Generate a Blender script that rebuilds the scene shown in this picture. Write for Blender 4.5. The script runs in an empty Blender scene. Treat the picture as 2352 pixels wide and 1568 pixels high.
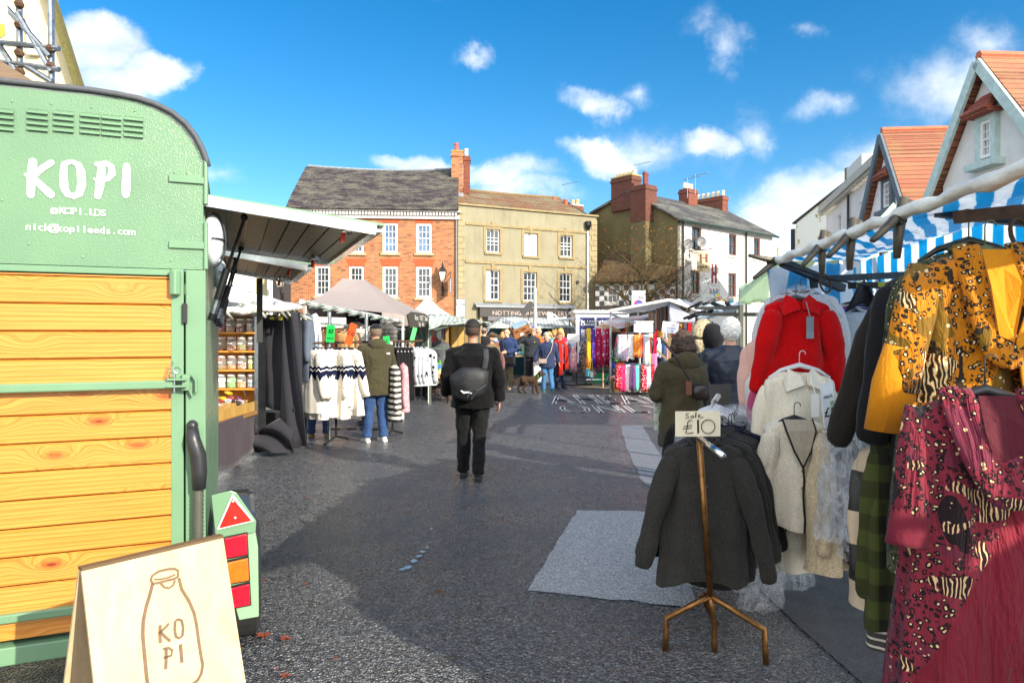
import bpy, math, random
from mathutils import Vector, Matrix, noise
R = math.radians
rnd = random.Random(7)
SC = bpy.context.scene
COL = SC.collection
# ---------------- camera ----------------
cam = bpy.data.cameras.new('camera'); camo = bpy.data.objects.new('camera', cam); COL.objects.link(camo)
H0 = 1.63
camo.location = (0, 0, H0); camo.rotation_euler = (R(90), 0, 0)
cam.lens = 24; cam.sensor_width = 36; cam.shift_y = -18/2352; cam.clip_end = 4000; cam.clip_start = .05
SC.camera = camo
SC.view_settings.view_transform = 'Standard'; SC.view_settings.look = 'None'
SC.view_settings.exposure = 1.0; SC.view_settings.gamma = 1
SC.render.resolution_x = 1024; SC.render.resolution_y = 682
# ---------------- sun ----------------
AZ, EL = 46.0, 25.0        # azimuth from behind the camera towards the right
sd = Vector((math.sin(R(AZ))*math.cos(R(EL)), -math.cos(R(AZ))*math.cos(R(EL)), math.sin(R(EL))))
sl = bpy.data.lights.new('sun', 'SUN'); sl.energy = 4.2; sl.angle = R(.5); sl.color = (1, .90, .74)
so = bpy.data.objects.new('sun', sl); COL.objects.link(so)
so.rotation_euler = sd.to_track_quat('Z', 'Y').to_euler(); so.location = (20, -20, 30)
# ---------------- world: sky texture with procedural clouds ----------------
wd = bpy.data.worlds.new('World'); SC.world = wd; wd.use_nodes = True
nt = wd.node_tree; nt.nodes.clear()
class NT:
    """tiny node helper"""
    def __init__(s, tree): s.t = tree
    def n(s, typ, ins=None, **kw):
        nd = s.t.nodes.new(typ)
        for k, v in kw.items(): setattr(nd, k, v)
        for k, v in (ins or {}).items():
            sock = nd.inputs[k]
            if isinstance(v, bpy.types.NodeSocket): s.t.links.new(v, sock)
            elif v is not None:
                if isinstance(v, (tuple, list)) and len(v) == 3 and sock.type == 'RGBA': v = (*v, 1)
                sock.default_value = v
        return nd
    def math(s, op, a, b=0., c=None, clamp=False):
        d = {0: a, 1: b}
        if c is not None: d[2] = c
        return s.n('ShaderNodeMath', d, operation=op, use_clamp=clamp).outputs[0]
    def mix(s, f, a, b, bt='MIX'):
        nd = s.t.nodes.new('ShaderNodeMix'); nd.data_type = 'RGBA'; nd.blend_type = bt
        for k, v in ((0, f), (6, a), (7, b)):
            if isinstance(v, bpy.types.NodeSocket): s.t.links.new(v, nd.inputs[k])
            else: nd.inputs[k].default_value = (*v, 1) if isinstance(v, (tuple, list)) and len(v) == 3 else v
        return nd.outputs[2]
    def mr(s, v, a, b, c=0., d=1., smooth=False):
        nd = s.n('ShaderNodeMapRange', {0: v, 1: a, 2: b, 3: c, 4: d})
        if smooth: nd.interpolation_type = 'SMOOTHSTEP'
        return nd.outputs[0]
    def noise(s, vec, sc, det=3., rough=.5, dist=0.):
        return s.n('ShaderNodeTexNoise', {'Vector': vec, 'Scale': sc, 'Detail': det, 'Roughness': rough, 'Distortion': dist}).outputs['Fac']
    def sep(s, v): return s.n('ShaderNodeSeparateXYZ', {0: v}).outputs
    def com(s, x, y, z=0.): return s.n('ShaderNodeCombineXYZ', {0: x, 1: y, 2: z}).outputs[0]
    def vscale(s, v, sx, sy, sz): return s.n('ShaderNodeVectorMath', {0: v, 1: (sx, sy, sz)}, operation='MULTIPLY').outputs[0]
w = NT(nt)
sky = w.n('ShaderNodeTexSky', sky_type='NISHITA'); sky.sun_disc = False
sky.sun_elevation = R(EL); sky.sun_rotation = R(180-AZ); sky.air_density = 1.0; sky.dust_density = .3; sky.ozone_density = 2.5
gen = w.n('ShaderNodeTexCoord').outputs['Generated']
sx, sy, sz = w.sep(gen)
ady = w.math('MAXIMUM', w.math('ABSOLUTE', sy), .05)
wA = w.n('ShaderNodeTexNoise', {'Vector': gen, 'Scale': 5.5, 'Detail': 9., 'Roughness': .62}).outputs['Color']; wx, wy, wz = w.sep(wA)
U = w.math('ADD', w.math('DIVIDE', sx, ady), w.math('MULTIPLY', w.math('SUBTRACT', wx, .5), .20)); V = w.math('ADD', w.math('DIVIDE', sz, ady), w.math('MULTIPLY', w.math('SUBTRACT', wy, .5), .15))
n1 = w.noise(gen, 7., 8., .62); n2 = w.noise(w.vscale(gen, 1, 1, 2.), 3.2, 7., .62)
def dirc(x, y): return ((x-1176)/1568, (766-y)/1568)
mask = None
front = w.math('GREATER_THAN', sy, .02)
for (x, y, rx, ry, st) in [(205, 105, 130, 70, 1.3), (330, 165, 100, 55, 1.3), (250, 190, 140, 60, .6), (480,400,90,30,.3), (1075, 125, 55, 24, .42), (990, 10, 50, 22, .3),
        (1345, 235, 70, 45, .72), (1370, 352, 115, 52, 1.0), (1590, 310, 100, 38, .9), (1470, 335, 220, 60, .4), (1130, 410, 150, 42, .8), (1180,445,170,40,.6),
        (1690, 110, 70, 95, .62), (1720, 290, 60, 55, .5), (1900, 240, 90, 45, .45), (1960, 160, 60, 40, .2), (2200, 200, 190, 110, .62), (2270, 90, 120, 80, .5), (1860, 470, 190, 105, 1.15), (2060, 360, 150, 60, .5),
        (1750, 560, 230, 90, 1.2), (960, 385, 110, 30, .9), (1640,50,70,50,.35), (1440,200,60,30,.3), (1855,80,50,30,.4), (650, 40, 60, 20, .0)]:
    cu, cv = dirc(x, y)
    a = w.math('DIVIDE', w.math('SUBTRACT', U, cu), rx/1568*1.25); b = w.math('DIVIDE', w.math('SUBTRACT', V, cv), ry/1568*1.25)
    d = w.math('ADD', w.math('MULTIPLY', a, a), w.math('MULTIPLY', b, b))
    g = w.math('MULTIPLY', w.math('SUBTRACT', 1., w.math('SQRT', d), clamp=True), st)
    mask = g if mask is None else w.math('MAXIMUM', mask, g)
blob = w.math('MULTIPLY', mask, front)
# behind the camera: unseen bright cloud cover, added as fill light
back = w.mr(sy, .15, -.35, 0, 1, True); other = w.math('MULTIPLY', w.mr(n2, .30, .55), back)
m1 = w.math('ADD', blob, w.math('MULTIPLY', w.math('SUBTRACT', n1, .5), 1.5))
cm = w.mr(m1, .04, .74, smooth=True)
cm = w.math('MULTIPLY', cm, w.mr(blob, 0., .3))
cm = w.math('MULTIPLY', cm, .84)
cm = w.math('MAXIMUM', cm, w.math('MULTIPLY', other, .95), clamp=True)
hs = w.n('ShaderNodeHueSaturation', {'Hue': .497, 'Saturation': 1.42, 'Value': .75, 'Color': sky.outputs[0]})
shade = w.noise(w.vscale(gen, 1, 1, 1.6), 9., 6., .6)
cc = w.mix(w.mr(shade, .35, .62), (3.2, 3.6, 4.2), (5.6, 5.7, 5.8))
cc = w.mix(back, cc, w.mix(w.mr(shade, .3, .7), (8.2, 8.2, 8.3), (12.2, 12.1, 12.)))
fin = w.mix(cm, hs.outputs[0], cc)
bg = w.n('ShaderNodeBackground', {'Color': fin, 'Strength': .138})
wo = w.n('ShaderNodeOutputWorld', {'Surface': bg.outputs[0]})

# ---------------- coordinates ----------------
F = 1568.
def W(xv, yv, D): return Vector(((xv-1176)/F*D, D, H0-(yv-766)/F*D))
def G(xv, yv):
    D = F*H0/(yv-766); return Vector(((xv-1176)/F*D, D, 0))
def XY(xv, D): return ((xv-1176)/F*D, D)
def hx(h):
    h = h.lstrip('#'); c = [int(h[i:i+2], 16)/255 for i in (0, 2, 4)]
    return tuple(x/12.92 if x <= .04045 else ((x+.055)/1.055)**2.4 for x in c)

# ---------------- mesh builder ----------------
Zv = Vector((0, 0, 1))
class MB:
    def __init__(s): s.v = []; s.f = []; s.m = []; s.cm = 0
    def add(s, vs, fs):
        o = len(s.v); s.v += [Vector(p) for p in vs]; s.f += [[i+o for i in f] for f in fs]; s.m += [s.cm]*len(fs); return s
    def mat(s, i): s.cm = i; return s
    def box(s, x0, x1, y0, y1, z0, z1, M=None):
        vs = [Vector((x, y, z)) for x in (x0, x1) for y in (y0, y1) for z in (z0, z1)]
        if M is not None: vs = [M @ p for p in vs]
        return s.add(vs, [(0,1,3,2), (4,6,7,5), (0,4,5,1), (2,3,7,6), (0,2,6,4), (1,5,7,3)])
    def bar(s, a, b, w, h=None, up=Zv):
        a = Vector(a); b = Vector(b); h = h or w; d = (b-a).normalized()
        if abs(d.dot(up)) > .99: up = Vector((0, 1, 0))
        x = d.cross(up).normalized()*w/2; y = x.normalized().cross(d).normalized()*h/2
        vs = [a-x-y, a+x-y, a+x+y, a-x+y, b-x-y, b+x-y, b+x+y, b-x+y]
        return s.add(vs, [(3,2,1,0), (4,5,6,7), (0,1,5,4), (1,2,6,5), (2,3,7,6), (3,0,4,7)])
    def loft(s, rings, caps=True, close=True):
        n = len(rings[0]); vs = [p for r in rings for p in r]; fs = []
        for i in range(len(rings)-1):
            for j in range(n if close else n-1):
                k = (j+1) % n; fs.append((i*n+j, i*n+k, (i+1)*n+k, (i+1)*n+j))
        if caps and close:
            fs.append(tuple(range(n-1, -1, -1))); o = (len(rings)-1)*n; fs.append(tuple(o+j for j in range(n)))
        return s.add(vs, fs)
    def tube(s, pts, r, n=8, caps=True, flat=1.):
        pts = [Vector(p) for p in pts]; rs = list(r) if isinstance(r, (list, tuple)) else [r]*len(pts); rings = []
        ref = None
        for i, p in enumerate(pts):
            d = (pts[min(i+1, len(pts)-1)]-pts[max(i-1, 0)])
            if d.length < 1e-9: d = Vector((0, 0, 1))
            d.normalize()
            if ref is None: ref = Vector((1, 0, 0)) if abs(d.x) < .9 else Vector((0, 1, 0))
            x = (ref-d*ref.dot(d)).normalized(); y = d.cross(x); ref = x
            rings.append([p+(x*math.cos(2*math.pi*j/n)+y*math.sin(2*math.pi*j/n)*flat)*rs[i] for j in range(n)])
        return s.loft(rings, caps)
    def ell(s, c, r, n=10, m=7, M=None, keep=None):
        c = Vector(c); r = r if isinstance(r, (tuple, list)) else (r, r, r); vs = []; fs = []
        for i in range(m+1):
            t = math.pi*i/m
            for j in range(n):
                p = 2*math.pi*j/n; q = Vector((math.sin(t)*math.cos(p)*r[0], math.sin(t)*math.sin(p)*r[1], math.cos(t)*r[2]))
                vs.append(c+(M @ q if M is not None else q))
        for i in range(m):
            for j in range(n):
                k = (j+1) % n; q = [i*n+j, (i+1)*n+j, (i+1)*n+k, i*n+k]
                if i == 0: q = [i*n, (i+1)*n+j, (i+1)*n+k]
                elif i == m-1: q = [i*n+j, (i+1)*n, i*n+k]
                if keep is None or keep(sum((vs[a] for a in q), Vector())/len(q)-c): fs.append(tuple(q))
        return s.add(vs, fs)
    def poly(s, pts, off):
        pts = [Vector(p) for p in pts]; off = Vector(off); n = len(pts)
        vs = pts+[p+off for p in pts]
        return s.add(vs, [tuple(range(n-1, -1, -1)), tuple(n+i for i in range(n))]+[(i, (i+1) % n, n+(i+1) % n, n+i) for i in range(n)])
    def lathe(s, prof, c=(0, 0, 0), n=14, caps=True):
        c = Vector(c)
        return s.loft([[c+Vector((r*math.cos(2*math.pi*j/n), r*math.sin(2*math.pi*j/n), z)) for j in range(n)] for r, z in prof], caps)
    def grid(s, fn, nu, nv):
        vs = [fn(i/nu, j/nv) for i in range(nu+1) for j in range(nv+1)]
        return s.add(vs, [(i*(nv+1)+j, (i+1)*(nv+1)+j, (i+1)*(nv+1)+j+1, i*(nv+1)+j+1) for i in range(nu) for j in range(nv)])
    def xf(s, M): s.v = [M @ p for p in s.v]; return s
    def merge(s, o): s.add(o.v, o.f); return s
    def obj(s, name, mats, parent=None, smooth=False, loc=None, rz=0, solid=0, bevel=0, sub=0):
        me = bpy.data.meshes.new(name); me.from_pydata([tuple(p) for p in s.v], [], s.f)
        for m_ in (mats if isinstance(mats, (list, tuple)) else [mats]): me.materials.append(m_)
        if max(s.m or [0]) > 0: me.polygons.foreach_set('material_index', s.m)
        if smooth: me.polygons.foreach_set('use_smooth', [True]*len(me.polygons))
        me.update()
        o = bpy.data.objects.new(name, me); COL.objects.link(o)
        if parent: o.parent = parent
        if loc is not None: o.location = loc
        if rz: o.rotation_euler.z = rz
        if solid: md = o.modifiers.new('s', 'SOLIDIFY'); md.thickness = solid; md.offset = 0
        if bevel: md = o.modifiers.new('b', 'BEVEL'); md.width = bevel; md.segments = 2; md.limit_method = 'ANGLE'
        if sub: md = o.modifiers.new('u', 'SUBSURF'); md.levels = sub; md.render_levels = sub
        return o
def tag(o, label, cat, group=None, kind=None):
    o['label'] = label; o['category'] = cat
    if group: o['group'] = group
    if kind: o['kind'] = kind
    return o
def thing(name, label, cat, loc=(0, 0, 0), rz=0, group=None):
    o = bpy.data.objects.new(name, None); COL.objects.link(o); o.location = loc; o.rotation_euler = (0, 0, rz); o.empty_display_size = .2
    return tag(o, label, cat, group)
def setting(o): o['kind'] = 'structure'; return o
def dup(root, label=None, loc=None, rz=None):
    r = root.copy(); COL.objects.link(r)
    if label: r['label'] = label
    if loc is not None: r.location = loc
    if rz is not None: r.rotation_euler.z = rz
    for c in [o for o in root.children]:
        c2 = c.copy(); COL.objects.link(c2); c2.parent = r
        for g in [o for o in c.children]:
            g2 = g.copy(); COL.objects.link(g2); g2.parent = c2
    return r
_fc = {}
def glyph(ch):
    if ch not in _fc:
        cu = bpy.data.curves.new('t', 'FONT'); cu.body = ch; cu.size = 1; cu.resolution_u = 3
        o = bpy.data.objects.new('t', cu); me = bpy.data.meshes.new_from_object(o)
        vs = [v.co.copy() for v in me.vertices]; fs = [tuple(p.vertices) for p in me.polygons]
        wdt = max([v.x for v in vs], default=.25)
        bpy.data.objects.remove(o); bpy.data.curves.remove(cu); bpy.data.meshes.remove(me)
        _fc[ch] = (vs, fs, wdt)
    return _fc[ch]
def text(mb, s_, x, z, size, y=0., pitch=None, sx=1., align='C', slant=0., bold=0., rot=0.):
    """lettering in the XZ plane facing -Y"""
    adv = []; cx = 0
    for ch in s_:
        wd_ = .28 if ch == ' ' else glyph(ch)[2]
        adv.append(cx if pitch is None else cx+(pitch/size/sx-wd_)/2)
        cx += (wd_+.09) if pitch is None else pitch/size/sx
    off = {'C': -cx/2, 'L': 0, 'R': -cx}[align]; ca, sa = math.cos(rot), math.sin(rot)
    for ch, a in zip(s_, adv):
        if ch == ' ': continue
        vs, fs, _ = glyph(ch)
        for bx in ((0,) if not bold else (-bold, bold)):
            P = [((v.x+a+off+bx+v.y*slant)*size*sx, v.y*size) for v in vs]
            mb.add([(x+p*ca-q*sa, y-(.0006 if bx > 0 else 0), z+p*sa+q*ca) for p, q in P], fs)
    return mb
# ---------------- materials ----------------
_mc = {}
def bsdf(nm):
    m = bpy.data.materials.new(nm); m.use_nodes = True; t = m.node_tree; t.nodes.clear(); q = NT(t)
    p = q.n('ShaderNodeBsdfPrincipled'); o = q.n('ShaderNodeOutputMaterial', {0: p.outputs[0]})
    return m, q, p, o
def oc(q): return q.n('ShaderNodeTexCoord').outputs['Object']
def setp(q, p, **k):
    for a, v in k.items():
        a = {'col': 'Base Color', 'rough': 'Roughness', 'metal': 'Metallic', 'nor': 'Normal', 'spec': 'Specular IOR Level', 'sheen': 'Sheen Weight', 'coat': 'Coat Weight', 'trans': 'Transmission Weight', 'alpha': 'Alpha', 'sss': 'Subsurface Weight'}[a]
        if isinstance(v, bpy.types.NodeSocket): q.t.links.new(v, p.inputs[a])
        else: p.inputs[a].default_value = (*v, 1) if isinstance(v, tuple) else v
def bump(q, h, st=.3, dist=.01): return q.n('ShaderNodeBump', {'Height': h, 'Strength': st, 'Distance': dist}).outputs[0]
def plain(col, rough=.6, metal=0., var=.18, vs=6., bs=60., bst=.15, bd=.004, spec=.5, stretch=(1, 1, 1), sheen=0.):
    if isinstance(col, str): col = hx(col)
    key = ('p', col, rough, metal, var, vs, bs, bst, bd, spec, stretch, sheen)
    if key in _mc: return _mc[key]
    m, q, p, o = bsdf('surface'); v = q.vscale(oc(q), *stretch)
    f = q.noise(v, vs, 5., .6); dk = tuple(c*(1-var) for c in col); lt = tuple(min(1, c*(1+var)) for c in col)
    setp(q, p, col=q.mix(q.mr(f, .3, .7), dk, lt), rough=q.mr(f, .3, .7, max(.03, rough-.08), min(1, rough+.08)), metal=metal, spec=spec, sheen=sheen)
    if bst: setp(q, p, nor=bump(q, q.noise(v, bs, 3.), bst, bd))
    _mc[key] = m; return m
def knit(col, sc=90., var=.12, ribs=True, dark=None):
    if isinstance(col, str): col = hx(col)
    key = ('k', col, sc, ribs)
    if key in _mc: return _mc[key]
    m, q, p, o = bsdf('knitted_fabric'); c = oc(q); x, y, z = q.sep(c)
    wv = q.n('ShaderNodeTexWave', {'Vector': q.com(q.math('ADD', x, y), z, 0.), 'Scale': sc/6, 'Distortion': 1.5, 'Detail': 1.}).outputs['Fac']
    f = q.noise(c, 9., 5., .65); f2 = q.noise(c, sc*2.5, 2.)
    a = tuple(v*(1-var*1.6) for v in col); b = tuple(min(1, v*(1+var)) for v in col)
    cl = q.mix(q.mr(f2, .3, .7), a, b); cl = q.mix(q.mr(f, .35, .65, 0, .25), cl, a)
    h = q.math('ADD', q.math('ADD', q.math('MULTIPLY', wv, .6 if ribs else .1), f2), q.math('MULTIPLY', q.noise(q.vscale(c, 1, 1, .4), 11., 4., .6, .8), 5.))
    setp(q, p, col=cl, rough=.95, spec=.15, nor=bump(q, h, .38, .006), sheen=.08); _mc[key] = m; return m
def cloth(col, bst=.35, var=.15, rough=.85, fold=14.):
    if isinstance(col, str): col = hx(col)
    key = ('c', col, bst, var, rough)
    if key in _mc: return _mc[key]
    m, q, p, o = bsdf('woven_cloth'); c = oc(q)
    f = q.noise(q.vscale(c, 1, 1, .45), fold, 4., .6, .6); f2 = q.noise(c, 500., 1.)
    a = tuple(v*(1-var) for v in col); b = tuple(min(1, v*(1+var)) for v in col)
    setp(q, p, col=q.mix(q.mr(f2, .3, .7), a, b), rough=rough, spec=.2, nor=bump(q, f, bst, .03), sheen=.1); _mc[key] = m; return m
def pattern(base, spots, sc=30., thr=.34, third=None):
    base = hx(base); spots = hx(spots); key = ('pt', base, spots, sc, thr, third)
    if key in _mc: return _mc[key]
    m, q, p, o = bsdf('printed_fabric'); c = oc(q)
    vo = q.n('ShaderNodeTexVoronoi', {'Vector': c, 'Scale': sc}); f = q.math('LESS_THAN', vo.outputs['Distance'], thr)
    cl = q.mix(f, base, spots)
    if third: cl = q.mix(q.math('GREATER_THAN', q.noise(c, sc*.5), .58), cl, hx(third))
    setp(q, p, col=cl, rough=.9, spec=.15, nor=bump(q, q.noise(q.vscale(c, 1, 1, .4), 15.), .3, .02)); _mc[key] = m; return m
def stripes(c1, c2, per=.1, axis='x', duty=.5, transl=.0, rough=.55, wob=.0):
    c1 = hx(c1); c2 = hx(c2); m, q, p, o = bsdf('striped_canvas'); c = oc(q); S = dict(zip('xyz', q.sep(c)))
    v = S[axis]
    if wob: v = q.math('ADD', v, q.math('MULTIPLY', q.math('SUBTRACT', q.noise(c, 5.), .5), wob))
    f = q.math('LESS_THAN', q.math('FRACT', q.math('ADD', q.math('DIVIDE', v, per), 100.)), duty)
    cl = q.mix(f, c1, c2); cl = q.mix(q.mr(q.noise(c, 4., 5.), .4, .75, 0, .22), cl, (.35, .34, .33))
    nr = bump(q, q.noise(q.vscale(c, 1, 1, 1), 9., 4., .6, 1.), .3, .03)
    setp(q, p, col=cl, rough=rough, nor=nr, spec=.3)
    if transl:
        tr = q.n('ShaderNodeBsdfTranslucent', {'Color': cl, 'Normal': nr}); mx = q.n('ShaderNodeMixShader', {0: transl, 1: p.outputs[0], 2: tr.outputs[0]})
        q.t.links.new(mx.outputs[0], o.inputs[0])
    return m
def canvas(col, transl=.35, rough=.6, dirt=.2):
    if isinstance(col, str): col = hx(col)
    m, q, p, o = bsdf('canvas_sheet'); c = oc(q)
    cl = q.mix(q.mr(q.noise(c, 2.5, 6., .6), .45, .75, 0, dirt), col, tuple(v*.45 for v in col))
    nr = bump(q, q.noise(c, 5., 4., .6, 1.2), .35, .05)
    setp(q, p, col=cl, rough=rough, nor=nr, spec=.3)
    tr = q.n('ShaderNodeBsdfTranslucent', {'Color': cl, 'Normal': nr}); mx = q.n('ShaderNodeMixShader', {0: transl, 1: p.outputs[0], 2: tr.outputs[0]})
    q.t.links.new(mx.outputs[0], o.inputs[0]); return m
def polythene():
    m, q, p, o = bsdf('clear_polythene'); c = oc(q)
    f = q.noise(q.vscale(c, 1, 1, .5), 16., 5., .65, 1.5)
    nr = bump(q, f, .9, .04)
    setp(q, p, col=(.9, .93, .96), rough=.12, nor=nr, spec=.8)
    tr = q.n('ShaderNodeBsdfTransparent', {'Color': (.97, .98, 1)}); fr = q.mr(f, .40, .74, .08, .5)
    mx = q.n('ShaderNodeMixShader', {0: fr, 1: tr.outputs[0], 2: p.outputs[0]}); q.t.links.new(mx.outputs[0], o.inputs[0]); return m
def brickmat(c1, c2, mortar, bw=.225, rh=.075, ms=.010):
    m, q, p, o = bsdf('brickwork'); c = oc(q); x, y, z = q.sep(c); v = q.com(q.math('ADD', x, y), z, 0.)
    b = q.n('ShaderNodeTexBrick', {'Vector': v, 'Color1': hx(c1), 'Color2': hx(c2), 'Mortar': hx(mortar), 'Scale': 1., 'Mortar Size': ms, 'Mortar Smooth': .3, 'Bias': -.1, 'Brick Width': bw, 'Row Height': rh})
    n_ = q.noise(c, 1.3, 6., .65); cl = q.mix(q.mr(n_, .35, .7, 0, .45), b.outputs[0], hx(c2))
    r2 = q.n('ShaderNodeTexWhiteNoise', {'Vector': q.n('ShaderNodeVectorMath', {0: q.com(q.math('DIVIDE', q.math('ADD', x, y), bw), q.math('DIVIDE', z, rh), 0.)}, operation='FLOOR').outputs[0]}).outputs[0]
    cl = q.mix(q.mr(r2, .78, .98, 0, .6), cl, (.06, .035, .03))
    setp(q, p, col=cl, rough=.85, nor=bump(q, q.math('SUBTRACT', 1., b.outputs['Fac']), .5, .01)); return m
def render_wall(col, col2, sc=1.2, stain='#5a5648', st=.35):
    m, q, p, o = bsdf('wall_render'); c = oc(q)
    cl = q.mix(q.mr(q.noise(c, sc, 7., .65), .3, .7), hx(col), hx(col2))
    s_ = q.noise(q.vscale(c, 1.3, 1.3, .25), 1.6, 6., .7); cl = q.mix(q.mr(s_, .5, .78, 0, st), cl, hx(stain))
    setp(q, p, col=cl, rough=.9, nor=bump(q, q.noise(c, 40., 4.), .3, .008)); return m
def rooftile(c1, c2, lichen, lamt=.5, rh=.2, bw=.3, up='z', lsc=1.1):
    m, q, p, o = bsdf('roof_tiles'); c = oc(q); x, y, z = q.sep(c); v = q.com(q.math('ADD', x, q.math('MULTIPLY', y, .0)), z, 0.)
    b = q.n('ShaderNodeTexBrick', {'Vector': v, 'Color1': hx(c1), 'Color2': hx(c2), 'Mortar': tuple(.25*t for t in hx(c1)), 'Scale': 1., 'Mortar Size': .014, 'Mortar Smooth': .4, 'Brick Width': bw, 'Row Height': rh})
    n_ = q.noise(q.vscale(c, .6, 1, 1.9), lsc, 9., .76); n3 = q.noise(c, 14., 4., .7)
    f = q.mr(q.math('ADD', n_, q.math('MULTIPLY', n3, .35)), .62, .78, 0, lamt)
    cl = q.mix(f, b.outputs[0], hx(lichen))
    saw = q.math('FRACT', q.math('ADD', q.math('DIVIDE', z, rh), 50.))
    setp(q, p, col=cl, rough=.75, nor=bump(q, q.math('ADD', q.math('SUBTRACT', 1., saw), q.math('MULTIPLY', b.outputs['Fac'], -.6)), .6, .03)); return m
def woodmat(c1, c2, rough=.5, sc=1., axis='x', bst=.15):
    c1 = hx(c1); c2 = hx(c2); key = ('w', c1, c2, rough, sc, axis)
    if key in _mc: return _mc[key]
    m, q, p, o = bsdf('wood'); c = oc(q); s_ = {'x': (1.2, 18, 18), 'y': (18, 1.2, 18), 'z': (18, 18, 1.2)}[axis]
    f = q.noise(q.vscale(c, *[k*sc for k in s_]), 1.6, 5., .65, .5)
    setp(q, p, col=q.mix(q.mr(f, .3, .7), c1, c2), rough=rough, nor=bump(q, f, bst, .004)); _mc[key] = m; return m
def glassdark(col='#20262c', rough=.06):
    key = ('g', col)
    if key in _mc: return _mc[key]
    m, q, p, o = bsdf('window_glass'); c = oc(q)
    ri = q.n('ShaderNodeObjectInfo').outputs['Random']; c = q.n('ShaderNodeVectorMath', {0: c, 1: q.com(q.math('MULTIPLY', ri, 9.), ri, ri)}, operation='ADD').outputs[0]
    setp(q, p, col=q.mix(q.mr(q.math('ADD', q.noise(c, 1.6, 4.), q.math('MULTIPLY', ri, .25)), .45, .8), hx(col), tuple(v*4.5 for v in hx(col))), rough=rough, spec=.9, nor=bump(q, q.noise(c, 1.2, 2.), .08, .05)); _mc[key] = m; return m  # paler mottling per pane paints varied reflections into the glass colour
def clearglass():
    m, q, p, o = bsdf('clear_glass'); setp(q, p, col=(.8, .85, .85), rough=.05, spec=.8)
    tr = q.n('ShaderNodeBsdfTransparent', {'Color': (.93, .95, .95)}); mx = q.n('ShaderNodeMixShader', {0: .16, 1: tr.outputs[0], 2: p.outputs[0]}); q.t.links.new(mx.outputs[0], o.inputs[0]); return m
WHITE = plain('#e8e6e0', .5, var=.06, bst=.05); OFFW = plain('#cfcbc0', .6, var=.12); BLACKM = plain('#141414', .45, var=.2, bst=.08)
STEEL = plain('#9aa0a4', .35, 1., var=.2, vs=20.); CHROME = plain('#d6dadd', .14, 1., var=.05, bst=0); DGREY = plain('#3a3f44', .5, .6, var=.25)
RUST = plain('#5b4433', .7, .4, var=.4, vs=30.); GLASS = glassdark(); GLASSB = glassdark('#2a4058'); POLY = polythene(); CLEAR = clearglass()
# =====================================================================
# SETTING: ground
# =====================================================================
def asphalt(base1, base2, coarse=1., rough=.42, sparkle=.5):
    m, q, p, o = bsdf('asphalt'); c = oc(q)
    vo = q.n('ShaderNodeTexVoronoi', {'Vector': c, 'Scale': 75./coarse}); st = vo.outputs['Color']; d = vo.outputs['Distance']
    g = q.sep(st)[0]; big = q.noise(c, .7, 6., .6); mid = q.noise(c, 6., 5., .65)
    cl = q.mix(q.math('POWER', g, 1.6), tuple(v*.45 for v in hx(base1)), tuple(v*1.25 for v in hx(base2))); cl = q.mix(q.mr(big, .35, .7, 0, .5), cl, hx(base1))
    cl = q.mix(q.mr(g, .93, .97, 0, sparkle), cl, (.36, .34, .30))
    h = q.math('ADD', q.math('MULTIPLY', d, -1.4), q.math('MULTIPLY', q.noise(c, 26./coarse, 3.), 1.6))
    setp(q, p, col=cl, rough=q.math('ADD', q.math('ADD', q.mr(mid, .35, .7, rough-.10, rough+.12), q.mr(big, .3, .7, -.10, .12)), q.math('MULTIPLY', g, .12)), spec=.8, nor=bump(q, h, .95, .016*coarse)); return m
gm = MB(); gm.add([(-400, -60, 0), (400, -60, 0), (400, 900, 0), (-400, 900, 0)], [(0, 1, 2, 3)])
ground = setting(gm.obj('ground', asphalt('#2b3038', '#75777b', 1.0, .27)))
def sheet(name, pts, z, mat):
    P_ = []
    for k, a in enumerate(pts):
        c = pts[(k+1) % len(pts)]; n_ = max(1, min(14, int((c-a).length/.12)))
        for j in range(n_):
            p = a.lerp(c, j/n_); w_ = .022 if n_ > 2 and j else 0; P_.append((p.x+w_*noise.noise(p*9), p.y+w_*1.4*noise.noise(p*9+Vector((5, 5, 5))), z))
    b = MB(); b.add(P_, [tuple(range(len(P_)))]); return setting(b.obj(name, mat))
PATCH = asphalt('#aeb0b4', '#d4d5d7', .6, .5, .25)  # smoother road patch; its wet sheen is put into the pale colour
sheet('road_patch', [G(1212, 1356), G(1600, 1398), G(1560, 1176), G(1325, 1172)], .004, PATCH)
sheet('road_patch', [G(1478, 1113), G(1500, 1120), G(1650, 1118), G(1640, 978), G(1425, 977), G(1440, 1030)], .004, asphalt('#747a86', '#8f949e', .45, .5, .1))
sheet('pavement', [Vector((1.9, -3, 0)), Vector((12, -3, 0)), Vector((12, 12, 0)), Vector((2.3, 12, 0)), Vector((1.55, 5, 0))], .005, asphalt('#33373d', '#5c5f64', .4, .5, .15))
sheet('paving', [G(1400, 850), G(1400, 882), G(1290, 892), G(1180, 905), G(1110, 850), G(1120, 838)], .004, asphalt('#54565c', '#77787c', 1.3, .55, .2))
sheet('paving_strip', [G(1318, 892), G(1460, 893), G(1450, 868), G(1370, 866)], .008, asphalt('#8d8066', '#a0947a', .6, .6, .1))
pv = MB(); pv.box(-30, 40, 30, 60, 0, .12); setting(pv.obj('pavement_far', asphalt('#8b867a', '#a09b8f', 1., .7, .1)))
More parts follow.
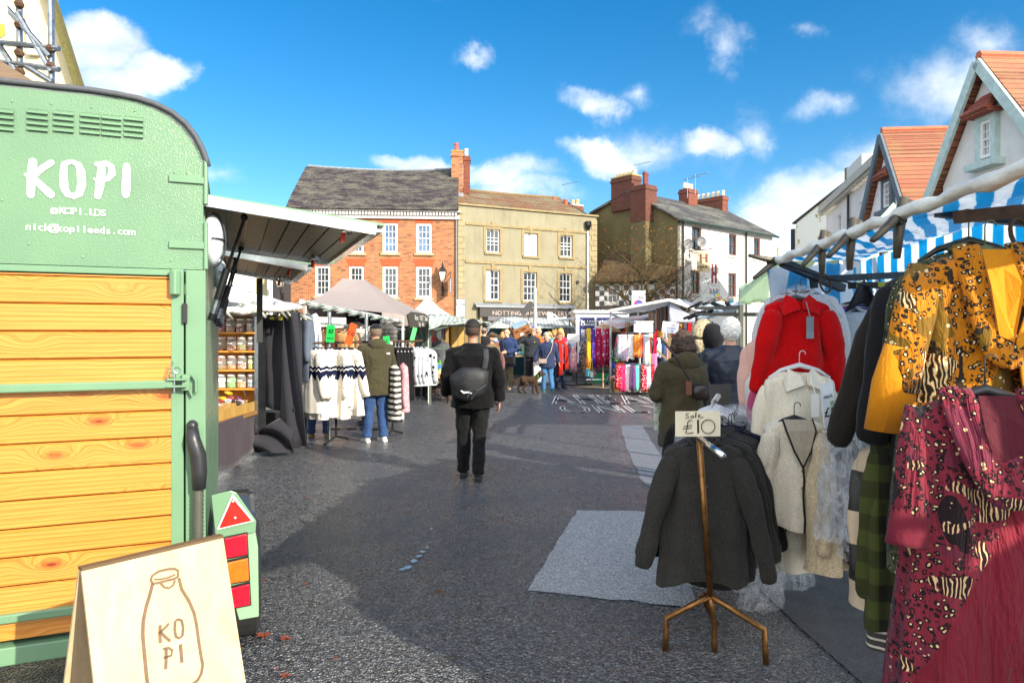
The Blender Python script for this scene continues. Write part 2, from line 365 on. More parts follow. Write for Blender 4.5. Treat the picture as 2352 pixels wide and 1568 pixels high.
# road lettering
def roadpaint():
    m, q, p, o = bsdf('road_paint'); c = oc(q); f = q.mr(q.noise(c, 5., 8., .75), .52, .62)
    setp(q, p, col=(.8, .8, .78), rough=.7); tr = q.n('ShaderNodeBsdfTransparent'); mx = q.n('ShaderNodeMixShader', {0: f, 1: p.outputs[0], 2: tr.outputs[0]}); q.t.links.new(mx.outputs[0], o.inputs[0]); return m
RP = roadpaint()
def roadword(word, x0v, x1v, yb, yt, lab):
    a = G(x0v, yb); b = G(x1v, yb); top = F*H0/(yt-766); Wd = b.x-a.x; t = MB(); text(t, word, 0, 0, 1, align='L', bold=.015)
    mx = max(v.x for v in t.v); mz = max(v.z for v in t.v)
    t.v = [Vector((a.x+v.x/mx*Wd, a.y+v.z/mz*(top-a.y), .009)) for v in t.v]
    o = setting(t.obj('road_marking', RP)); o['label'] = lab
roadword('AHEAD', 1268, 1560, 928, 908, 'worn white AHEAD lettering on the asphalt')
roadword('ONLY', 1288, 1560, 948, 931, 'worn white ONLY lettering on the asphalt nearer the camera')
# puddles
pd = MB(); rnd = random.Random(3)
for (x, y, s_) in [(925, 1308, .045), (938, 1303, .05), (950, 1288, .05), (962, 1278, .04), (972, 1268, .05), (981, 1258, .03), (988, 1247, .025), (993, 1232, .02), (990, 1215, .03), (978, 1208, .02)]:
    c_ = G(x, y); k = 9; pd.add([(c_.x+math.cos(6.283*j/k)*s_*.42*rnd.uniform(.4, 1.7), c_.y+math.sin(6.283*j/k)*s_*.7*rnd.uniform(.5, 1.4), .006) for j in range(k)], [tuple(range(k))])
setting(pd.obj('puddle', plain('#a4adb6', .12, var=0, bst=0, spec=1.)))  # pale grey base colour paints the sky glint onto the water
# fallen leaves
LEAF = plain('#6e2f18', .7, var=.4, vs=50.)
leafpos = [(605, 1468, .055, 'by the trailer tyre'), (655, 1474, .045, 'to the right of the trailer tyre'), (607, 1337, .02, 'by the tip of the awning shadow'), (700, 1347, .022, 'on the asphalt left of the frame shadow'), (963, 1277, .02, 'in the puddle trickle'),
    (1007, 1365, .03, 'on the bar shadow in the foreground'), (655, 1560, .035, 'at the bottom edge of the asphalt'), (770, 1520, .02, 'in the sunlit foreground'), (706, 1148, .025, 'in the sunlit wedge beside the trailer light'), (1005, 913, .08, 'in front of the menu board'), (635, 1545, .015, 'beside the wooden sign board')]
for i, (x, y, s_, lab) in enumerate(leafpos):
    s0_ = s_; s_ = s_*.72; b = MB(); n_ = 11; ph = i*1.3
    ring = [(math.cos(ph+6.283*j/n_)*s_*(1 if j % 2 else .55)*rnd.uniform(.8, 1.2), math.sin(ph+6.283*j/n_)*s_*(1 if j % 2 else .55), .006+abs(math.sin(j*2.1))*s_*.35) for j in range(n_)]
    b.add([(0, 0, .004)]+ring, [(0, 1+j, 1+(j+1) % n_) for j in range(n_)])
    tag(b.obj('fallen_leaf', LEAF, loc=G(x, y)+Vector((0, 0, .012)), solid=.002), ('large' if s0_ > .04 else 'small')+' curled rust-brown leaf lying '+lab, 'leaf', 'fallen autumn leaves')
# =====================================================================
# BUILDINGS
# =====================================================================
class Facade:
    def __init__(s, A, B, name, label, cat='building'):
        s.A = Vector((*A, 0)); s.B = Vector((*B, 0)); s.u = (s.B-s.A).normalized(); s.L = (s.B-s.A).length; s.ang = math.atan2(s.u.y, s.u.x)
        s.root = thing(name, label, cat, s.A, s.ang)
    def px(s, xv, yv):
        k = (xv-1176)/F; u = (k*s.A.y-s.A.x)/(s.u.x-k*s.u.y); D = s.A.y+u*s.u.y
        return u, H0-(yv-766)/F*D
    def rect(s, x0, x1, y0, y1):
        u0, z1 = s.px(x0, y0); u1, _ = s.px(x1, y0); _, z0 = s.px((x0+x1)/2, y1); _, z1 = s.px((x0+x1)/2, y0); return u0, u1, z0, z1
def wall_open(mb, u0, u1, z0, z1, holes, y=0., rev=.12):
    us = sorted({u0, u1, *[h[0] for h in holes], *[h[1] for h in holes]}); zs = sorted({z0, z1, *[h[2] for h in holes], *[h[3] for h in holes]})
    for a, b in zip(us, us[1:]):
        for c, d in zip(zs, zs[1:]):
            cu, cz = (a+b)/2, (c+d)/2
            if any(h[0] < cu < h[1] and h[2] < cz < h[3] for h in holes): continue
            mb.add([(a, y, c), (b, y, c), (b, y, d), (a, y, d)], [(0, 1, 2, 3)])
    for h in holes:
        a, b, c, d = h[:4]; mb.add([(a, y, c), (b, y, c), (b, y, d), (a, y, d), (a, y+rev, c), (b, y+rev, c), (b, y+rev, d), (a, y+rev, d)], [(0, 4, 5, 1), (1, 5, 6, 2), (2, 6, 7, 3), (3, 7, 4, 0)])
def window(root, r, nx, nz, fm, glass=GLASS, sill=None, fw=.07, rev=.1, curtain=None, bar=.025):
    u0, u1, z0, z1 = r; f = MB()
    for b in ((u0, u0+fw, z0, z1), (u1-fw, u1, z0, z1), (u0+fw, u1-fw, z1-fw, z1), (u0+fw, u1-fw, z0, z0+fw)): f.box(b[0], b[1], rev-.05, rev+.03, b[2], b[3])
    zm = (z0+z1)/2
    f.box(u0+fw, u1-fw, rev-.035, rev+.02, zm-.022, zm+.022)
    for i in range(1, nx):
        x = u0+fw+(u1-u0-2*fw)*i/nx; f.box(x-bar/2, x+bar/2, rev-.02, rev+.015, z0+fw, z1-fw)
    for j in range(1, nz):
        z = z0+fw+(z1-z0-2*fw)*j/nz
        if abs(z-zm) > .05: f.box(u0+fw, u1-fw, rev-.018, rev+.012, z-bar/2, z+bar/2)
    o = f.obj('window', fm, root)
    MB().add([(u0, rev+.025, z0), (u1, rev+.025, z0), (u1, rev+.025, z1), (u0, rev+.025, z1)], [(0, 1, 2, 3)]).obj('pane', glass, o)
    if curtain:
        c = MB(); a, b = curtain; c.grid(lambda i, j: Vector((u0+fw+(u1-u0-2*fw)*(a+(b-a)*i), rev+.004+.008*math.sin(i*30), z0+fw+(z1-z0-2*fw)*j)), 16, 2).obj('curtain', WHITE, o)
    if sill: MB().box(u0-.12, u1+.12, -.09, .1, z0-.13, z0-.002).obj('sill', sill, o)
    return o
def chimney(root, x0, x1, y0, y1, z0, z1, mat, pots=(), potmat=None, cap=None):
    c = MB(); c.box(x0, x1, y0, y1, z0, z1-.3); c.box(x0-.05, x1+.05, y0-.05, y1+.05, z1-.3, z1-.15); c.box(x0, x1, y0, y1, z1-.15, z1)
    o = c.obj('chimney', mat, root)
    if cap: MB().box(x0-.03, x1+.03, y0-.03, y1+.03, z1, z1+.07).obj('chimney_cap', cap, o)
    for (px_, py_, h) in pots:
        MB().lathe([(.13, 0), (.12, h*.8), (.145, h*.82), (.14, h), (.09, h), (.09, h*.6)], (px_, py_, z1+.06), 10).obj('chimney_pot', potmat, o, smooth=False)
    return o
BRICK = brickmat('#b06c3a', '#8c4c2c', '#b5a384'); BRICKD = brickmat('#6a3424', '#542519', '#6a5a4e'); BRICKR = brickmat('#85402c', '#6c3020', '#75604f')
POT = plain('#c4573c', .7, var=.15); POTC = plain('#cfae7c', .7, var=.15); LEAD = plain('#8b9198', .5, .3, var=.2)
# ---- brick building
A = XY(668, 37.3); B = XY(1051, 38.)
bf = Facade(A, B, 'brick_building', 'red brick three-storey building with white sash windows and a dark lichened roof')
wins = [bf.rect(803, 836, 508, 581), bf.rect(879, 914, 512, 581), bf.rect(956.5, 992, 513, 581.5), bf.rect(724, 759, 610, 680), bf.rect(802, 836, 611, 681), bf.rect(879, 914.5, 611.5, 683), bf.rect(956.5, 992, 612, 684),
        bf.rect(724, 759, 508, 580)]
zt = bf.px(860, 502)[1]; wb = MB(); wall_open(wb, 0, bf.L, .12, zt, wins)
wb.add([(0, 0, .12), (0, 9, .12), (0, 9, zt), (0, 0, zt), (bf.L, 0, .12), (bf.L, 9, .12), (bf.L, 9, zt), (bf.L, 0, zt)], [(0, 1, 2, 3), (4, 7, 6, 5), (1, 5, 6, 2)])
ze = bf.px(860, 486)[1]; zr = 11.75
wb.add([(0, 0, ze), (0, 9, ze), (0, 4.4, zr-.1), (bf.L, 0, ze), (bf.L, 9, ze), (bf.L, 4.4, zr-.1)], [(0, 1, 2), (3, 5, 4)])
wb.obj('wall', BRICK, bf.root)
for i, r in enumerate(wins): window(bf.root, r, 3, 4, WHITE, GLASSB if i in (1, 2, 7) else GLASS, sill=plain('#a89a78', .8), fw=.13)
# flat arches of rubbed brick
for r in wins:
    b = MB(); h = .42; k = 11
    for j in range(k):
        a0 = r[0]-.05+(r[1]-r[0]+.1)*j/k; a1 = r[0]-.05+(r[1]-r[0]+.1)*(j+1)/k; e0 = (a0-(r[0]+r[1])/2)*.32; e1 = (a1-(r[0]+r[1])/2)*.32
        b.poly([(a0+.008, -.012, r[3]+.004), (a1-.008, -.012, r[3]+.004), (a1+e1-.008, -.012, r[3]+h), (a0+e0+.008, -.012, r[3]+h)], (0, .01, 0))
    b.obj('brick_arch', plain('#b4532c', .85, var=.25, vs=8.), bf.root)
# cornice with dentils
cb = MB(); cb.box(-.12, bf.L+.1, -.16, 0, zt, zt+.18); cb.box(-.2, bf.L+.18, -.42, .05, zt+.36, ze+.03)
nd_ = 52
for j in range(nd_):
    x = bf.L*(j+.5)/nd_; cb.box(x-.055, x+.055, -.32, 0, zt+.18, zt+.36)
cb.obj('cornice', WHITE, bf.root)
SLATE = rooftile('#2c2529', '#3d3236', '#6c6b5c', .8, .21, .28, lsc=1.7)
rb = MB(); sag = lambda i: -.18*math.sin(math.pi*i)
rb.grid(lambda i, j: Vector((-.15+(bf.L+.2)*i, -.5+(4.9)*j, ze+.04+(zr-ze)*(j**.93)+sag(i)*j+.03*math.sin(i*40)*j*.3)), 40, 14)
rb.grid(lambda i, j: Vector((-.15+(bf.L+.2)*i, 4.4+5.0*j, zr+.04-(zr-ze)*j+sag(i)*(1-j))), 20, 2)
rb.obj('roof', SLATE, bf.root, solid=.08)
MB().tube([(x*bf.L/10, 4.4, zr+.1+sag(x/10)) for x in range(11)], .09, 6).obj('roof_ridge', LEAD, bf.root)
cx = bf.px(1036, 420)[0]
chimney(bf.root, 9.05-.35, 9.05+.35, 3.2, 3.9, 9.6, 12.62, BRICK, [(9.0, 3.5, .5)], POT, plain('#9a8a3a', .9, var=.3))
chimney(bf.root, 9.43, 9.83, 3.7, 4.6, 8.6, 12.5, BRICKR, [(9.6, 4.1, .45)], OFFW)
MB().box(8.66, 9.43, 3.1, 3.95, 9.4, 10.1).obj('lead_flashing', LEAD, bf.root)
MB().tube([(bf.L-.07, -.08, .2), (bf.L-.07, -.08, zt)], .05, 8).obj('drainpipe', plain('#6d6f70', .5), bf.root)
# shop front band at the foot
sb = MB(); zs0 = bf.px(900, 745)[1]; sb.box(0, bf.L, -.14, .0, zs0-.2, zs0+.45); sb.obj('shop_fascia', OFFW, bf.root)
# ---- wall lanterns
def lantern(label, loc, rz, scale=1., side=0):
    t = thing('wall_lantern', label, 'lantern', loc, rz, 'black iron wall lanterns'); s_ = scale
    MB().tube([(0, 0, -.55*s_), (0, -.18*s_, -.5*s_), (0, -.34*s_, -.35*s_), (0, -.36*s_, -.18*s_)], .03*s_, 6).box(-.06*s_, .06*s_, -.04, .02, -.85*s_, -.35*s_).ell((0, -.36*s_, -.24*s_), .07*s_, 8, 5).obj('bracket', BLACKM, t)
    h = MB(); rr = lambda a, z: [Vector((a*math.cos(R(45+90*k)), -.36*s_+a*math.sin(R(45+90*k)), z)) for k in range(4)]
    MB().loft([rr(.13*s_, -.16*s_), rr(.24*s_, .3*s_)]).obj('glass_lamp', glassdark('#8a8472', .2), t)
    for k in range(4): h.tube([rr(.135*s_, -.16*s_)[k], rr(.245*s_, .3*s_)[k]], .015*s_, 5)
    h.loft([rr(.28*s_, .3*s_), rr(.25*s_, .36*s_), rr(.12*s_, .5*s_), rr(.06*s_, .55*s_), rr(.07*s_, .62*s_), rr(.01*s_, .78*s_)]); h.obj('lamp_hood', BLACKM, t); return t
def onf(f, xv, yv, out=0.): u, z = f.px(xv, yv); p = f.A+f.u*u; n = Vector((f.u.y, -f.u.x, 0)); return Vector((p.x, p.y, z))+n*out
lantern('black iron lantern on the red brick wall beside the right-hand sash windows', onf(bf, 1017, 640), bf.ang, 1.15)
t = thing('bracket_sign', 'thin hanging shop sign on an iron bracket below the brick wall lantern', 'sign', onf(bf, 1035, 655), bf.ang)
MB().bar((0, 0, .35), (0, -.9, .35), .04).bar((0, 0, .75), (0, -.8, .37), .03).obj('bracket', BLACKM, t); MB().box(-.025, .025, -.85, -.2, -.45, .3).obj('sign_panel', plain('#7d9cc0', .5), t)
# ---- stone building
A2 = (B[0]+.02, 38.02); B2 = XY(1370, 42.)
sf = Facade(A2, B2, 'stone_building', 'pale rendered stone building with quoins above the jewellers shop')
STONE = render_wall('#928c74', '#827c66', .8, '#5c5845', .55); QUOIN = render_wall('#a09474', '#8d7d5c', 3., '#7a6a4a', .4); STONEB = render_wall('#988a66', '#837452', 3., '#5f5236', .4)
sw = [sf.rect(1117, 1148, 527, 580), sf.rect(1204, 1235, 535.5, 588), sf.rect(1287, 1315, 540.5, 590.5), sf.rect(1116, 1148, 620, 689), sf.rect(1202.5, 1233, 625, 691.5), sf.rect(1285.5, 1313, 628, 693.5)]
_, zp = sf.px(1200, 483.5); shopz = sf.px(1200, 732)[1]
hole = sf.rect(1108, 1298, 740, 790); hole = (hole[0], hole[1], .5, hole[3]); q_ = MB(); wall_open(q_, 0, sf.L, .12, zp, sw+[hole], rev=.2)
q_.add([(0, 0, 6), (0, 8, 6), (0, 8, zp), (0, 0, zp), (sf.L, 0, .12), (sf.L, 8, .12), (sf.L, 8, zp), (sf.L, 0, zp), (sf.L, 0.3, zp), (sf.L, 8, zp), (sf.L, 4, 10.6)], [(0, 1, 2, 3), (4, 7, 6, 5), (8, 9, 10)])
q_.obj('wall', STONE, sf.root)
MB().box(hole[0], hole[1], .6, .7, .4, hole[3]+.2).obj('shop_interior', plain('#5a4a38', .9, var=.5, vs=3.), sf.root)
for i, r in enumerate(sw):
    cur = {1: (0, 1), 3: (0, .42)}.get(i); tall = i > 2
    o = window(sf.root, r, 3, 4 if tall else 3, WHITE, GLASS, sill=STONEB, fw=.07, rev=.14, curtain=cur)
    b = MB(); a = .18; b.box(r[0]-a, r[0]-.002, -.035, .02, r[2], r[3]+a); b.box(r[1]+.002, r[1]+a, -.035, .02, r[2], r[3]+a); b.box(r[0], r[1], -.035, .02, r[3]+.002, r[3]+a); c_ = (r[0]+r[1])/2
    b.poly([(c_-.08, -.06, r[3]-.03), (c_+.08, -.06, r[3]-.03), (c_+.13, -.06, r[3]+.42), (c_-.13, -.06, r[3]+.42)], (0, .09, 0)); b.obj('window_surround', STONEB, o)
qb = MB()
for k in range(27):
    z = .3+k*.32
    if z+.3 > zp: break
    ww = .42 if k % 2 else .26; qb.box(.0, ww, -.03, .02, z, z+.29); qb.box(sf.L-ww-.1, sf.L+.03, -.03, .3, z, z+.29)
qb.obj('quoins', QUOIN, sf.root)
sc_ = MB()
for (ya, hh) in ((523, .14), (607, .15)):
    z = sf.px(1200, ya)[1]; sc_.box(.43, sf.L-.5, -.07, .02, z-hh/2, z+hh/2)
sc_.box(-.02, sf.L+.1, -.12, .25, zp, zp+.1); sc_.obj('string_course', STONEB, sf.root)
TILES = rooftile('#6b4a34', '#7d5638', '#7a7a60', .8, .3, .32, lsc=.5)
b = MB(); ZR2 = 10.75
b.grid(lambda i, j: Vector((.1+(sf.L-.15)*i, .3+4.2*j, zp-.15+(ZR2-zp+.15)*j-.15*math.sin(math.pi*i)*j)), 20, 10)
b.add([(.1, 4.5, ZR2), (sf.L, 4.5, ZR2), (sf.L, 8.4, zp), (.1, 8.4, zp)], [(0, 1, 2, 3)]); b.obj('roof', TILES, sf.root, solid=.07)
MB().tube([(.2, 4.5, ZR2+.05), (4, 4.5, ZR2-.1), (sf.L, 4.5, ZR2+.03)], .09, 6).obj('roof_ridge', plain('#7b6a4a', .9), sf.root)
chimney(sf.root, sf.L-.1, sf.L+.65, 2.6, 3.8, 7.6, 9.95, BRICKR, [(sf.L+.1, 3.0, .35), (sf.L+.45, 3.0, .42)], POTC, OFFW)
chimney(sf.root, sf.L-.75, sf.L-.35, 3.9, 4.5, 8.6, 9.85, BRICKR, [(sf.L-.6, 4.2, .75), (sf.L-.3, 3.2, .5)], POT)
MB().tube([sf_ for sf_ in [(sf.px(1348, 700)[0], -.1, .5), (sf.px(1348, 540)[0], -.1, sf.px(1348, 525)[1])]], .06, 8).obj('drainpipe', WHITE, sf.root)
u_, z_ = sf.px(1348, 519); MB().lathe([(.07, -.3), (.2, 0), (.2, .25), (.12, .25)], (u_, -.15, z_), 8).obj('rainwater_head', BLACKM, sf.root)
u_, z_ = sf.px(1326, 648); MB().lathe([(.1, -.04), (.1, .04)], (0, 0, 0), 10).xf(Matrix.Translation((u_, -.04, z_)) @ Matrix.Rotation(R(90), 4, 'X')).obj('vent', BLACKM, sf.root)
# aerial on roof
u_ = sf.px(1299, 430)[0]
def aerial(root_f, loc, h, label):
    t = thing('television_aerial', label, 'aerial', loc, 0.3, 'television aerials on the roofs'); MB().tube([(0, 0, 0), (0, 0, h)], .022, 5).obj('mast', STEEL, t)
    a = MB().tube([(-.2, .1, h-.12), (.75, -.3, h+.1)], .016, 4)
    for k in range(7): a.tube([(-.1+.13*k, .06-.055*k-.2, h-.1+.03*k), (-.1+.13*k, .06-.055*k+.2, h-.1+.03*k)], .01, 4)
    a.obj('antenna', STEEL, t)
aerial(sf, W(1299, 452, 45.), .9, 'small aerial on the right end of the stone building roof')
# jewellers shop front
fz0, fz1 = sf.px(1200, 729)[1], sf.px(1200, 708)[1]; fu0 = sf.px(1098, 715)[0]; fu1 = sf.px(1306, 715)[0]
b = MB(); b.box(fu0, fu1, -.28, -.002, fz0, fz1); o = b.obj('shop_fascia', plain('#2f2c2a', .5, var=.1), sf.root)
tb = MB(); text(tb, 'NOTTINGHAM JEWELLERS', (fu0+fu1)/2+.25, fz0+.12, .34, y=-.29, sx=1.12, bold=.012); tb.obj('lettering', plain('#d9c9c0', .25, .6, bst=0), o)
MB().poly([(fu0-.25, -.35, fz1+.1), (fu1+.3, -.35, fz1+.1), (fu1+.3, 0, fz1+.28), (fu0-.25, 0, fz1+.28)], (0, 0, -.08)).obj('canopy_flashing', LEAD, sf.root)
MB().box(fu0+.4, fu1, -.5, -.28, fz0-.22, fz0+.02).obj('awning_box', plain('#5a5b62', .5), sf.root)
b = MB()
for k in range(6): x = fu0+.1+(fu1-fu0-.2)*k/5; b.box(x-.06, x+.06, -.2, -.02, .3, fz0)
b.obj('shop_pillars', plain('#8d8468', .7), sf.root)
# ---- low chequered shop
cA = (5.05, 41.3); cB = (9.42, 39.3)
cf = Facade(cA, cB, 'chequered_shop', 'low shop with chequered upper wall and brown tiled roof behind the bare tree')
m_, q, p_, o_ = bsdf('chequered_tiles'); c_ = oc(q); ck = q.n('ShaderNodeTexChecker', {'Vector': q.vscale(q.n('ShaderNodeVectorMath', {0: c_, 1: (7.03, .5, 7.01)}, operation='ADD').outputs[0], 1, 0.0, 1), 'Color1': (.75, .74, .70), 'Color2': (.09, .085, .08), 'Scale': 3.3})
setp(q, p_, col=ck.outputs[0], rough=.6, nor=bump(q, q.noise(c_, 20.), .2, .01)); CHEQ = m_
zc1 = cf.px(1450, 650)[1]; zc0 = cf.px(1450, 702)[1]
cw = [cf.rect(1394, 1418, 660, 696)]; b = MB(); wall_open(b, 0, cf.L, zc0, zc1, cw); b.obj('chequered_wall', CHEQ, cf.root)
for r in cw: window(cf.root, r, 2, 2, WHITE, GLASS, sill=OFFW, fw=.08)
MB().box(0, cf.L, -.1, .02, .12, zc0).obj('shop_wall', plain('#4a4440', .8, var=.3), cf.root)
b = MB(); b.grid(lambda i, j: Vector((cf.L*i-.0, -.35+4.8*j, zc1+.05+(cf.px(1450, 547)[1]+.75-zc1)*j)), 12, 8); b.obj('roof', rooftile('#3f2d1c', '#54402a', '#6a5c3c', .4, .3, .3), cf.root, solid=.1)
tb = MB(); u0_, z0_ = cf.px(1420, 720); text(tb, 'naturel.co', u0_-.5, z0_+.05, .42, y=-.13, bold=.02, slant=.2); tb.obj('lettering', WHITE, cf.root)
# ---- white bar building
C0 = Vector((9.7, 40., 0)); C1 = Vector((17.85, 46.8, 0))
hf = Facade(C0.xy, C1.xy, 'white_bar_building', 'white rendered bar building with brown sash windows, grey slate roof and red chimneys')
hl = hf.L; ez = hf.px(1556, 507)[1]; hw = [hf.rect(1589, 1611, 521, 575), hf.rect(1674, 1692, 538, 587), hf.rect(1731.5, 1746, 547, 595), hf.rect(1587, 1608, 620, 675), hf.rect(1672.5, 1691, 627, 682), hf.rect(1731, 1748, 632, 690)]
WREN = render_wall('#d9d6cf', '#cbc8c2', .6, '#9a9790', .2)
b = MB(); wall_open(b, 0, hl, .12, ez, hw); b.add([(hl, 0, .1), (hl, 7, .1), (hl, 7, ez), (hl, 0, ez)], [(0, 1, 2, 3)]); b.obj('wall', WREN, hf.root)
BROWNW = plain('#6d4436', .5, var=.15)
for r in hw: window(hf.root, r, 2, 2, BROWNW, GLASS, sill=OFFW, fw=.09, rev=.12)
OLIVE = render_wall('#6f6744', '#5e5538', .9, '#3c3826', .5)
apx = [(0, 0, .1), (0, 7.1, .1), (0, 7.1, 9.7), (0, 4.3, 10.5), (0, 3.6, 10.5), (0, 0, ez)]
MB().poly(apx, (.3, 0, 0)).obj('gable_wall', OLIVE, hf.root)
rt = MB(); rt.grid(lambda i, j: Vector((-.25+(hl+.4)*i, -.3+3.9*j, ez+.02+(10.5-ez)*j)), 10, 8); rt.add([(-.2, 3.6, 10.5), (hl+.2, 3.6, 10.5), (hl+.2, 7.4, 9.4), (-.2, 7.4, 9.4)], [(0, 1, 2, 3)])
rt.obj('roof', rooftile('#3d3a3c', '#4c494a', '#77786a', .75, .22, .3, lsc=.7), hf.root, solid=.09)
MB().tube([(-.1, -.35, ez-.02), (hl+.2, -.35, ez-.02)], .07, 6).obj('gutter', plain('#22372f', .5), hf.root)
dp = MB()
for xv in (1566, 1711): u_ = hf.px(xv, 560)[0]; dp.tube([(u_, -.1, .2), (u_, -.1, ez)], .055, 6)
dp.obj('drainpipe', BLACKM, hf.root)
POTW = plain('#d8cdb0', .7)
o = chimney(hf.root, -.75, .3, 1.75, 2.95, 8.4, 10.6, BRICKD, [(-.4, 2.1, .75), (0., 2.3, .75)], plain('#6e2f28', .6), None)
MB().box(-.72, -.002, 1.78, 2.92, .1, 8.4).obj('chimney_breast', render_wall('#6f6748', '#5c5439', .9), hf.root)
chimney(hf.root, -.2, .7, 3.3, 5.0, 9.4, 11.5, BRICKD, [(.25, 3.45+.34*k, .3) for k in range(5)], POTW, plain('#b59a50', .9))
chimney(hf.root, 5.4, 6.4, 3.1, 3.9, 10.0, 11.4, BRICKR, [(5.5+.36*k, 3.5, .35) for k in range(3)], POTW)
chimney(hf.root, 9.7, 10.4, 3.3, 6.6, 9.2, 11.5, BRICKR, [(10.05, 3.5+.42*k, .35) for k in range(7)], POTW)
# painted lettering on the bar wall
lt = MB(); u0_, u1_, z0_, z1_ = hf.rect(1634, 1646, 606, 650)
wd2 = u1_-u0_; lt.box(u0_, u0_+wd2*.34, -.012, -.002, z0_, z1_); lt.box(u1_-wd2*.34, u1_, -.012, -.002, z0_, z1_); lt.box(u0_+wd2*.34, u1_-wd2*.34, -.012, -.002, (z0_+z1_)/2-.12, (z0_+z1_)/2+.1)
lt.obj('painted_letter', plain('#7d2f2c', .8, var=.1), hf.root)
lt = MB(); text(lt, 'BAR', (u0_+u1_)/2, z0_-.68, .48, y=-.006, bold=.02); lt.obj('lettering', plain('#7d2f2c', .8), hf.root)
lt = MB(); text(lt, 'SPORTS & GRILLS', u1_+.36, (z0_+z1_)/2-.3, .34, y=-.006, rot=R(90)); text(lt, 'THE', (u0_+u1_)/2, z0_-.22, .22, y=-.006); text(lt, 'Real Ales, Fine Wines', (u0_+u1_)/2, z0_-1.0, .17, y=-.006); text(lt, 'Home Cooked Food', (u0_+u1_)/2, z0_-1.4, .17, y=-.006); lt.obj('lettering', plain('#8a8684', .8), hf.root)
# hanging pub sign
t = thing('pub_sign', 'cream hanging pub sign with maroon H on an iron bracket', 'sign', onf(hf, 1583, 600), hf.ang-R(38))
MB().bar((0, 0, .62), (1.1, -.9, .62), .05).bar((0, 0, 1.0), (0, 0, .2), .05).obj('bracket', BLACKM, t)
M_ = Matrix.Translation((.62, -.75, -.15)) @ Matrix.Rotation(R(8), 4, 'Z'); MB().box(-.4, .4, -.03, .03, -.55, .65, M_).obj('sign_panel', plain('#cbb98a', .5), t)
tb = MB(); text(tb, 'H', 0, 0, .75, bold=.05); text(tb, 'BAR', 0, -.35, .26, bold=.02); tb.v = [M_ @ Vector((p.x, p.y-.04, p.z)) for p in tb.v]; tb.obj('lettering', plain('#6d2b28', .6), t)
for (xv, yv, lab) in ((1600, 557, 'upper grey satellite dish beside the first upper window of the bar'), (1570, 562, 'lower grey satellite dish on the corner of the white bar wall')):
    t = thing('satellite_dish', lab, 'dish', onf(hf, xv, yv, .35), hf.ang-R(30), 'satellite dishes on the white bar wall')
    MB().ell((0, 0, 0), (.3, .07, .33), 12, 6, keep=lambda d: d.y > -.01).obj('dish', plain('#77797a', .5), t); MB().tube([(0, .06, -.1), (0, .35, -.15)], .03, 5).tube([(0, 0, -.25), (0, -.35, -.05)], .015, 4).obj('arm', DGREY, t)
aerial(hf, W(1463, 415, 43.5), 1.1, 'tall aerial rising behind the twin pot brick chimney'); aerial(hf, W(1597, 448, 45.), 1.35, 'aerial on the middle chimney of the white bar')
aerial(hf, W(1579, 455, 44.), 1.3, 'bent aerial left of the middle chimney of the white bar')
# bunting
b = MB(); p0 = onf(hf, 1606, 655, .6); p1 = W(1705, 672, 30.); pts = [p0.lerp(p1, k/12)-Vector((0, 0, 1.0*math.sin(math.pi*k/12)*.6)) for k in range(13)]; b.tube(pts, .012, 4)
t = thing('bunting', 'string of coloured pennants across the white bar front', 'bunting'); b.obj('string', OFFW, t)
for k, cc_ in enumerate(['#2f9bc4', '#e0c93a', '#d86a86', '#c9d84a', '#d86a86', '#e0c93a', '#4aa9c9']):
    q0 = pts[k+2]; MB().add([q0, q0+Vector((.28, 0, -.03)), q0+Vector((.14, 0, -.38))], [(0, 1, 2)]).obj('pennant', plain(cc_, .7), t, solid=.01)
# ---- far wall, small chimneys right of bar
b = thing('distant_house', 'distant roof with brick chimney beyond the white bar', 'house', (*XY(1800, 62), 0))
MB().box(-2.5, 3.5, 0, 5, 0, 6.8).obj('wall', OFFW, b); MB().box(-1.3, .2, 0, 1, 6.8, 8.6).obj('chimney', BRICKD, b); MB().lathe([(.25, 0), (.22, .7)], (-1, .5, 8.6), 8).lathe([(.25, 0), (.22, .9)], (-.2, .5, 8.6), 8).obj('chimney_pot', POTW, b)
# ---- cream building with peeled wall
pf = Facade(XY(1826, 60), XY(1985, 53), 'cream_gable_house', 'bright cream building with peeling plaster patch shaped like a map')
zl = pf.px(1835, 510)[1]
m_, q, p_, o_ = bsdf('peeling_plaster'); c_ = oc(q); f = q.mr(q.noise(c_, .45, 7., .7), .56, .575); x_, y_, z_ = q.sep(c_)
setp(q, p_, col=q.mix(f, (.86, .82, .70), (.42, .32, .14)), rough=.9); PEEL = m_
u1_, z1_ = pf.px(1830, 512); u2_, z2_ = pf.px(1985, 385)
MB().poly([(0, 0, 0), (u2_+2.2, 0, 0), (u2_+2.2, 0, z2_+2.), (u2_, 0, z2_), (u1_, 0, z1_), (0, 0, z1_-.6)], (0, .4, 0)).obj('wall', PEEL, pf.root)
MB().bar((u1_-.4, .1, z1_), (u2_+1, .1, z2_+.4), .5, .12).obj('roof', plain('#4a4038', .8), pf.root); u4_ = pf.px(1942, 400)[0]; MB().box(u4_, u4_+2., -.1, 1.4, 9., pf.px(1955, 392)[1]+.3).obj('chimney', plain('#7a6a52', .9), pf.root)
MB().box(-.3, 0, -.2, .3, 0, z1_-.5).obj('corner_post', BLACKM, pf.root)
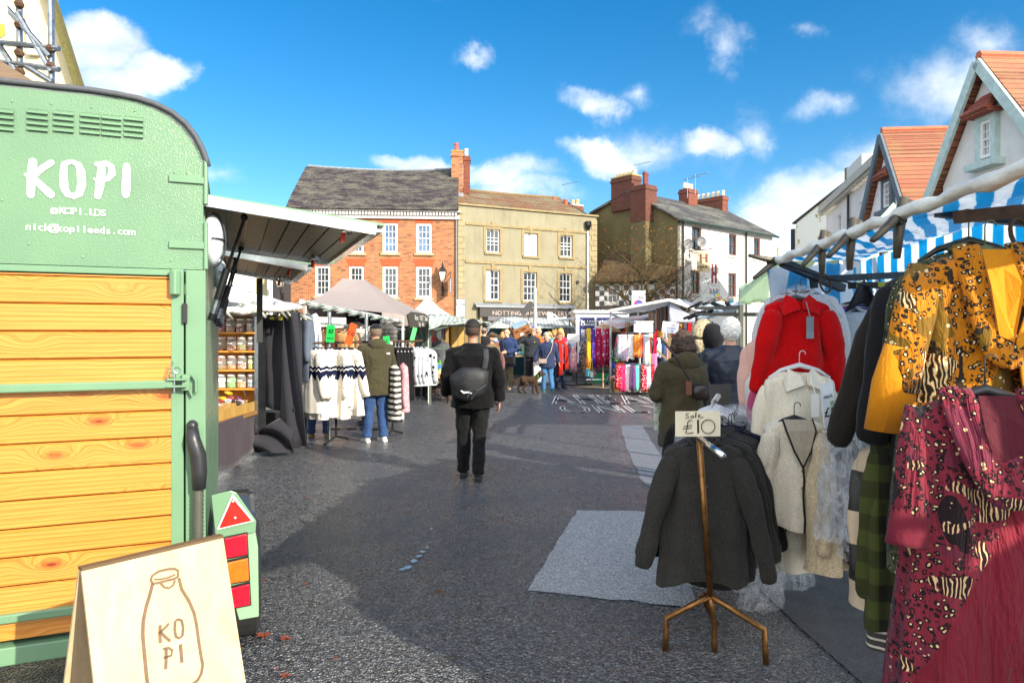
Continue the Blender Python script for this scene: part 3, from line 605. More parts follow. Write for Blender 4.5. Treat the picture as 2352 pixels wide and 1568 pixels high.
# ---- white terrace
tf = Facade(XY(1898, 38), XY(2030, 27.), 'white_terrace', 'three-storey off-white terrace with bracketed cornice on the right side')
zt2 = tf.px(1960, 460)[1]; tw = [tf.rect(1922, 1933, 493, 560), tf.rect(1974, 1988, 462, 545)]
tw = [(a, b, c, d) for a, b, c, d in tw]; tw = [(min(a, b), max(a, b), c, d) for a, b, c, d in tw]
zA = tf.px(1900, 492)[1]; MBt = MB(); wall_open(MBt, 0, tf.L, 0, zA, tw); MBt.add([(0, 0, 0), (0, 6, 0), (0, 6, zA), (0, 0, zA)], [(0, 3, 2, 1)]); MBt.obj('wall', render_wall('#e6e3df', '#d8d5d2', .6, '#8f8d8a', .25), tf.root)
for r in tw: window(tf.root, r, 2, 4, WHITE, glassdark('#4b4f52'), sill=OFFW)
cb = MB(); cb.box(-.2, tf.L, -.4, .05, zA+.15, zA+.5)
for j in range(40): cb.box(tf.L*j/40, tf.L*j/40+.16, -.3, 0, zA, zA+.15)
cb.obj('cornice', plain('#b9b5a8', .7), tf.root); u_ = tf.px(1953, 520)[0]; MB().tube([(u_, -.1, 0), (u_, -.1, zA)], .06, 6).obj('drainpipe', BLACKM, tf.root)
MB().box(4, 7, .2, 2, zA+.5, zA+1.6).obj('parapet_block', OFFW, tf.root)
# ---- gabled houses on the right
TERRA = rooftile('#ab684c', '#965640', '#8a7a4a', .35, .16, .17); TERRA2 = rooftile('#a8503c', '#8e4030', '#7a6a44', .35, .16, .17)
ROUGH = render_wall('#e6e3de', '#d6d3cf', 3., '#b5b2ae', .2)
def gable_house(name, label, apex, left, right, D, wallmat, board, tile, win, back=9., skew=0., rightD=None):
    """gable wall facing the square; apex/left/right are photo points"""
    D2 = rightD or D; La = XY(left[0], D); Rb = XY(right[0], D2); f = Facade(La, Rb, name, label)
    ua, za = f.px(*apex); zl_ = H0-(left[1]-766)/F*D; zr_ = H0-(right[1]-766)/F*D2; L = f.L
    MB().poly([(0.1, 0, 0), (L-.1, 0, 0), (L-.1, 0, zr_), (ua, 0, za-.25), (.1, 0, zl_)], (0, .3, 0)).obj('wall', wallmat, f.root)
    MB().box(L-.3, L-.1, .3, back, 0, zr_).box(.1, .3, .3, back, 0, zl_).obj('side_wall', wallmat, f.root)
    o_ = .22
    for a, za_ in (((0-.25, zl_-.3), 0), ((L+.25, zr_-.3), 1)):
        b = MB(); b.add([(a[0], -o_, a[1]), (ua, -o_, za), (ua, back, za), (a[0], back, a[1])], [(0, 1, 2, 3)])
        r_ = b.obj('roof', tile, f.root, solid=.12)
    bb = MB(); bb.bar((-.2, -o_-.05, zl_-.38), (ua, -o_-.05, za-.12), .08, .23, up=Vector((0, -1, 0)).cross(Vector((1, 0, 1)))); bb.bar((L+.2, -o_-.05, zr_-.38), (ua, -o_-.05, za-.12), .08, .23, up=Vector((0, -1, 0)).cross(Vector((-1, 0, 1))))
    bb.obj('bargeboard', board, f.root)
    MB().tube([(ua, -o_, za+.05), (ua, back, za+.05)], .11, 6).obj('roof_ridge', plain('#bd6a4c', .8), f.root)
    x0, x1, y0, y1 = win; r = f.rect(x0, x1, y0, y1)
    w_ = window(f.root, (r[0], r[1], r[2], r[3]), 2, 4, WHITE, GLASS, sill=None, fw=.07, rev=-.06)
    s_ = MB(); s_.box(r[0]-.14, r[0]-.002, -.14, .0, r[2]-.1, r[3]+.12); s_.box(r[1]+.002, r[1]+.14, -.14, .0, r[2]-.1, r[3]+.12); s_.box(r[0], r[1], -.14, 0, r[3]+.002, r[3]+.12); s_.box(r[0]-.3, r[1]+.3, -.3, 0, r[2]-.25, r[2]-.1); s_.obj('window_surround', board, w_)
    h_ = MB(); c = (r[0]+r[1])/2; w2 = (r[1]-r[0])/2+.25; h_.poly([(c-w2, -.45, r[3]+.2), (c+w2, -.45, r[3]+.2), (c+w2*.5, -.05, r[3]+.62), (c-w2*.5, -.05, r[3]+.62)], (0, .1, -.1)); h_.box(c-w2, c+w2, -.4, 0, r[3]+.12, r[3]+.2); h_.obj('hood_tiles', TERRA2, w_)
    return f
gable_house('gabled_house', 'nearer gabled house with sage bargeboards, rough grey wall and terracotta roof at the right edge', (2268, 133), (2160, 430), (2480, 400), 17.5, ROUGH, plain('#b6c9c3', .6), TERRA, (2262, 2287, 277, 362), 12., rightD=13.5)
gable_house('gabled_house', 'smaller gabled house with orange tile roof and dark bargeboards beyond the nearer one', (2040, 303), (1982, 560), (2108, 520), 25., plain('#eceaea', .8), plain('#5f6a72', .6), TERRA, (2037, 2052, 418, 475), 12., rightD=21)
# ---- top-left cream house with scaffold
lf = Facade((-12.5, 11.5), (-7.3, 12.2), 'cream_house', 'cream rendered house with steep gable behind the scaffolding at top left')
ul = lambda x, y: lf.px(x, y)
e1 = ul(128, 0); e0 = ul(178, 210); r = lf.rect(67, 96, 30, 130)
b = MB(); b.poly([(0, 0, 0), (e0[0], 0, 0), (e0[0], 0, e0[1]), ul(110, -25)[0:1]+(0,)+ul(110, -25)[1:2], (0, 0, ul(110, -25)[1]+3)], (0, .3, 0)); b.obj('wall', plain('#d5c7a0', .9, var=.05), lf.root)
MB().bar((e0[0]+.12, -.1, e0[1]-.1), (ul(108, -30)[0]+.05, -.1, ul(108, -30)[1]), .22, .1).obj('roof_verge', plain('#5f5a30', .9, var=.4, vs=30.), lf.root)
window(lf.root, r, 2, 2, WHITE, GLASSB, fw=.09, rev=-.05)
t = thing('scaffolding', 'galvanised tube scaffolding with timber boards at top left', 'scaffold', (0, 0, 0))
sp = MB()
D_ = 9.6
for xv in (44, 117): sp.tube([W(xv, -60, D_), W(xv+2, 240, D_)], .04, 8)
for (a, b_) in [((-30, -30), (115, 130)), ((40, 30), (118, 165)), ((-30, 60), (60, 200)), ((0, 98), (136, 112)), ((-20, 140), (136, 160)), ((60, 152), (120, 190))]: sp.tube([W(a[0], a[1], D_-.06), W(b_[0], b_[1], D_-.06)], .04, 8)
sp.obj('tube', STEEL, t)
for (x, y) in ((44, 10), (44, 58), (44, 122), (46, 165), (117, 112), (117, 152)): MB().ell(W(x, y, D_-.05), (.07, .07, .06), 6, 4).obj('coupler', RUST, t)
bd = MB(); bd.bar(W(-20, 150, D_-.2), W(100, 225, D_-.2), .04, .24); bd.obj('scaffold_board', woodmat('#6d5a48', '#8a755e', .8), t)
bd = MB(); bd.poly([W(-60, 190, D_), W(40, 200, D_), W(80, 260, D_+.8), W(-60, 260, D_+.8)], (0, 0, .05)); bd.obj('platform', woodmat('#5b4a38', '#75614b', .8), t)
t = thing('notice_sign', 'white and yellow scaffolding notice cut by the top left corner', 'sign', (0, 0, 0)); MB().poly([W(-40, -30, 9.3), W(12, -8, 9.3), W(15, 75, 9.3), W(5, 90, 9.3), W(-40, 75, 9.3)], (0, .03, 0)).obj('panel', WHITE, t)
MB().poly([W(-40, 50, 9.28), W(9, 55, 9.28), W(11, 78, 9.28), W(3, 86, 9.28), W(-40, 73, 9.28)], (0, .012, 0)).obj('yellow_band', plain('#e2cf3a', .5), t)
# ---- white house and dark wall behind the trailer hatches
t = thing('white_house', 'bright white house with pale stone pilaster behind the trailer hatches', 'building', (0, 0, 0))
wa, wb_ = XY(455, 27), XY(626, 30)
wf = Facade(wa, wb_, 'white_house_front', 'x'); wf.root.parent = None
bpy.data.objects.remove(t); wf.root.name = 'white_house'; wf.root['label'] = 'bright white house with pale stone pilaster behind the trailer hatches'
MB().box(0, wf.L, 0, .4, 0, 6.2).obj('wall', plain('#e3e2df', .8, var=.04), wf.root)
u_ = wf.px(597, 600)[0]; MB().box(u_-.22, u_+.22, -.2, -.002, 0, 5.2).box(u_-.32, u_+.32, -.26, -.2, 4.4, 4.7).obj('pilaster', plain('#b3a982', .8), wf.root)
r = wf.rect(492, 533, 652, 690); window(wf.root, r, 2, 2, BLACKM, GLASS, fw=.08, rev=-.02)
df = Facade(XY(626, 31), XY(668, 36.5), 'dark_house_wall', 'dark painted house wall between the white house and the brick building'); MB().box(0, df.L, 0, .4, 0, 5.9).obj('wall', plain('#33343a', .8, var=.2, vs=2.), df.root)
MB().poly([(-.2, -.3, 5.9), (df.L, -.3, 5.9), (df.L, 3, 7.2), (-.2, 3, 7.2)], (0, 0, .1)).obj('roof', plain('#2a2c33', .7), df.root)
lantern('black iron lantern on a bracket against the dark house wall', W(649, 650, 29.), bf.ang, 1.15)
# ---- bare tree
def tree(label, base, h, spread, seed):
    r_ = random.Random(seed); t = thing('bare_tree', label, 'tree', base); tr = MB(); tw_ = MB(); tips = []
    def grow(p, d, L, rad, lev):
        pts = [p]; q = p.copy(); dd = d.copy(); n = 4
        for k in range(n):
            dd = (dd+Vector((r_.uniform(-1, 1), r_.uniform(-1, 1), r_.uniform(-.5, .75)))*.28).normalized(); q = q+dd*L/n; pts.append(q.copy())
        rs = [rad*(1-.5*k/n) for k in range(n+1)]; (tr if lev < 2 else tw_).tube(pts, rs, 6 if lev < 2 else 4)
        if lev >= 4: tips.extend(pts[2:]); return
        for k in range({0: 8, 1: 6, 2: 5, 3: 5}[lev]):
            i = r_.randint(1 if lev else 2, n); a = r_.uniform(0, 6.283); side = Vector((math.cos(a), math.sin(a), r_.uniform(.1, .7))).normalized()
            grow(pts[i], (dd*.35+side*.8).normalized(), L*r_.uniform(.52, .78), rad*.5*(1-.1*i), lev+1)
    grow(Vector((0, 0, 0)), Vector((0, 0, 1)), h*.5, .17, 0)
    tr.obj('trunk', plain('#4a3f26', .9, var=.4, vs=12.), t, smooth=True); lv = MB()
    cr = tw_.obj('crown', plain('#4e4223', .9, var=.35, vs=8.), t)
    for p in r_.sample(tips, min(len(tips), 420)):
        a = Vector((r_.uniform(-1, 1), r_.uniform(-1, 1), r_.uniform(-1, 1))).normalized()*.055; b = a.cross(Vector((.3, .5, .8))).normalized()*.04
        lv.cm = r_.randint(0, 1); lv.add([p-a, p+b, p+a, p-b], [(0, 1, 2, 3)])
    lv.obj('leaves', [plain('#b4622a', .8), plain('#7a6a28', .8)], cr, solid=.006); return t
tree('nearly bare tree with a few orange leaves in front of the chequered shop', Vector((*XY(1478, 37), 0)), 9.2, 3, 5)
tree('small bare shrub-like tree with russet leaves against the corner of the white bar', Vector((*XY(1550, 36), 0)), 4.6, 2, 11)
# =====================================================================
# TRAILER
# =====================================================================
TANG = math.atan2(.38, .925); TA = Vector((-1.397, 3.1, 0)); ux_ = Vector((math.cos(TANG), math.sin(TANG), 0))
TR = thing('coffee_trailer', 'sage green horsebox coffee trailer clad in knotty orange pine with raised side hatches', 'trailer', TA, TANG)
def TP(xv, yv):
    k = (xv-1176)/F; u = (k*TA.y-TA.x)/(ux_.x-k*ux_.y); D = TA.y+u*ux_.y; return u, H0-(yv-766)/F*D
def TV(xv, yv, y=0.): u, z = TP(xv, yv); return Vector((u, y, z))
# paints
m_, q, p_, o_ = bsdf('hammered_green_paint'); c_ = oc(q)
n_ = q.n('ShaderNodeTexVoronoi', {'Vector': q.vscale(c_, 1.25, 1, .9), 'Scale': 170., 'Randomness': 1.}).outputs['Distance']
setp(q, p_, col=q.mix(q.mr(q.noise(c_, 3., 5.), .3, .7), hx('#5e7f62'), hx('#678a6a')), rough=.25, spec=.5, nor=bump(q, q.math('ADD', n_, q.noise(c_, 110., 2.)), .32, .003)); GREENH = m_
GREEN = plain('#678a6b', .32, var=.05, vs=3., bs=30., bst=.05)
m_, q, p_, o_ = bsdf('knotty_pine'); c_ = oc(q); x, y, z = q.sep(c_)
row = q.math('FLOOR', q.math('DIVIDE', z, .117)); ro = q.n('ShaderNodeTexWhiteNoise', {'W': row}, noise_dimensions='1D').outputs[0]
xs = q.math('ADD', x, q.math('MULTIPLY', ro, 7.3)); fz = q.math('FRACT', q.math('DIVIDE', z, .117))
kv = q.com(q.math('MULTIPLY', xs, 3.4), q.math('MULTIPLY', z, 8.5), ro)
vk = q.n('ShaderNodeTexVoronoi', {'Vector': kv, 'Scale': 1., 'Randomness': .85}); kd = vk.outputs['Distance']; kr = q.sep(vk.outputs['Color'])[0]
near = q.mr(kd, .0, .55, 1, 0, True); ksel = q.math('GREATER_THAN', kr, .42)
dk = q.math('MULTIPLY', near, ksel)
gv = q.com(q.math('MULTIPLY', xs, 1.1), q.math('ADD', q.math('MULTIPLY', z, 30.), q.math('MULTIPLY', dk, 2.2)), ro)
g1 = q.n('ShaderNodeTexWave', {'Vector': gv, 'Scale': .55, 'Distortion': 5., 'Detail': 3., 'Detail Scale': 1.1, 'Detail Roughness': .6}, bands_direction='Y').outputs['Fac']
g2 = q.noise(q.vscale(gv, 1.5, 4, 1), 1.5, 5., .7)
rd_ = q.math('SINE', q.math('MULTIPLY', kd, 75.))
cl = q.mix(q.mr(g2, .3, .7), hx('#b9742e'), hx('#d39848')); cl = q.mix(q.mr(g1, .75, 1., 0, .4), cl, hx('#8a4812')); cl = q.mix(q.mr(ro, 0, 1, 0, .25), cl, hx('#bf701a'))
cl = q.mix(q.math('MULTIPLY', q.mr(rd_, .2, 1.), q.math('MULTIPLY', q.mr(kd, .12, .34, .6, 0), ksel)), cl, hx('#a5571c'))
cl = q.mix(q.math('MULTIPLY', q.mr(kd, .10, .20, .75, 0), ksel), cl, hx('#a14d1c')); cl = q.mix(q.math('MULTIPLY', q.mr(kd, .055, .085, 1, 0), ksel), cl, hx('#7a2f1a'))
setp(q, p_, col=cl, rough=.33, spec=.5, nor=bump(q, q.math('ADD', g1, g2), .18, .003)); PINE = m_
# rear panel outline
topc = [(0, 192), (60, 198), (120, 205), (200, 213), (260, 222), (310, 232), (350, 245), (388, 264), (420, 290), (442, 318), (458, 348), (467, 372)]
tp = [TP(x, y) for x, y in topc]; ac = tp[0][0]-.03
left = [(2*ac-u, z) for u, z in tp[1:]][::-1]; prof = left+tp
zl = TP(200, 611)[1]; ubL = left[0][0]
P_ = [(u, 0, z) for u, z in prof]+[(tp[-1][0], 0, zl), (ubL, 0, zl)]
MB().poly(P_[::-1], (0, .06, 0)).obj('upper_panel', GREENH, TR)
tr_ = MB(); tr_.tube([(u+.012*(1 if u > ac else -1)*(k_ > 0), -.005, z+.012) for k_, (u, z) in enumerate(prof)]+[(tp[-1][0]+.02, 0, tp[-1][1]-.02)], .013, 8); tr_.obj('roof_trim', plain('#4c4f54', .7, var=.2, vs=60.), TR, smooth=True)
# lettering
lt = MB(); WHT = plain('#f2f2ee', .45, var=.02, bst=0, spec=.3)
def brush(mb, pts, wd, y=-.004):
    pts = [TV(x, yy, y) for x, yy in pts]
    k = len(pts); L = []; Rr = []
    for i, p in enumerate(pts):
        d = (pts[min(i+1, k-1)]-pts[max(i-1, 0)]).normalized(); n_ = Vector((-d.z, 0, d.x)); w_ = (wd[i] if isinstance(wd, (list, tuple)) else wd)/2
        L.append(p+n_*w_); Rr.append(p-n_*w_)
    for i in range(k-1): mb.add([L[i], Rr[i], Rr[i+1], L[i+1]], [(0, 1, 2, 3)])
    for p, s_ in ((pts[0], wd[0] if isinstance(wd, (list, tuple)) else wd), (pts[-1], wd[-1] if isinstance(wd, (list, tuple)) else wd)):
        mb.add([p+Vector((math.cos(a)*s_*.5, -.0004, math.sin(a)*s_*.5)) for a in [6.283*j/10 for j in range(10)]], [tuple(range(9, -1, -1))])
W1 = .030
brush(lt, [(76, 372), (74, 395), (72, 420), (71, 448)], [W1, W1*1.1, W1, W1*.9])
brush(lt, [(60, 402), (74, 410)], [.014, .02]); brush(lt, [(118, 374), (96, 388), (76, 408)], [.024, .024, .02]); brush(lt, [(76, 408), (96, 428), (117, 447)], [.022, .028, .03])
brush(lt, [(148, 378), (146, 405), (148, 432), (156, 447), (170, 451), (182, 446), (188, 425), (187, 396), (180, 378), (165, 372), (150, 376)], [.022, .03, .03, .026, .024, .028, .032, .032, .024, .018, .02])
brush(lt, [(234, 382), (232, 405), (229, 430), (225, 452)], [.03, .03, .032, .024]); brush(lt, [(222, 378), (245, 375), (256, 384), (258, 400), (248, 411), (234, 414), (218, 412)], [.018, .02, .026, .026, .022, .018, .012])
brush(lt, [(291, 382), (291, 405), (290, 430), (289, 448)], [.026, .032, .034, .028])
lt.obj('brand_lettering', WHT, TR)
lt = MB(); u0_, z0_ = TP(136, 491); pit = TP(147, 491)[0]-TP(133.2, 491)[0]
text(lt, 'KOPI.LDS', u0_, z0_, .040, y=-.004, pitch=pit, align='L', bold=.018)
u0_, z0_ = TP(57, 528); pit = (TP(309, 528)[0]-u0_)/18.; text(lt, 'nick@kopileeds.com', u0_, z0_, .042, y=-.004, pitch=pit, align='L', bold=.018)
cu_, cz_ = TP(125, 485)
for a, b_, t_ in ((.014, .014, .003), (.007, .007, .0025)):
    n2_ = 16; ring = lambda r: [Vector((cu_+r*max(-.8, min(.8, math.cos(6.283*j/n2_)))*1.1, -.004, cz_+r*max(-.8, min(.8, math.sin(6.283*j/n2_)))*1.1)) if a > .01 else Vector((cu_+r*math.cos(6.283*j/n2_), -.004, cz_+r*math.sin(6.283*j/n2_))) for j in range(n2_)]
    lt.loft([ring(a), ring(a-t_)], caps=False)
lt.obj('small_lettering', WHT, TR)
# louvre vents, rivets
for k, (xc, yc) in enumerate([(5, 276), (85, 277.5), (146, 280), (209, 285), (256, 290), (308, 293)][:]):
    xc = [22, 87, 147, 208, 257, 308][k] if k else 8; uc, zc = TP(xc, yc); v = MB()
    for j in range(4):
        z = zc+.036-.024*j; v.loft([[Vector((uc+e*.037, -.001-.012*a, z+b_)) for e in (-1, 1)]+[Vector((uc+e*.035, -.001, z+b_+.002)) for e in (1, -1)] for a, b_ in ((0, -.008), (1, -.008), (.8, .002), (0, .009))])
    v.obj('louvre', GREENH, TR)
rv = MB()
for x, y in [(28, 233), (118, 239), (210, 247), (310, 255), (5, 460), (400, 396), (430, 398), (404, 555), (428, 555), (190, 590), (393, 598), (66, 560)]: rv.ell(TV(x, y, 0), (.006, .004, .006), 8, 4)
rv.obj('rivets', GREEN, TR)
# hinges of the right edge
hb = MB()
for (y0, y1) in ((402, 424), (553, 573)):
    a = TV(388, y0); b_ = TV(466, y1); hb.box(a.x, b_.x+.005, -.012, -.001, b_.z, a.z)
    hb.tube([(b_.x+.012, -.004, b_.z-.09), (b_.x+.012, -.004, a.z+.09)], .011, 8)
hb.obj('strap_hinge', GREEN, TR, bevel=.003)
# frame: rail, stiles, door
ur = TP(470, 620)[0]+.005; zb = TP(100, 1480)[1]; zrail1 = zl; zrail0 = TP(200, 628)[1]
fr = MB(); fr.box(-1.6, TP(392, 700)[0], -.004, .05, zrail0, zrail1-.003); fr.obj('top_rail', GREEN, TR, bevel=.004)
ust = TP(424, 800)[0]
MB().box(TP(393, 700)[0], ust-.003, -.012, .05, .32, zrail0+.03).obj('door_stile', GREEN, TR, bevel=.004)
MB().box(ust+.004, ur, -.008, .08, .28, zl-.003).obj('corner_post', GREEN, TR, bevel=.005)
u1_ = TP(394, 700)[0]; zt_ = zrail0-.006
pk = MB(); z = .36; 
while z < zt_-.005:
    z1 = min(math.floor(z/.117+1e-4)*.117+.117, zt_); pk.poly([(-1.58, 0, z+.003), (-1.58, -.009, z+.009), (-1.58, -.009, z1-.006), (-1.58, 0, z1)], (1.58+u1_, 0, 0)); z = z1+.0001
pk.obj('pine_cladding', PINE, TR)
MB().box(-1.58, u1_, .012, .05, .36, zt_).obj('door_backing', plain('#3a2410', .8), TR)
# horizontal green bars, lower sill
hb = MB(); a = TP(100, 888)[1]; hb.box(-1.58, u1_+.01, -.062, -.022, a-.018, a+.018); hb.obj('locking_bar', GREEN, TR, bevel=.006)
hb = MB(); a = TP(60, 1409)[1]; hb.box(-1.58, u1_-.02, -.04, -.01, a-.018, a+.018); hb.obj('lower_bar', GREEN, TR, bevel=.006)
MB().box(-1.6, ur, -.03, .06, .27, .345).obj('chassis_rail', GREEN, TR, bevel=.006)
# latch, pin, chain
lu, lz = TP(420, 884); lm = MB(); lm.box(lu-.06, lu+.02, -.075, -.01, lz-.004, lz+.004).box(lu-.06, lu+.02, -.075, -.01, lz+.026, lz+.034).box(lu, lu+.03, -.05, -.01, lz-.02, lz+.05).tube([(lu+.04, -.03, lz+.045), (lu+.055, -.03, lz+.02), (lu+.055, -.03, lz-.03), (lu+.04, -.03, lz-.05), (lu+.028, -.03, lz-.02)], .007, 6)
lm.obj('latch', GREEN, TR); lm = MB(); lm.tube([(lu-.03, -.06, lz+.06), (lu-.03, -.06, lz-.03)], .005, 6)
lm.tube([(lu-.02+.012*math.cos(a), -.06, lz+.07+.012*math.sin(a)) for a in [6.3*j/10 for j in range(11)]], .0025, 5); 
for j in range(7): lm.tube([(lu-.04-.004*j+.004*math.cos(a), -.06+.002*(j % 2), lz+.10-.014*j+.008*math.sin(a)) for a in [6.3*k/6 for k in range(7)]], .0016, 4)
lm.obj('pin_and_chain', STEEL, TR)
# strap tensioner top right of door and door hinges
hu, hz = TP(403, 650); MB().loft([[Vector((hu+dx, -.012-dy, z)) for dx, dy in ((-.022, 0), (-.022, .03), (0, .045), (.022, .03), (.022, 0))] for z in (hz-.055, hz+.055)]).obj('spring_cap', GREEN, TR, bevel=.006)
for yy, xx in ((720, 424),): a = TP(xx, yy); MB().box(a[0]-.008, a[0]+.012, -.03, -.008, a[1]-.045, a[1]+.045).obj('door_hinge', BLACKM, TR, bevel=.003)
# waste pipe
b = MB(); k1 = [TV(443, 975, -.03), TV(445, 1005, -.05), TV(456, 1040, -.05), TV(459, 1080, -.045), TV(458, 1118, -.045)]
b.tube(k1, [.022, .03, .034, .032, .028], 12); b.ell(k1[0], (.024, .03, .026), 10, 6); o = b.obj('waste_pipe', plain('#26282b', .4, var=.2), TR, smooth=True)
b = MB(); p0 = TV(457, 1110, -.045); p1 = TV(455, 1420, -.045); n3 = 64
b.tube([p0.lerp(p1, j/n3) for j in range(n3+1)], [.0235 if j % 2 else .0185 for j in range(n3+1)], 10); b.obj('ribbed_hose', plain('#55584f', .35, .3, var=.15), o, smooth=True)
# light cluster board
b = MB(); b.poly([TV(486, 1132, -.05), TV(497, 1236, -.05), TV(586, 1215, -.05), TV(588, 1190, -.05), TV(543, 1126, -.05), TV(530, 1121, -.05)], (0, .012, 0)); lb = b.obj('light_board', GREEN, TR, bevel=.003)
b = MB(); b.poly([TV(497, 1178, -.052)+Vector((0, -.006, 0)), TV(498, 1209, -.058), TV(499, 1209, -.058)], (0, .001, 0))
b = MB(); b.poly([TV(498, 1209, -.055), TV(583, 1189, -.055), TV(534, 1127, -.055)], (0, -.004, 0)); b.obj('reflector_rim', WHT, lb, bevel=.002)
RED = plain('#d6241c', .2, var=.12, vs=40., bst=.3, bs=300.); REDL = plain('#b3122a', .12, var=.2, vs=20., bst=.3, bs=400.); AMB = plain('#e0661a', .12, var=.15, vs=20., bst=.3, bs=400.)
b = MB(); b.poly([TV(504, 1204, -.061), TV(577, 1187, -.061), TV(534, 1136, -.061)], (0, -.004, 0)); b.obj('triangle_reflector', RED, lb)
b = MB()
for x, y in ((535, 1143), (540, 1180)): b.ell(TV(x, y, -.067), (.005, .003, .005), 8, 4)
b.obj('reflector_rivets', WHT, lb)
b = MB(); b.poly([TV(499, 1238, -.04), TV(549, 1416, -.04), TV(594, 1408, -.04), TV(592, 1250, -.04), TV(586, 1217, -.04)], (0, .13, 0)); cl_ = b.obj('lamp_housing', plain('#84a886', .3, var=.05), TR, bevel=.004)
for (y0, y1, xa, xb, m__, nm) in ((1223, 1275, 516, 568, REDL, 'red'), (1278, 1333, 520, 571, AMB, 'amber'), (1336, 1388, 528, 574, REDL, 'red')):
    b = MB(); q1 = [TV(xa-3, y0+2, -.042), TV(xa-1, y1+2, -.042), TV(xb+3, y1-8, -.042), TV(xb, y0-9, -.042)]; b.poly(q1, (0, -.008, 0)); r_ = b.obj('lamp_surround', BLACKM, cl_)
    b = MB(); q1 = [TV(xa, y0+5, -.052), TV(xa+1, y1-2, -.052), TV(xb, y1-11, -.052), TV(xb-2, y0-6, -.052)]; b.poly(q1, (0, -.012, 0)); o = b.obj('tail_lamp', m__, cl_, bevel=.004); o['label'] = nm+' square lamp lens'
# wheel, mudguard
def wheel(u, y, r, w_):
    b = MB(); pr = [(r*.62, -w_/2), (r*.9, -w_/2), (r, -w_*.38), (r*1.0, 0), (r, w_*.38), (r*.9, w_/2), (r*.62, w_/2)]
    b.lathe(pr, (0, 0, 0), 32); b.xf(Matrix.Translation((u, y, r)) @ Matrix.Rotation(R(90), 4, 'Y')); o = b.obj('wheel', plain('#1e1f20', .85, var=.3, vs=40., bs=120., bst=.5), TR, smooth=False)
    MB().lathe([(r*.6, -w_*.4), (r*.5, -w_*.1), (.02, -w_*.05), (.02, w_*.3), (r*.5, w_*.3), (r*.6, w_*.45)], (0, 0, 0), 24).xf(Matrix.Translation((u, y, r)) @ Matrix.Rotation(R(90), 4, 'Y')).obj('rim', STEEL, o)
wheel(TP(572, 1460)[0]-.02, .62, .31, .17); wheel(TP(572, 1460)[0]-.04, 1.35, .31, .17)
b = MB(); uw = TP(572, 1460)[0]-.02; ring = lambda a, e: Vector((uw+e*.12, .62+math.cos(a)*.42, .31+math.sin(a)*.42))
for a0, a1 in ((0, 180),): b.grid(lambda i, j: Vector((uw-.10+.16*j, (.40-.40*math.cos(math.pi*i))*.9+.25, .33+.37*min(1, 1.6*math.sin(math.pi*i)))), 16, 4)
b.obj('mudguard', plain('#3d444c', .3, .3, var=.2), TR, smooth=True, solid=.012)
# trailer body sides & roof
sid = MB(); sid.box(-.02, .0, .08, 3.6, .3, TP(467, 372)[1]-.12); sid.obj('side_wall', GREEN, TR)
rf = MB(); rf.loft([[Vector((u, y, z)) for u, z in prof] for y in (.0, 3.6)], caps=False, close=False); rf.obj('roof', plain('#7d8086', .5), TR, solid=.02)
sid = MB(); sid.box(-1.6, -1.58, .05, 3.6, .3, 2.2).box(-1.58, -.03, 3.5, 3.6, .3, 2.2).box(-1.6, -.02, .05, 3.6, .26, .3); sid.obj('body_shell', GREEN, TR)
# hatches
def loc(v): return TR_inv @ v
TR_M = Matrix.Translation(TA) @ Matrix.Rotation(TANG, 4, 'Z'); TR_inv = TR_M.inverted()
BOARDU = woodmat('#6b5238', '#94754e', .42, 1.1, 'x', .4)
def hatch(y0, y1, zh, L, zo):
    P00 = Vector((0, y0, zh)); P10 = Vector((L, y0, zo)); P11 = Vector((L, y1, zo)); P01 = Vector((0, y1, zh)); up = Vector((0, 0, .012))
    b = MB(); k = 8
    for j in range(k):
        a, c = j/k, (j+1)/k-.012; b.poly([P00.lerp(P10, a), P00.lerp(P10, c), P01.lerp(P11, c), P01.lerp(P11, a)], up)
    o = b.obj('hatch', BOARDU, TR)
    b = MB(); b.poly([P00+up*1.2, P10+up*1.2+Vector((.045, 0, 0)), P11+up*1.2+Vector((.045, 0, 0)), P01+up*1.2], (0, 0, .012)); b.obj('hatch_skin', GREEN, o)
    b = MB(); b.bar(P00+Vector((0, -.008, -.008)), P10+Vector((0, -.008, -.008)), .016, .05).bar(P01+Vector((0, .008, -.008)), P11+Vector((0, .008, -.008)), .016, .05).bar(P10+Vector((.008, 0, -.01)), P11+Vector((.008, 0, -.01)), .05, .016); b.obj('metal_edging', plain('#cfd4d6', .18, .9, var=.05), o)
    for t_ in (.12, .92):
        a = P00.lerp(P01, t_)+(P10-P00)*.22*1.0; c = Vector((.02, y0+(y1-y0)*t_+(.05 if t_ < .5 else -.05), zh-.55))
        m1 = a.lerp(c, .52); s_ = MB(); s_.tube([a+Vector((0, 0, -.03)), m1], .008, 8); s_.ell(a+Vector((0, 0, -.02)), .018, 8, 6); g_ = s_.obj('gas_strut', plain('#2b2c2e', .2, .7, bst=0), o); MB().tube([m1, c], .018, 10).obj('strut_cylinder', plain('#17181a', .3, bst=0), g_)
        MB().tube([m1.lerp(c, .6), m1.lerp(c, .86)], .0186, 10).obj('strut_label', STEEL, g_)
    for t_ in (.06, .88):
        a = P00.lerp(P01, t_)+(P10-P00)*.84; s_ = MB(); s_.lathe([(.03, -.025), (.035, -.01), (.035, 0)], a, 10).tube([a+Vector((0, 0, -.02)), a+Vector((.02, 0, -.035))], .012, 6); g_ = s_.obj('catch', plain('#b5b8ba', .2, .9), o); MB().tube([a+Vector((-.02, 0, -.03)), a+Vector((-.025, 0, -.08))], [.01, .014], 8).obj('catch_handle', plain('#c23218', .3), g_)
    return o
hatch(0.03, 1.72, 2.245, .784, 2.157); hatch(1.92, 3.35, 2.235, .64, 2.13)
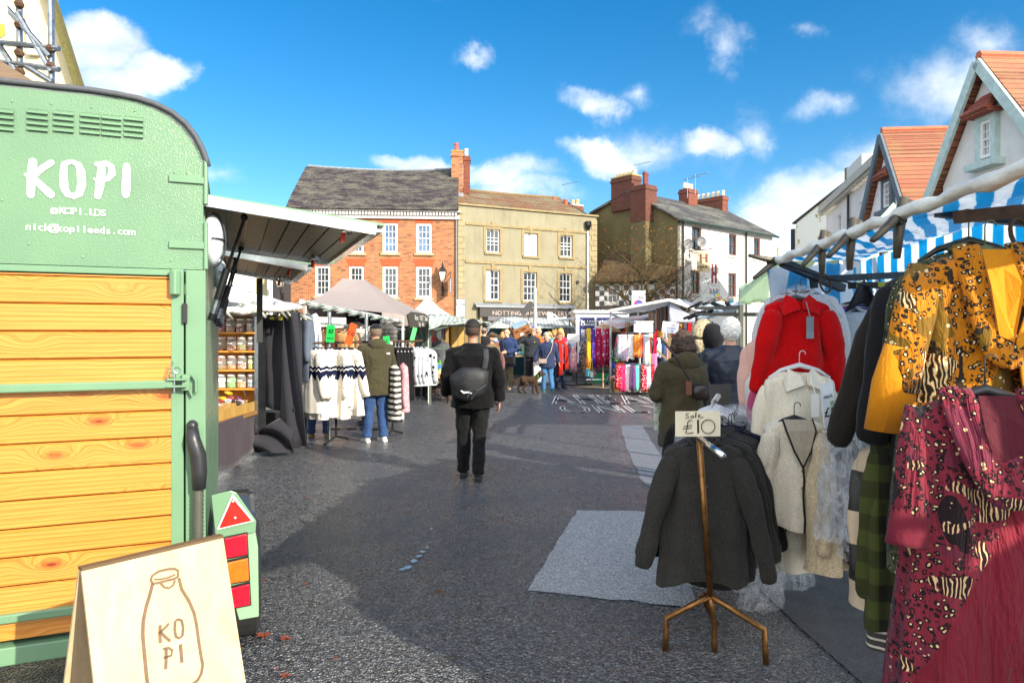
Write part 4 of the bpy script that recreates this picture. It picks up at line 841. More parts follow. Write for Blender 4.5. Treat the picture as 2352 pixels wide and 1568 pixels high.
for y_ in (.12, 2.0):
    b = MB(); c0 = Vector((.03, y_, 2.07)); b.ell(c0, (.05, .08, .12), 14, 10); o = b.obj('bulkhead_lamp', plain('#d5dde0', .1, bst=.6, bs=60., spec=.9, stretch=(1, 1, 6)), TR, smooth=True)
    g_ = MB(); g_.tube([c0+Vector((.058*math.sin(a), 0, .13*math.cos(a))) for a in [math.pi*j/12 for j in range(13)]], .005, 6); g_.tube([c0+Vector((.055*math.sin(a), .088*math.cos(a), 0)) for a in [math.pi*j/10 for j in range(11)]], .004, 6); g_.obj('lamp_guard', DGREY, o)
MB().bar((.35, 3.2, 1.55), (.35, 3.22, 2.13), .05).obj('support_post', BLACKM, TR)
# =====================================================================
# A-BOARD
# =====================================================================
ba, bb_ = Vector((-1.359, 2.154, 0)), Vector((-1.06, 2.507, 0)); bu = (bb_-ba).normalized(); bang = math.atan2(bu.y, bu.x); bw = (bb_-ba).length
AB = thing('wooden_sign_board', 'pale plywood folding sign board with an engraved milk bottle drawing', 'sign', ba, bang)
m_, q, p_, o_ = bsdf('birch_plywood'); c_ = oc(q); f = q.noise(q.vscale(c_, 16, 16, 1.3), 1.5, 6., .65, .8); f2 = q.noise(c_, 5., 5., .6)
cl = q.mix(q.mr(f, .3, .7), hx('#b89f7c'), hx('#cfba95')); cl = q.mix(q.mr(f2, .35, .7, 0, .35), cl, hx('#a98c64')); setp(q, p_, col=cl, rough=.38, spec=.4, nor=bump(q, f, .12, .003)); PLY = m_
lean = .30; HB = .885
def bp(x, z, off=0.):  # point on leaning front face
    n = Vector((0, -HB, lean)).normalized(); return Vector((x, -lean*(1-z/HB), z))+Vector((0, -math.cos(math.atan2(lean, HB)), -0*math.sin(1)))*off
MB().poly([bp(0, HB), bp(0, 0), bp(bw, 0), bp(bw, HB)], (0, .014, 0)).obj('front_panel', PLY, AB, bevel=.002)
MB().poly([(0, .02, HB-.01), (0, .02+lean, 0), (bw, .02+lean, 0), (bw, .02, HB-.01)], (0, .014, 0)).obj('rear_panel', PLY, AB, bevel=.002)
MB().box(0, bw, -.002, .03, HB-.004, HB+.006).obj('edge', plain('#5e4a32', .6), AB)
# engraved drawing: photo points -> board coords by bilinear guess of the plane
def bpx(xv, yv, off=.003):
    k = Vector(((xv-1176)/F, 1, -(yv-766)/F)); Mi = (Matrix.Translation(ba) @ Matrix.Rotation(bang, 4, 'Z')).inverted(); o0 = Mi @ Vector((0, 0, H0)); d = Mi.to_3x3() @ k
    # plane: y = -lean*(1 - z/HB)
    t_ = (-lean+lean*o0.z/HB-o0.y)/(d.y-lean*d.z/HB); p = o0+d*t_; return p+Vector((0, -off, 0))
GR = plain('#6f5a47', .9, var=.2, vs=60., bst=.3)
ed = MB()
def stroke(pts, wd):
    P = [bpx(*p) for p in pts]; n = Vector((0, -HB, lean)).normalized(); Lx = []; Rx = []
    for i, p in enumerate(P):
        d = (P[min(i+1, len(P)-1)]-P[max(i-1, 0)]).normalized(); s_ = d.cross(n).normalized()*wd/2; Lx.append(p+s_); Rx.append(p-s_)
    for i in range(len(P)-1): ed.add([Lx[i], Rx[i], Rx[i+1], Lx[i+1]], [(0, 1, 2, 3)])
c2 = lambda pts: [(x/1.96/1.5306, (1600+y/1.96)/1.5306) for x, y in pts]
stroke(c2([(1050, 880), (1030, 960), (1005, 1040), (985, 1140), (982, 1230), (990, 1330), (1000, 1430), (1008, 1520), (1020, 1600)]), .011)
stroke(c2([(1230, 840), (1250, 920), (1300, 1000), (1335, 1080), (1352, 1160), (1365, 1260), (1380, 1360), (1395, 1440), (1385, 1500), (1360, 1545), (1300, 1590)]), .010)
stroke(c2([(1050, 880), (1036, 855), (1048, 825), (1090, 797), (1150, 782), (1200, 778), (1224, 790), (1225, 830), (1200, 848), (1140, 862), (1090, 876), (1050, 880)]), .008)
stroke(c2([(1060, 852), (1110, 850), (1160, 838), (1206, 818)]), .006); stroke(c2([(1105, 880), (1130, 905), (1160, 912), (1190, 893), (1205, 858)]), .007)
ed.obj('engraved_bottle', GR, AB); ed = MB()
stroke(c2([(1102, 1165), (1100, 1230), (1103, 1290)]), .010); stroke(c2([(1162, 1155), (1130, 1190), (1090, 1225)]), .008); stroke(c2([(1105, 1215), (1140, 1250), (1172, 1276)]), .009)
stroke(c2([(1225, 1125), (1205, 1140), (1202, 1200), (1210, 1245), (1232, 1256), (1255, 1240), (1260, 1180), (1250, 1135), (1225, 1125)]), .009)
stroke(c2([(1143, 1330), (1143, 1400), (1140, 1470)]), .010); stroke(c2([(1122, 1330), (1160, 1322), (1185, 1340), (1178, 1375), (1125, 1392)]), .008); stroke(c2([(1240, 1297), (1247, 1360), (1252, 1425)]), .011)
ed.obj('engraved_lettering', GR, AB)
# =====================================================================
# GENERIC BUILDERS: garments, people, stalls
# =====================================================================
def nz(p, s=1., seed=0.): return noise.noise(Vector((p.x*s+seed, p.y*s-seed, p.z*s+seed*.7)))
HANGM = plain('#1b1b1d', .4, bst=0); HANGW = plain('#d8d8d8', .3, bst=0); HANGWOOD = woodmat('#b98d55', '#d9b27a', .5); 
def hanger(loc, rz=0., w_=.4, mat=None, label='black plastic hanger', group=None, parent=None, hook=.10):
    b = MB(); b.tube([(-w_/2, 0, -.075), (-w_*.3, 0, -.03), (0, 0, .0), (w_*.3, 0, -.03), (w_/2, 0, -.075)], [.007, .012, .016, .012, .007], 6)
    b.tube([(0, 0, 0), (0, 0, hook*.5)]+[(.018-.018*math.cos(a), 0, hook*.62+.022*math.sin(a)) for a in [math.pi*j/6 for j in range(7)]], .0025, 5)
    o = b.obj('hanger', mat or HANGM, parent, smooth=True, loc=None if parent else loc, rz=rz if not parent else 0)
    if not parent: tag(o, label, 'hanger', group)
    return o
def garment(name, label, cat, loc, rz, mats, sw=.40, length=.6, sleeve=.5, dep=.07, neck='round', flare=1.15, folds=5, seed=0, lean=.10, group=None, trim=None, buttons=None, neckmat=None, tagcol=None, hang=True, collar=False, hem=0., nseg=34, spread=.0, sr=.07, hangmat=None, front_open=False, sleeve_len2=None):
    """origin at the neck; front faces -Y; hangs down"""
    t = thing(name, label, cat, loc, rz, group); M0 = mats
    rings = []; ts = [0, .015, .04, .075, .11, .16, .24, .32, .4, .5, .6, .7, .8, .9, .97, 1.0]
    nw = .075
    for k, tt in enumerate(ts):
        zz = -tt*length
        if tt < .11: g = tt/.11; hwid = nw+(sw/2-nw)*g**.8; zz = -tt/.11*.055; dp = dep*(.5+.4*g)
        else: g = (tt-.11)/.89; hwid = sw/2*(1+(flare-1)*g); zz = -.055-(length-.055)*g; dp = dep*(.9+.35*g)
        ring = []
        for j in range(nseg):
            a = 2*math.pi*j/nseg; ca, sa = math.cos(a), math.sin(a)
            x = hwid*math.copysign(abs(ca)**.75, ca); y = dp*math.copysign(abs(sa)**.6, sa)
            fo = math.sin(a*folds+seed+tt*1.2)*.019*min(1, tt*2.4)*(1+.7*math.sin(a*2+seed*3))
            p = Vector((x, y, zz)); n_ = nz(Vector((x*5, y*5, zz*2.2)), 1.2, seed)*.022*min(1, tt*3)
            if neck == 'v' and sa < 0 and tt < .55: pass
            if tt < .02 and sa < 0: p.z -= .03
            ring.append(p+Vector((ca*(n_+fo*.5), sa*(fo+n_)*1.4, (hem*math.sin(a*3+seed) if tt > .95 else 0))))
        rings.append(ring)
    b = MB(); b.loft(rings, caps=False); b.f.append(list(range(nseg-1, -1, -1))); b.m.append(0)
    bo = b.obj('garment_body', M0, t, smooth=True)
    def det(o):
        if 30 <= nseg < 47: o.modifiers.new('u', 'SUBSURF').levels = 1; o.modifiers['u'].render_levels = 1; md = o.modifiers.new('d', 'DISPLACE'); md.texture = ctex(.16); md.strength = .030 if length < .9 else .016; md.texture_coords = 'LOCAL'
    det(bo)
    if sleeve:
        for s_ in (-1, 1):
            L = sleeve if (s_ < 0 or sleeve_len2 is None) else sleeve_len2; pts = []; rs = []
            for k in range(9):
                g = k/8; x = s_*(sw/2-.035+lean*.62*g*L/.5+.012*math.sin(g*3)+spread*g); pts.append(Vector((x+.012*nz(Vector((g*4, seed, s_)), 1.3), -.015-.035*math.sin(g*2.2+seed), -.075-L*g)))
                rs.append(sr*(1.05-.38*g)*(1+.09*math.sin(g*19+seed))*(.72 if k == 0 else 1))
            det(MB().tube(pts, rs, 12, flat=.62).obj('sleeve', M0, t, smooth=True))
    if neck == 'v':
        z0 = -.5*length; y0 = -dep*1.15
        tb = MB(); V0 = [Vector((-.08, -.05, -.005)), Vector((-.078, -.105, -length*.10)), Vector((-.045, y0-.035, -length*.27)), Vector((0.0, y0-.04, -length*.42))]; V1 = [Vector((-p.x, p.y, p.z)) for p in V0]
        MB().loft([[V0[i]+Vector((0, -.004, 0)), V1[i]+Vector((0, -.004, 0))] for i in range(4)], caps=False, close=False).obj('neck_opening', neckmat or M0, t)
        low = [Vector((.004*math.sin(k*2), y0-.045-.004*k, -length*(.42+.58*k/5))) for k in range(6)]
        if trim:
            tb.tube(V0+low, .006, 6).tube(V1+low[:1], .006, 6); tb.obj('trim', trim, t)
    elif neck == 'round':
        MB().tube([Vector((nw*1.02*math.cos(a), dep*.48*math.sin(a)-.005, .004-(.033 if math.sin(a) < 0 else 0)*abs(math.sin(a)))) for a in [6.283*j/18 for j in range(19)]], .011, 6).obj('neckband', trim or M0, t, smooth=True)
        MB().ell((0, -.0, -.004), (nw*.95, dep*.4, .012), 12, 4).obj('neck_opening', neckmat or plain('#2a2622', .9), t)
    if collar:
        for s_ in (-1, 1):
            b = MB(); b.add([(s_*.01, -dep*1.35, -.075), (s_*.115, -dep*1.3, -.115), (s_*.125, -dep*.9, -.045), (s_*.07, -dep*.3, .012), (s_*.02, -dep*.8, -.02)], [(0, 1, 2, 3, 4) if s_ > 0 else (4, 3, 2, 1, 0)]); b.obj('collar', M0, t, solid=.012)
    if buttons:
        b = MB()
        for k in range(buttons[0]): b.ell((0, -dep*1.45-.01, -length*(.30+.62*k/max(1, buttons[0]-1))), (.009, .005, .009), 8, 4)
        b.obj('buttons', buttons[1], t)
    if tagcol: MB().box(.01, .055, -dep*1.6-.02, -dep*1.6-.018, -.25, -.12).tube([(.03, -dep*1.2, -.03), (.032, -dep*1.6-.02, -.12)], .003, 4).obj('price_tag', tagcol, t)
    if hang: hanger((0, 0, 0), 0, sw*.92, hangmat, parent=t)
    return t
SKIN = plain('#c98f72', .5, var=.1, vs=10., bst=.05); SKINP = plain('#d9a184', .5, var=.12, vs=10., bst=.05)
def person(label, x, y, h=1.75, rz=0., top=None, legs=None, shoes=None, hair=None, hairstyle='short', pose=None, hemz=.80, bulk=1., skin=None, sit=False, collar=None, hood=None, face=True, vox=.009, gloves=False, topname='jacket', legname='trousers', vis_legs=True, skirt=False, hold=None, group=None):
    s = h/1.75; skin = skin or SKINP; t = thing('person', label, 'person', (x, y, 0), rz, group)
    J = dict(pel=(0, 0, .93), wai=(0, .01, 1.08), che=(0, .0, 1.28), nec=(0, .015, 1.47), head=(0, -.012, 1.635), hipL=(.09, 0, .9), hipR=(-.09, 0, .9), kneL=(.10, -.02, .5), kneR=(-.10, -.02, .5), ankL=(.10, .03, .09), ankR=(-.10, .03, .09),
             shoL=(.185, .01, 1.405), shoR=(-.185, .01, 1.405), elbL=(.255, .04, 1.13), elbR=(-.255, .04, 1.13), wriL=(.265, -.05, .88), wriR=(-.265, -.05, .88), hanL=(.262, -.075, .79), hanR=(-.262, -.075, .79))
    J.update(pose or {}); J = {k: Vector(v)*s for k, v in J.items()}
    def torso(b, inf, z0=.86, low=None):
        st = [(.86, .158, .115), (.95, .165, .12), (1.05, .148, .108), (1.18, .158, .112), (1.30, .178, .122), (1.38, .182, .112), (1.43, .135, .09), (1.475, .065, .062), (1.50, .055, .058)]
        rings = []
        def ctr(z):
            K = [(.0, J['pel']-Vector((0, 0, .93*s))), (.93, J['pel']), (1.08, J['wai']), (1.28, J['che']), (1.47, J['nec']), (1.6, J['head'])]
            for (a, p), (c, q_) in zip(K, K[1:]):
                if z <= c: return p.lerp(q_, (z-a)/(c-a))
            return J['head']
        if z0 < .86: st = [(z0, .175, .135), ((z0+.9)/2, .172, .13)]+st[1:]
        for z, rx, ry in st:
            if inf and z > 1.46: rx, ry = .07, .07
            c = ctr(z); bf_ = bulk if z < 1.4 else 1; rings.append([c+Vector((math.cos(a)*(rx*bf_*s+inf), math.sin(a)*(ry*bf_*s+inf), 0)) for a in [6.283*j/20 for j in range(20)]])
        b.loft(rings)
    def limb(b, pts, rs, inf): b.tube(pts, [r*s+inf for r in rs], 12); [b.ell(p, r*s+inf, 10, 7) for p, r in zip(pts[:-1], rs[:-1])]
    # body
    b = MB(); torso(b, 0)
    for sd_ in 'LR':
        el, wr = J['elb'+sd_], J['wri'+sd_]; limb(b, [J['sho'+sd_], J['sho'+sd_].lerp(el, .5), el, el.lerp(wr, .35), wr], [.055, .047, .040, .038, .026], 0)
        limb(b, [J['hip'+sd_], J['hip'+sd_].lerp(J['kne'+sd_], .5), J['kne'+sd_], J['kne'+sd_].lerp(J['ank'+sd_], .35), J['ank'+sd_]], [.088, .072, .055, .052, .036], 0)
    hd = J['head']; b.tube([J['nec']-Vector((0, 0, .03)), hd-Vector((0, -.01, .06))*s], [.058*s, .054*s], 10)
    b.ell(hd+Vector((0, .012, .02))*s, (.081*s, .098*s, .107*s), 16, 12); b.ell(hd+Vector((0, -.022, -.048))*s, (.056*s, .068*s, .068*s), 12, 8)
    b.tube([hd+Vector((0, -.088, .02))*s, hd+Vector((0, -.116, -.022))*s], [.008*s, .016*s], 6)
    for s_ in (-1, 1): b.ell(hd+Vector((s_*.08, .012, -.002))*s, (.012*s, .02*s, .032*s), 8, 6)
    for sd_ in 'LR':
        wr, ha = J['wri'+sd_], J['han'+sd_]; d = (ha-wr).normalized(); sg = 1 if sd_ == 'L' else -1; side = d.cross(Vector((sg, 0, 0)))
        if side.length < .2: side = Vector((0, -1, 0))
        side.normalize(); pn = d.cross(side).normalized(); k = wr+d*.085*s
        b.loft([[c_+side*math.cos(a)*rw*s+pn*math.sin(a)*.014*s for a in [6.283*j/10 for j in range(10)]] for c_, rw in ((wr, .026), (wr+d*.04*s, .036), (k, .042))])
        for f_ in range(4):
            r0 = k-d*.01*s+side*(.030-.020*f_)*s; L = (.072, .082, .077, .060)[f_]*s; inw = pn*(-.35)*L if sg > 0 else pn*.35*L
            b.tube([r0, r0+d*L*.45+inw*.15, r0+d*L*.8+inw*.6, r0+d*L*.9+inw*1.2], [.0095*s, .009*s, .008*s, .007*s], 6)
        r0 = wr+d*.03*s+side*.030*s; b.tube([r0, r0+side*.026*s+d*.025*s, r0+side*.03*s+d*.06*s], [.013*s, .011*s, .009*s], 6)
    bo = b.obj('body', skin, t, smooth=True); md = bo.modifiers.new('r', 'REMESH'); md.mode = 'VOXEL'; md.voxel_size = vox; md.use_smooth_shade = True; bo.modifiers.new('s', 'SMOOTH').iterations = 2
    def soft(o, vs=.013, amp=.018, sc=.14, it=3):
        md = o.modifiers.new('r', 'REMESH'); md.mode = 'VOXEL'; md.voxel_size = vs; md.use_smooth_shade = True; o.modifiers.new('s', 'SMOOTH').iterations = it
        if amp:
            md = o.modifiers.new('d', 'DISPLACE'); md.texture = ctex(sc); md.strength = amp; md.mid_level = .5; md.texture_coords = 'LOCAL'
        return o
    if legs:
        b = MB()
        for sd_ in 'LR':
            limb(b, [J['hip'+sd_], J['hip'+sd_].lerp(J['kne'+sd_], .5), J['kne'+sd_], J['kne'+sd_].lerp(J['ank'+sd_], .5), J['ank'+sd_]-Vector((0, 0, .02))], [.095, .08, .066, .062, .056], .014)
        b.ell(J['pel'], (.165*s*bulk+.008, .12*s*bulk+.01, .12*s), 14, 8)
        soft(b.obj(legname, legs, t, smooth=True), .013, .034, .11)
    if top:
        b = MB(); torso(b, .028*bulk, hemz)
        for sd_ in 'LR':
            sh, el, wr = J['sho'+sd_], J['elb'+sd_], J['wri'+sd_]; limb(b, [sh, sh.lerp(el, .5), el, el.lerp(wr, .5), wr], [.050, .052, .05, .045, .040], .016*bulk)
            nb = J['nec']; b.tube([nb+Vector((0, 0, -.005)), nb.lerp(sh, .55)+Vector((0, 0, -.012)), sh+Vector((0, 0, .004))], [.062*s, .058*s, .060*s], 12)
            b.tube([J['che']+Vector((0, 0, -.06)), (J['che']+sh)/2+Vector((0, 0, .0)), sh+Vector((0, 0, -.04))], [.13*s, .105*s, .072*s], 12, flat=.9)
        soft(b.obj(topname, top, t, smooth=True), .013, .036, .11)
    if collar:
        n_ = J['nec']; MB().loft([[n_+Vector((math.cos(a)*r_, math.sin(a)*r_, z)) for a in [6.283*j/18 for j in range(18)]] for r_, z in ((.085, -.04), (.082, .0), (.074, .035), (.066, .03))], caps=False).obj('collar', collar, t, smooth=True, solid=.012)
    if hood:
        n_ = J['nec']; b = MB(); b.ell(n_+Vector((0, .09, -.015)), (.135, .075, .10), 14, 8); b.tube([n_+Vector((.12*math.cos(a), .02+.10*math.sin(a), -.01+.03*math.sin(a))) for a in [6.283*j/16 for j in range(17)]], .035, 8); soft(b.obj('hood', hood, t, smooth=True), .011, .02, .1)
    if shoes:
        for sd_ in 'LR':
            a = J['ank'+sd_]; k = J['kne'+sd_]-a; b = MB(); z = max(0, a.z-.09*s); b.ell(Vector((a.x, a.y-.005, a.z-.025)), (.045*s, .055*s, .05*s), 12, 8)
            lo = a.z-.09*s
            b.loft([[Vector((a.x+xx*w_*s, a.y+(.075-.265*g)*s, lo+zz*hh*s)) for xx, zz in ((-1, 0), (-1, .5), (-.6, 1), (.6, 1), (1, .5), (1, 0))] for g, w_, hh in ((0, .03, .05), (.15, .038, .075), (.4, .038, .085), (.7, .046, .06), (.92, .04, .045), (1, .022, .03))])
            o = b.obj('shoe', shoes, t, smooth=False, bevel=.006)
    if hair:
        b = MB(); c_ = hd+Vector((0, .015, .025))*s; big = {'short': 1.06, 'crop': 1.03, 'curly': 1.22, 'bob': 1.16, 'long': 1.14, 'fringe': 1.04, 'full': 1.07}.get(hairstyle, 1.06)
        def keep(d):
            yy, zz = d.y/(.1*s), d.z/(.11*s)
            if hairstyle in ('bob', 'long', 'curly', 'full'): return not (yy < -.35 and zz < .42) and not (zz < -.55 and yy < .2)
            if hairstyle == 'fringe': return zz < .25 and yy > -.25 and zz > -.6
            if hairstyle == 'crop': return zz > .12 and not (yy < -.4 and zz < .45)
            if hairstyle == 'crop0': return not (yy < -.4 and zz < .45) and zz > -.05+.35*(yy < .1)
            return not (yy < -.38 and zz < .45) and zz > -.52 and not (yy < .25 and zz < .05)
        b.ell(c_, (.083*s*big, .101*s*big, .109*s*big), 26, 20, keep=keep)
        if hairstyle in ('bob', 'long', 'curly'):
            dz = {'bob': .10, 'long': .22, 'curly': .09}[hairstyle]*s
            for s_ in (-1, 1): b.tube([c_+Vector((s_*.075*s*big*.95, .005, 0)), c_+Vector((s_*.082*s*big, .0, -dz*.6)), c_+Vector((s_*.07*s*big, .01, -dz))], [.035*s*big, .04*s*big, .02*s], 10)
            b.tube([c_+Vector((0, .07*s*big, 0)), c_+Vector((0, .085*s*big, -dz*.6)), c_+Vector((0, .06*s*big, -dz))], [.06*s*big, .07*s*big, .03*s], 12, flat=.6)
        if hairstyle == 'crop': MB().ell(c_, (.0836*s, .1015*s, .110*s), 26, 20, keep=lambda d: -.62 < d.z/(.11*s) < .16 and d.y/(.1*s) > -.35).obj('shaved_hair', plain('#3d2b22', .8, var=.3, vs=60.), t, smooth=True, solid=.003)
        o = b.obj('hair', hair, t, smooth=True, solid=.012*s); amp = {'curly': .034, 'full': .018, 'bob': .012, 'long': .012}.get(hairstyle, .006)
        o.modifiers.new('u', 'SUBSURF').levels = 1; md = o.modifiers.new('d', 'DISPLACE'); md.texture = ctex(.022 if hairstyle in ('curly', 'full') else .05); md.strength = amp; md.texture_coords = 'LOCAL'
    if face:
        for s_ in (-1, 1):
            e = MB().ell(hd+Vector((s_*.030, -.083, .008))*s, (.011*s, .008*s, .007*s), 8, 6).obj('eye', plain('#d8d0c8', .3, bst=0), t); MB().ell(hd+Vector((s_*.030, -.0905, .008))*s, (.005*s, .003*s, .005*s), 6, 4).obj('iris', HANGM, e)
            MB().tube([hd+Vector((s_*.017, -.093, .024))*s, hd+Vector((s_*.045, -.083, .024))*s], .004*s, 5).obj('eyebrow', hair or plain('#6b5a4a', .9), t)
        MB().ell(hd+Vector((0, -.086, -.052))*s, (.022*s, .008*s, .006*s), 8, 5).obj('mouth', plain('#8f4038', .5, bst=0), t)
    t['_'] = 0; del t['_']
    return t, {k: v for k, v in J.items()}, s
_tx = {}
def ctex(sc):
    if sc not in _tx: tx = bpy.data.textures.new('folds', 'CLOUDS'); tx.noise_scale = sc; tx.noise_depth = 2; _tx[sc] = tx
    return _tx[sc]
CLAMPM = plain('#5c564a', .5, .3, var=.35, vs=30.)
def clamp(loc, rz=0., s_=1., tilt=0., label='steel spring clamp', group=None, mat=None):
    """big spring clamp: jaws grip at the origin, handles splay below"""
    t = thing('spring_clamp', label, 'clamp', loc, 0, group); t.rotation_euler = (tilt, 0, rz)
    for a in (-1, 1): MB().tube([(a*.012*s_, 0, .05*s_), (-a*.0, 0, -.0), (a*.02*s_, 0, -.05*s_), (a*.05*s_, 0, -.12*s_)], [.011*s_, .014*s_, .012*s_, .008*s_], 7, flat=1.5).obj('jaw', mat or CLAMPM, t, smooth=True)
    MB().tube([(0, -.018*s_, -.02*s_), (0, .018*s_, -.02*s_)], .017*s_, 8).obj('spring', plain('#3a362f', .5, .6), t); return t
def cloth_surf(name, quad, mats, parent=None, sag=.05, nu=24, nv=16, rip=.012, seed=1., solid=.004, fn=None):
    a, b_, c, d = [Vector(p) for p in quad]   # a-b near edge, d-c far edge
    def f(i, j):
        p = a.lerp(b_, i).lerp(d.lerp(c, i), j); p = p+Vector((0, 0, -sag*math.sin(math.pi*i)*math.sin(math.pi*j)))
        n_ = nz(p, 2.2, seed)*rip*3+nz(p, 6., seed)*rip; p = p+Vector((0, n_*.3, n_))
        return fn(p, i, j) if fn else p
    return MB().grid(f, nu, nv).obj(name, mats, parent, smooth=True, solid=solid)
# =====================================================================
# SWEET STALL (left)
# =====================================================================
rnd = random.Random(21)
SS = thing('sweet_stall', 'sweet stall with plum tablecloth, orange plywood shelves and white canvas behind the trailer', 'market stall', (0, 0, 0))
DK = cloth('#3a3038', .3); xs0 = XY(478, 9.35)[0]; xs1 = XY(597, 9.35)[0]
def skirt(name, p0, p1, zt, zb, mat, parent, nf=10, amp=.02, sd=1.):
    p0 = Vector(p0); p1 = Vector(p1); d = (p1-p0); n = Vector((d.y, -d.x, 0)).normalized()
    return MB().grid(lambda i, j: Vector((*(p0+d*i+n*(amp*math.sin(i*nf*6.28+math.sin(i*7)*1.5)*(1-j)+.02*nz(Vector((i*4, j*2, sd)), 1.5))).xy, zb(i)+(zt(i)-zb(i))*j)), 48, 6).obj(name, mat, parent, smooth=True, solid=.006)
ta, tb_ = Vector((-3.36, 7.45, 0)), Vector((-3.45, 9.32, 0)); tw_ = 1.0
skirt('tablecloth', ta, tb_, lambda i: .60, lambda i: .03+.03*math.sin(i*9), DK, SS, 3, .012)
MB().box(-4.5, -3.42, 7.4, 9.3, .55, .6).obj('table_top', woodmat('#7a5a34', '#946f42'), SS)
OPLY = woodmat('#c07a22', '#dd9a38', .55, .6, 'z')
MB().box(xs0-.5, xs1, 9.40, 9.44, .5, 1.93).obj('back_board', OPLY, SS); MB().box(xs1, xs1+.05, 9.15, 9.44, .3, 1.95).obj('side_post', STEEL, SS)
MB().box(xs0-.5, xs1+.03, 9.12, 9.40, 1.86, 1.93).obj('shelf_header', plain('#6f6a5c', .8), SS)
shz = [1.65, 1.40, 1.147, .897]
for z in shz: MB().box(xs0-.5, xs1, 9.14, 9.40, z-.022, z).obj('shelf', OPLY, SS)
for z in shz[:]: MB().poly([(xs1-.22, 9.3, z-.024), (xs1-.22, 9.39, z-.024), (xs1-.22, 9.39, z-.13)], (.02, 0, 0)).obj('shelf_bracket', OFFW, SS)
def sweetmat(cols, sc=38.):
    m, q, p, o = bsdf('boiled_sweets'); c = oc(q); vo = q.n('ShaderNodeTexVoronoi', {'Vector': c, 'Scale': sc}); w_ = q.sep(vo.outputs['Color'])[0]; cl = hx(cols[0])
    for k, c_ in enumerate(cols[1:]): cl = q.mix(q.math('GREATER_THAN', w_, (k+1)/len(cols)), cl, hx(c_))
    cl = q.mix(q.mr(vo.outputs['Distance'], .4, .75, 0, .6), cl, (.05, .03, .03)); setp(q, p, col=cl, rough=.35, nor=bump(q, q.math('MULTIPLY', vo.outputs['Distance'], -1.), .8, .02)); return m
jars = [[('black and cream', ['#2a2622', '#cfc9a0', '#6a6a50'], .9), ('pale pink', ['#e3a4b4', '#d98fa5'], .95), ('pink and yellow', ['#d98f9f', '#e0c070'], .5), ('bright mixed', ['#c53a1e', '#e8c040', '#efe9dc', '#5a2a20'], .75), ('white', ['#ece6d8', '#d0c8b8'], .55)],
        [('dark mixed', ['#6a2a20', '#b08a50', '#303020'], .6), ('few red', ['#9e2c2c', '#b8463a'], .2), ('coral and cream', ['#d2604a', '#e8b090', '#f0d8c0'], .45), ('olive and red', ['#a0963c', '#c8643a', '#8f8a40'], .6), ('red', ['#b3262c', '#d04050'], .2)],
        [('deep red', ['#8a2026', '#a8343c'], .5), ('nearly empty green', ['#a8b040', '#8f9440'], .15), ('apricot', ['#d88a40', '#e0a870'], .4), ('rainbow', ['#e05a5a', '#5a9a50', '#e8c850', '#e8e0e0'], .65), ('lime yellow', ['#d8e06a', '#cbd458'], .95)],
        [('magenta', ['#c23a6a', '#a02850'], .7), ('chalk white', ['#e8e6e2', '#d8d6d2'], .95), ('mint green', ['#8fdc7a', '#7acb66'], .95), ('orange and yellow', ['#e89a3a', '#f0d070', '#e8b8a0'], .6), ('blue and pink', ['#6aaed0', '#e090a0', '#e8e0d8'], .7)]]
rown = ['top', 'second', 'third', 'bottom']; coln = ['leftmost', 'second', 'middle', 'fourth', 'rightmost']
JG = clearglass(); LIDW = plain('#e4dfd6', .4, bst=0)
for r_, row in enumerate(jars):
    for c_, (nm, cols, fill) in enumerate(row):
        xv = (488, 506.5, 530, 553.5, 577)[c_]+r_*.6+(1.5 if r_ in (1, 2) else 0)
        x, y = XY(xv, 9.26); z = shz[r_]
        t = thing('sweet_jar', f'{coln[c_]} jar on the {rown[r_]} sweet shelf, filled with {nm} sweets', 'jar', (x, y, z), 0, 'jars of sweets on the stall shelves')
        MB().lathe([(.052, .001), (.062, .006), (.064, .13), (.056, .155), (.05, .16)], n=14).obj('glass_jar', JG, t, smooth=True)
        MB().lathe([(.048, .004), (.059, .008), (.061, .14*fill*.8), (.055, .14*fill), (.02, .145*fill)], n=12).obj('sweets', sweetmat(cols), t)
        MB().lathe([(.054, .158), (.056, .16), (.056, .18), (.052, .183)], n=14).obj('lid', LIDW, t, smooth=True)
        MB().box(-.028, .028, -.067, -.063, .085, .108).obj('paper_label', WHITE, t)
t = thing('price_card', 'orange price card clipped to the third sweet shelf', 'card', (XY(487, 9.1)[0], 9.1, shz[2]+.11)); MB().box(-.08, .1, 0, .005, 0, .045).obj('card', plain('#ef7a2a', .6), t)
# wooden display boxes and cellophane bags
BOXW = woodmat('#8a6a34', '#b89450', .6, 1., 'z')
for k in range(5):
    y0 = 7.5+k*.36; t = thing('display_box', ['nearest', 'second', 'middle', 'fourth', 'farthest'][k]+' slatted wooden display box along the front edge of the sweet stall', 'box', (-3.47, y0, .6), 0, 'wooden boxes of bagged sweets')
    MB().box(0, .015, 0, .35, 0, .12).obj('front_slat', BOXW, t); MB().box(-.5, 0, 0, .012, 0, .16).obj('end_slat', BOXW, t); MB().poly([(0, 0, .02), (-.9, 0, .30), (-.9, .35, .30), (0, .35, .02)], (0, 0, .01)).obj('tray_base', BOXW, t)
BAGC = [plain(c, .2, var=.5, vs=40., bst=.8, bs=50., bd=.01) for c in ('#c9c4c4', '#8a3030', '#3a3638', '#d0a820', '#a8a2ac', '#6a3f70', '#c4c9cc', '#57302a')]
bagm = []
for k in range(3):
    b = MB(); b.ell((0, 0, .03), (.045, .06, .035), 9, 7); b.v = [v+Vector((1, 1, 1))*.010*nz(v, 30, k) for v in b.v]; b.tube([(0, .05, .04), (0, .09, .06)], [.012, .03], 6, flat=.3); bagm.append(b)
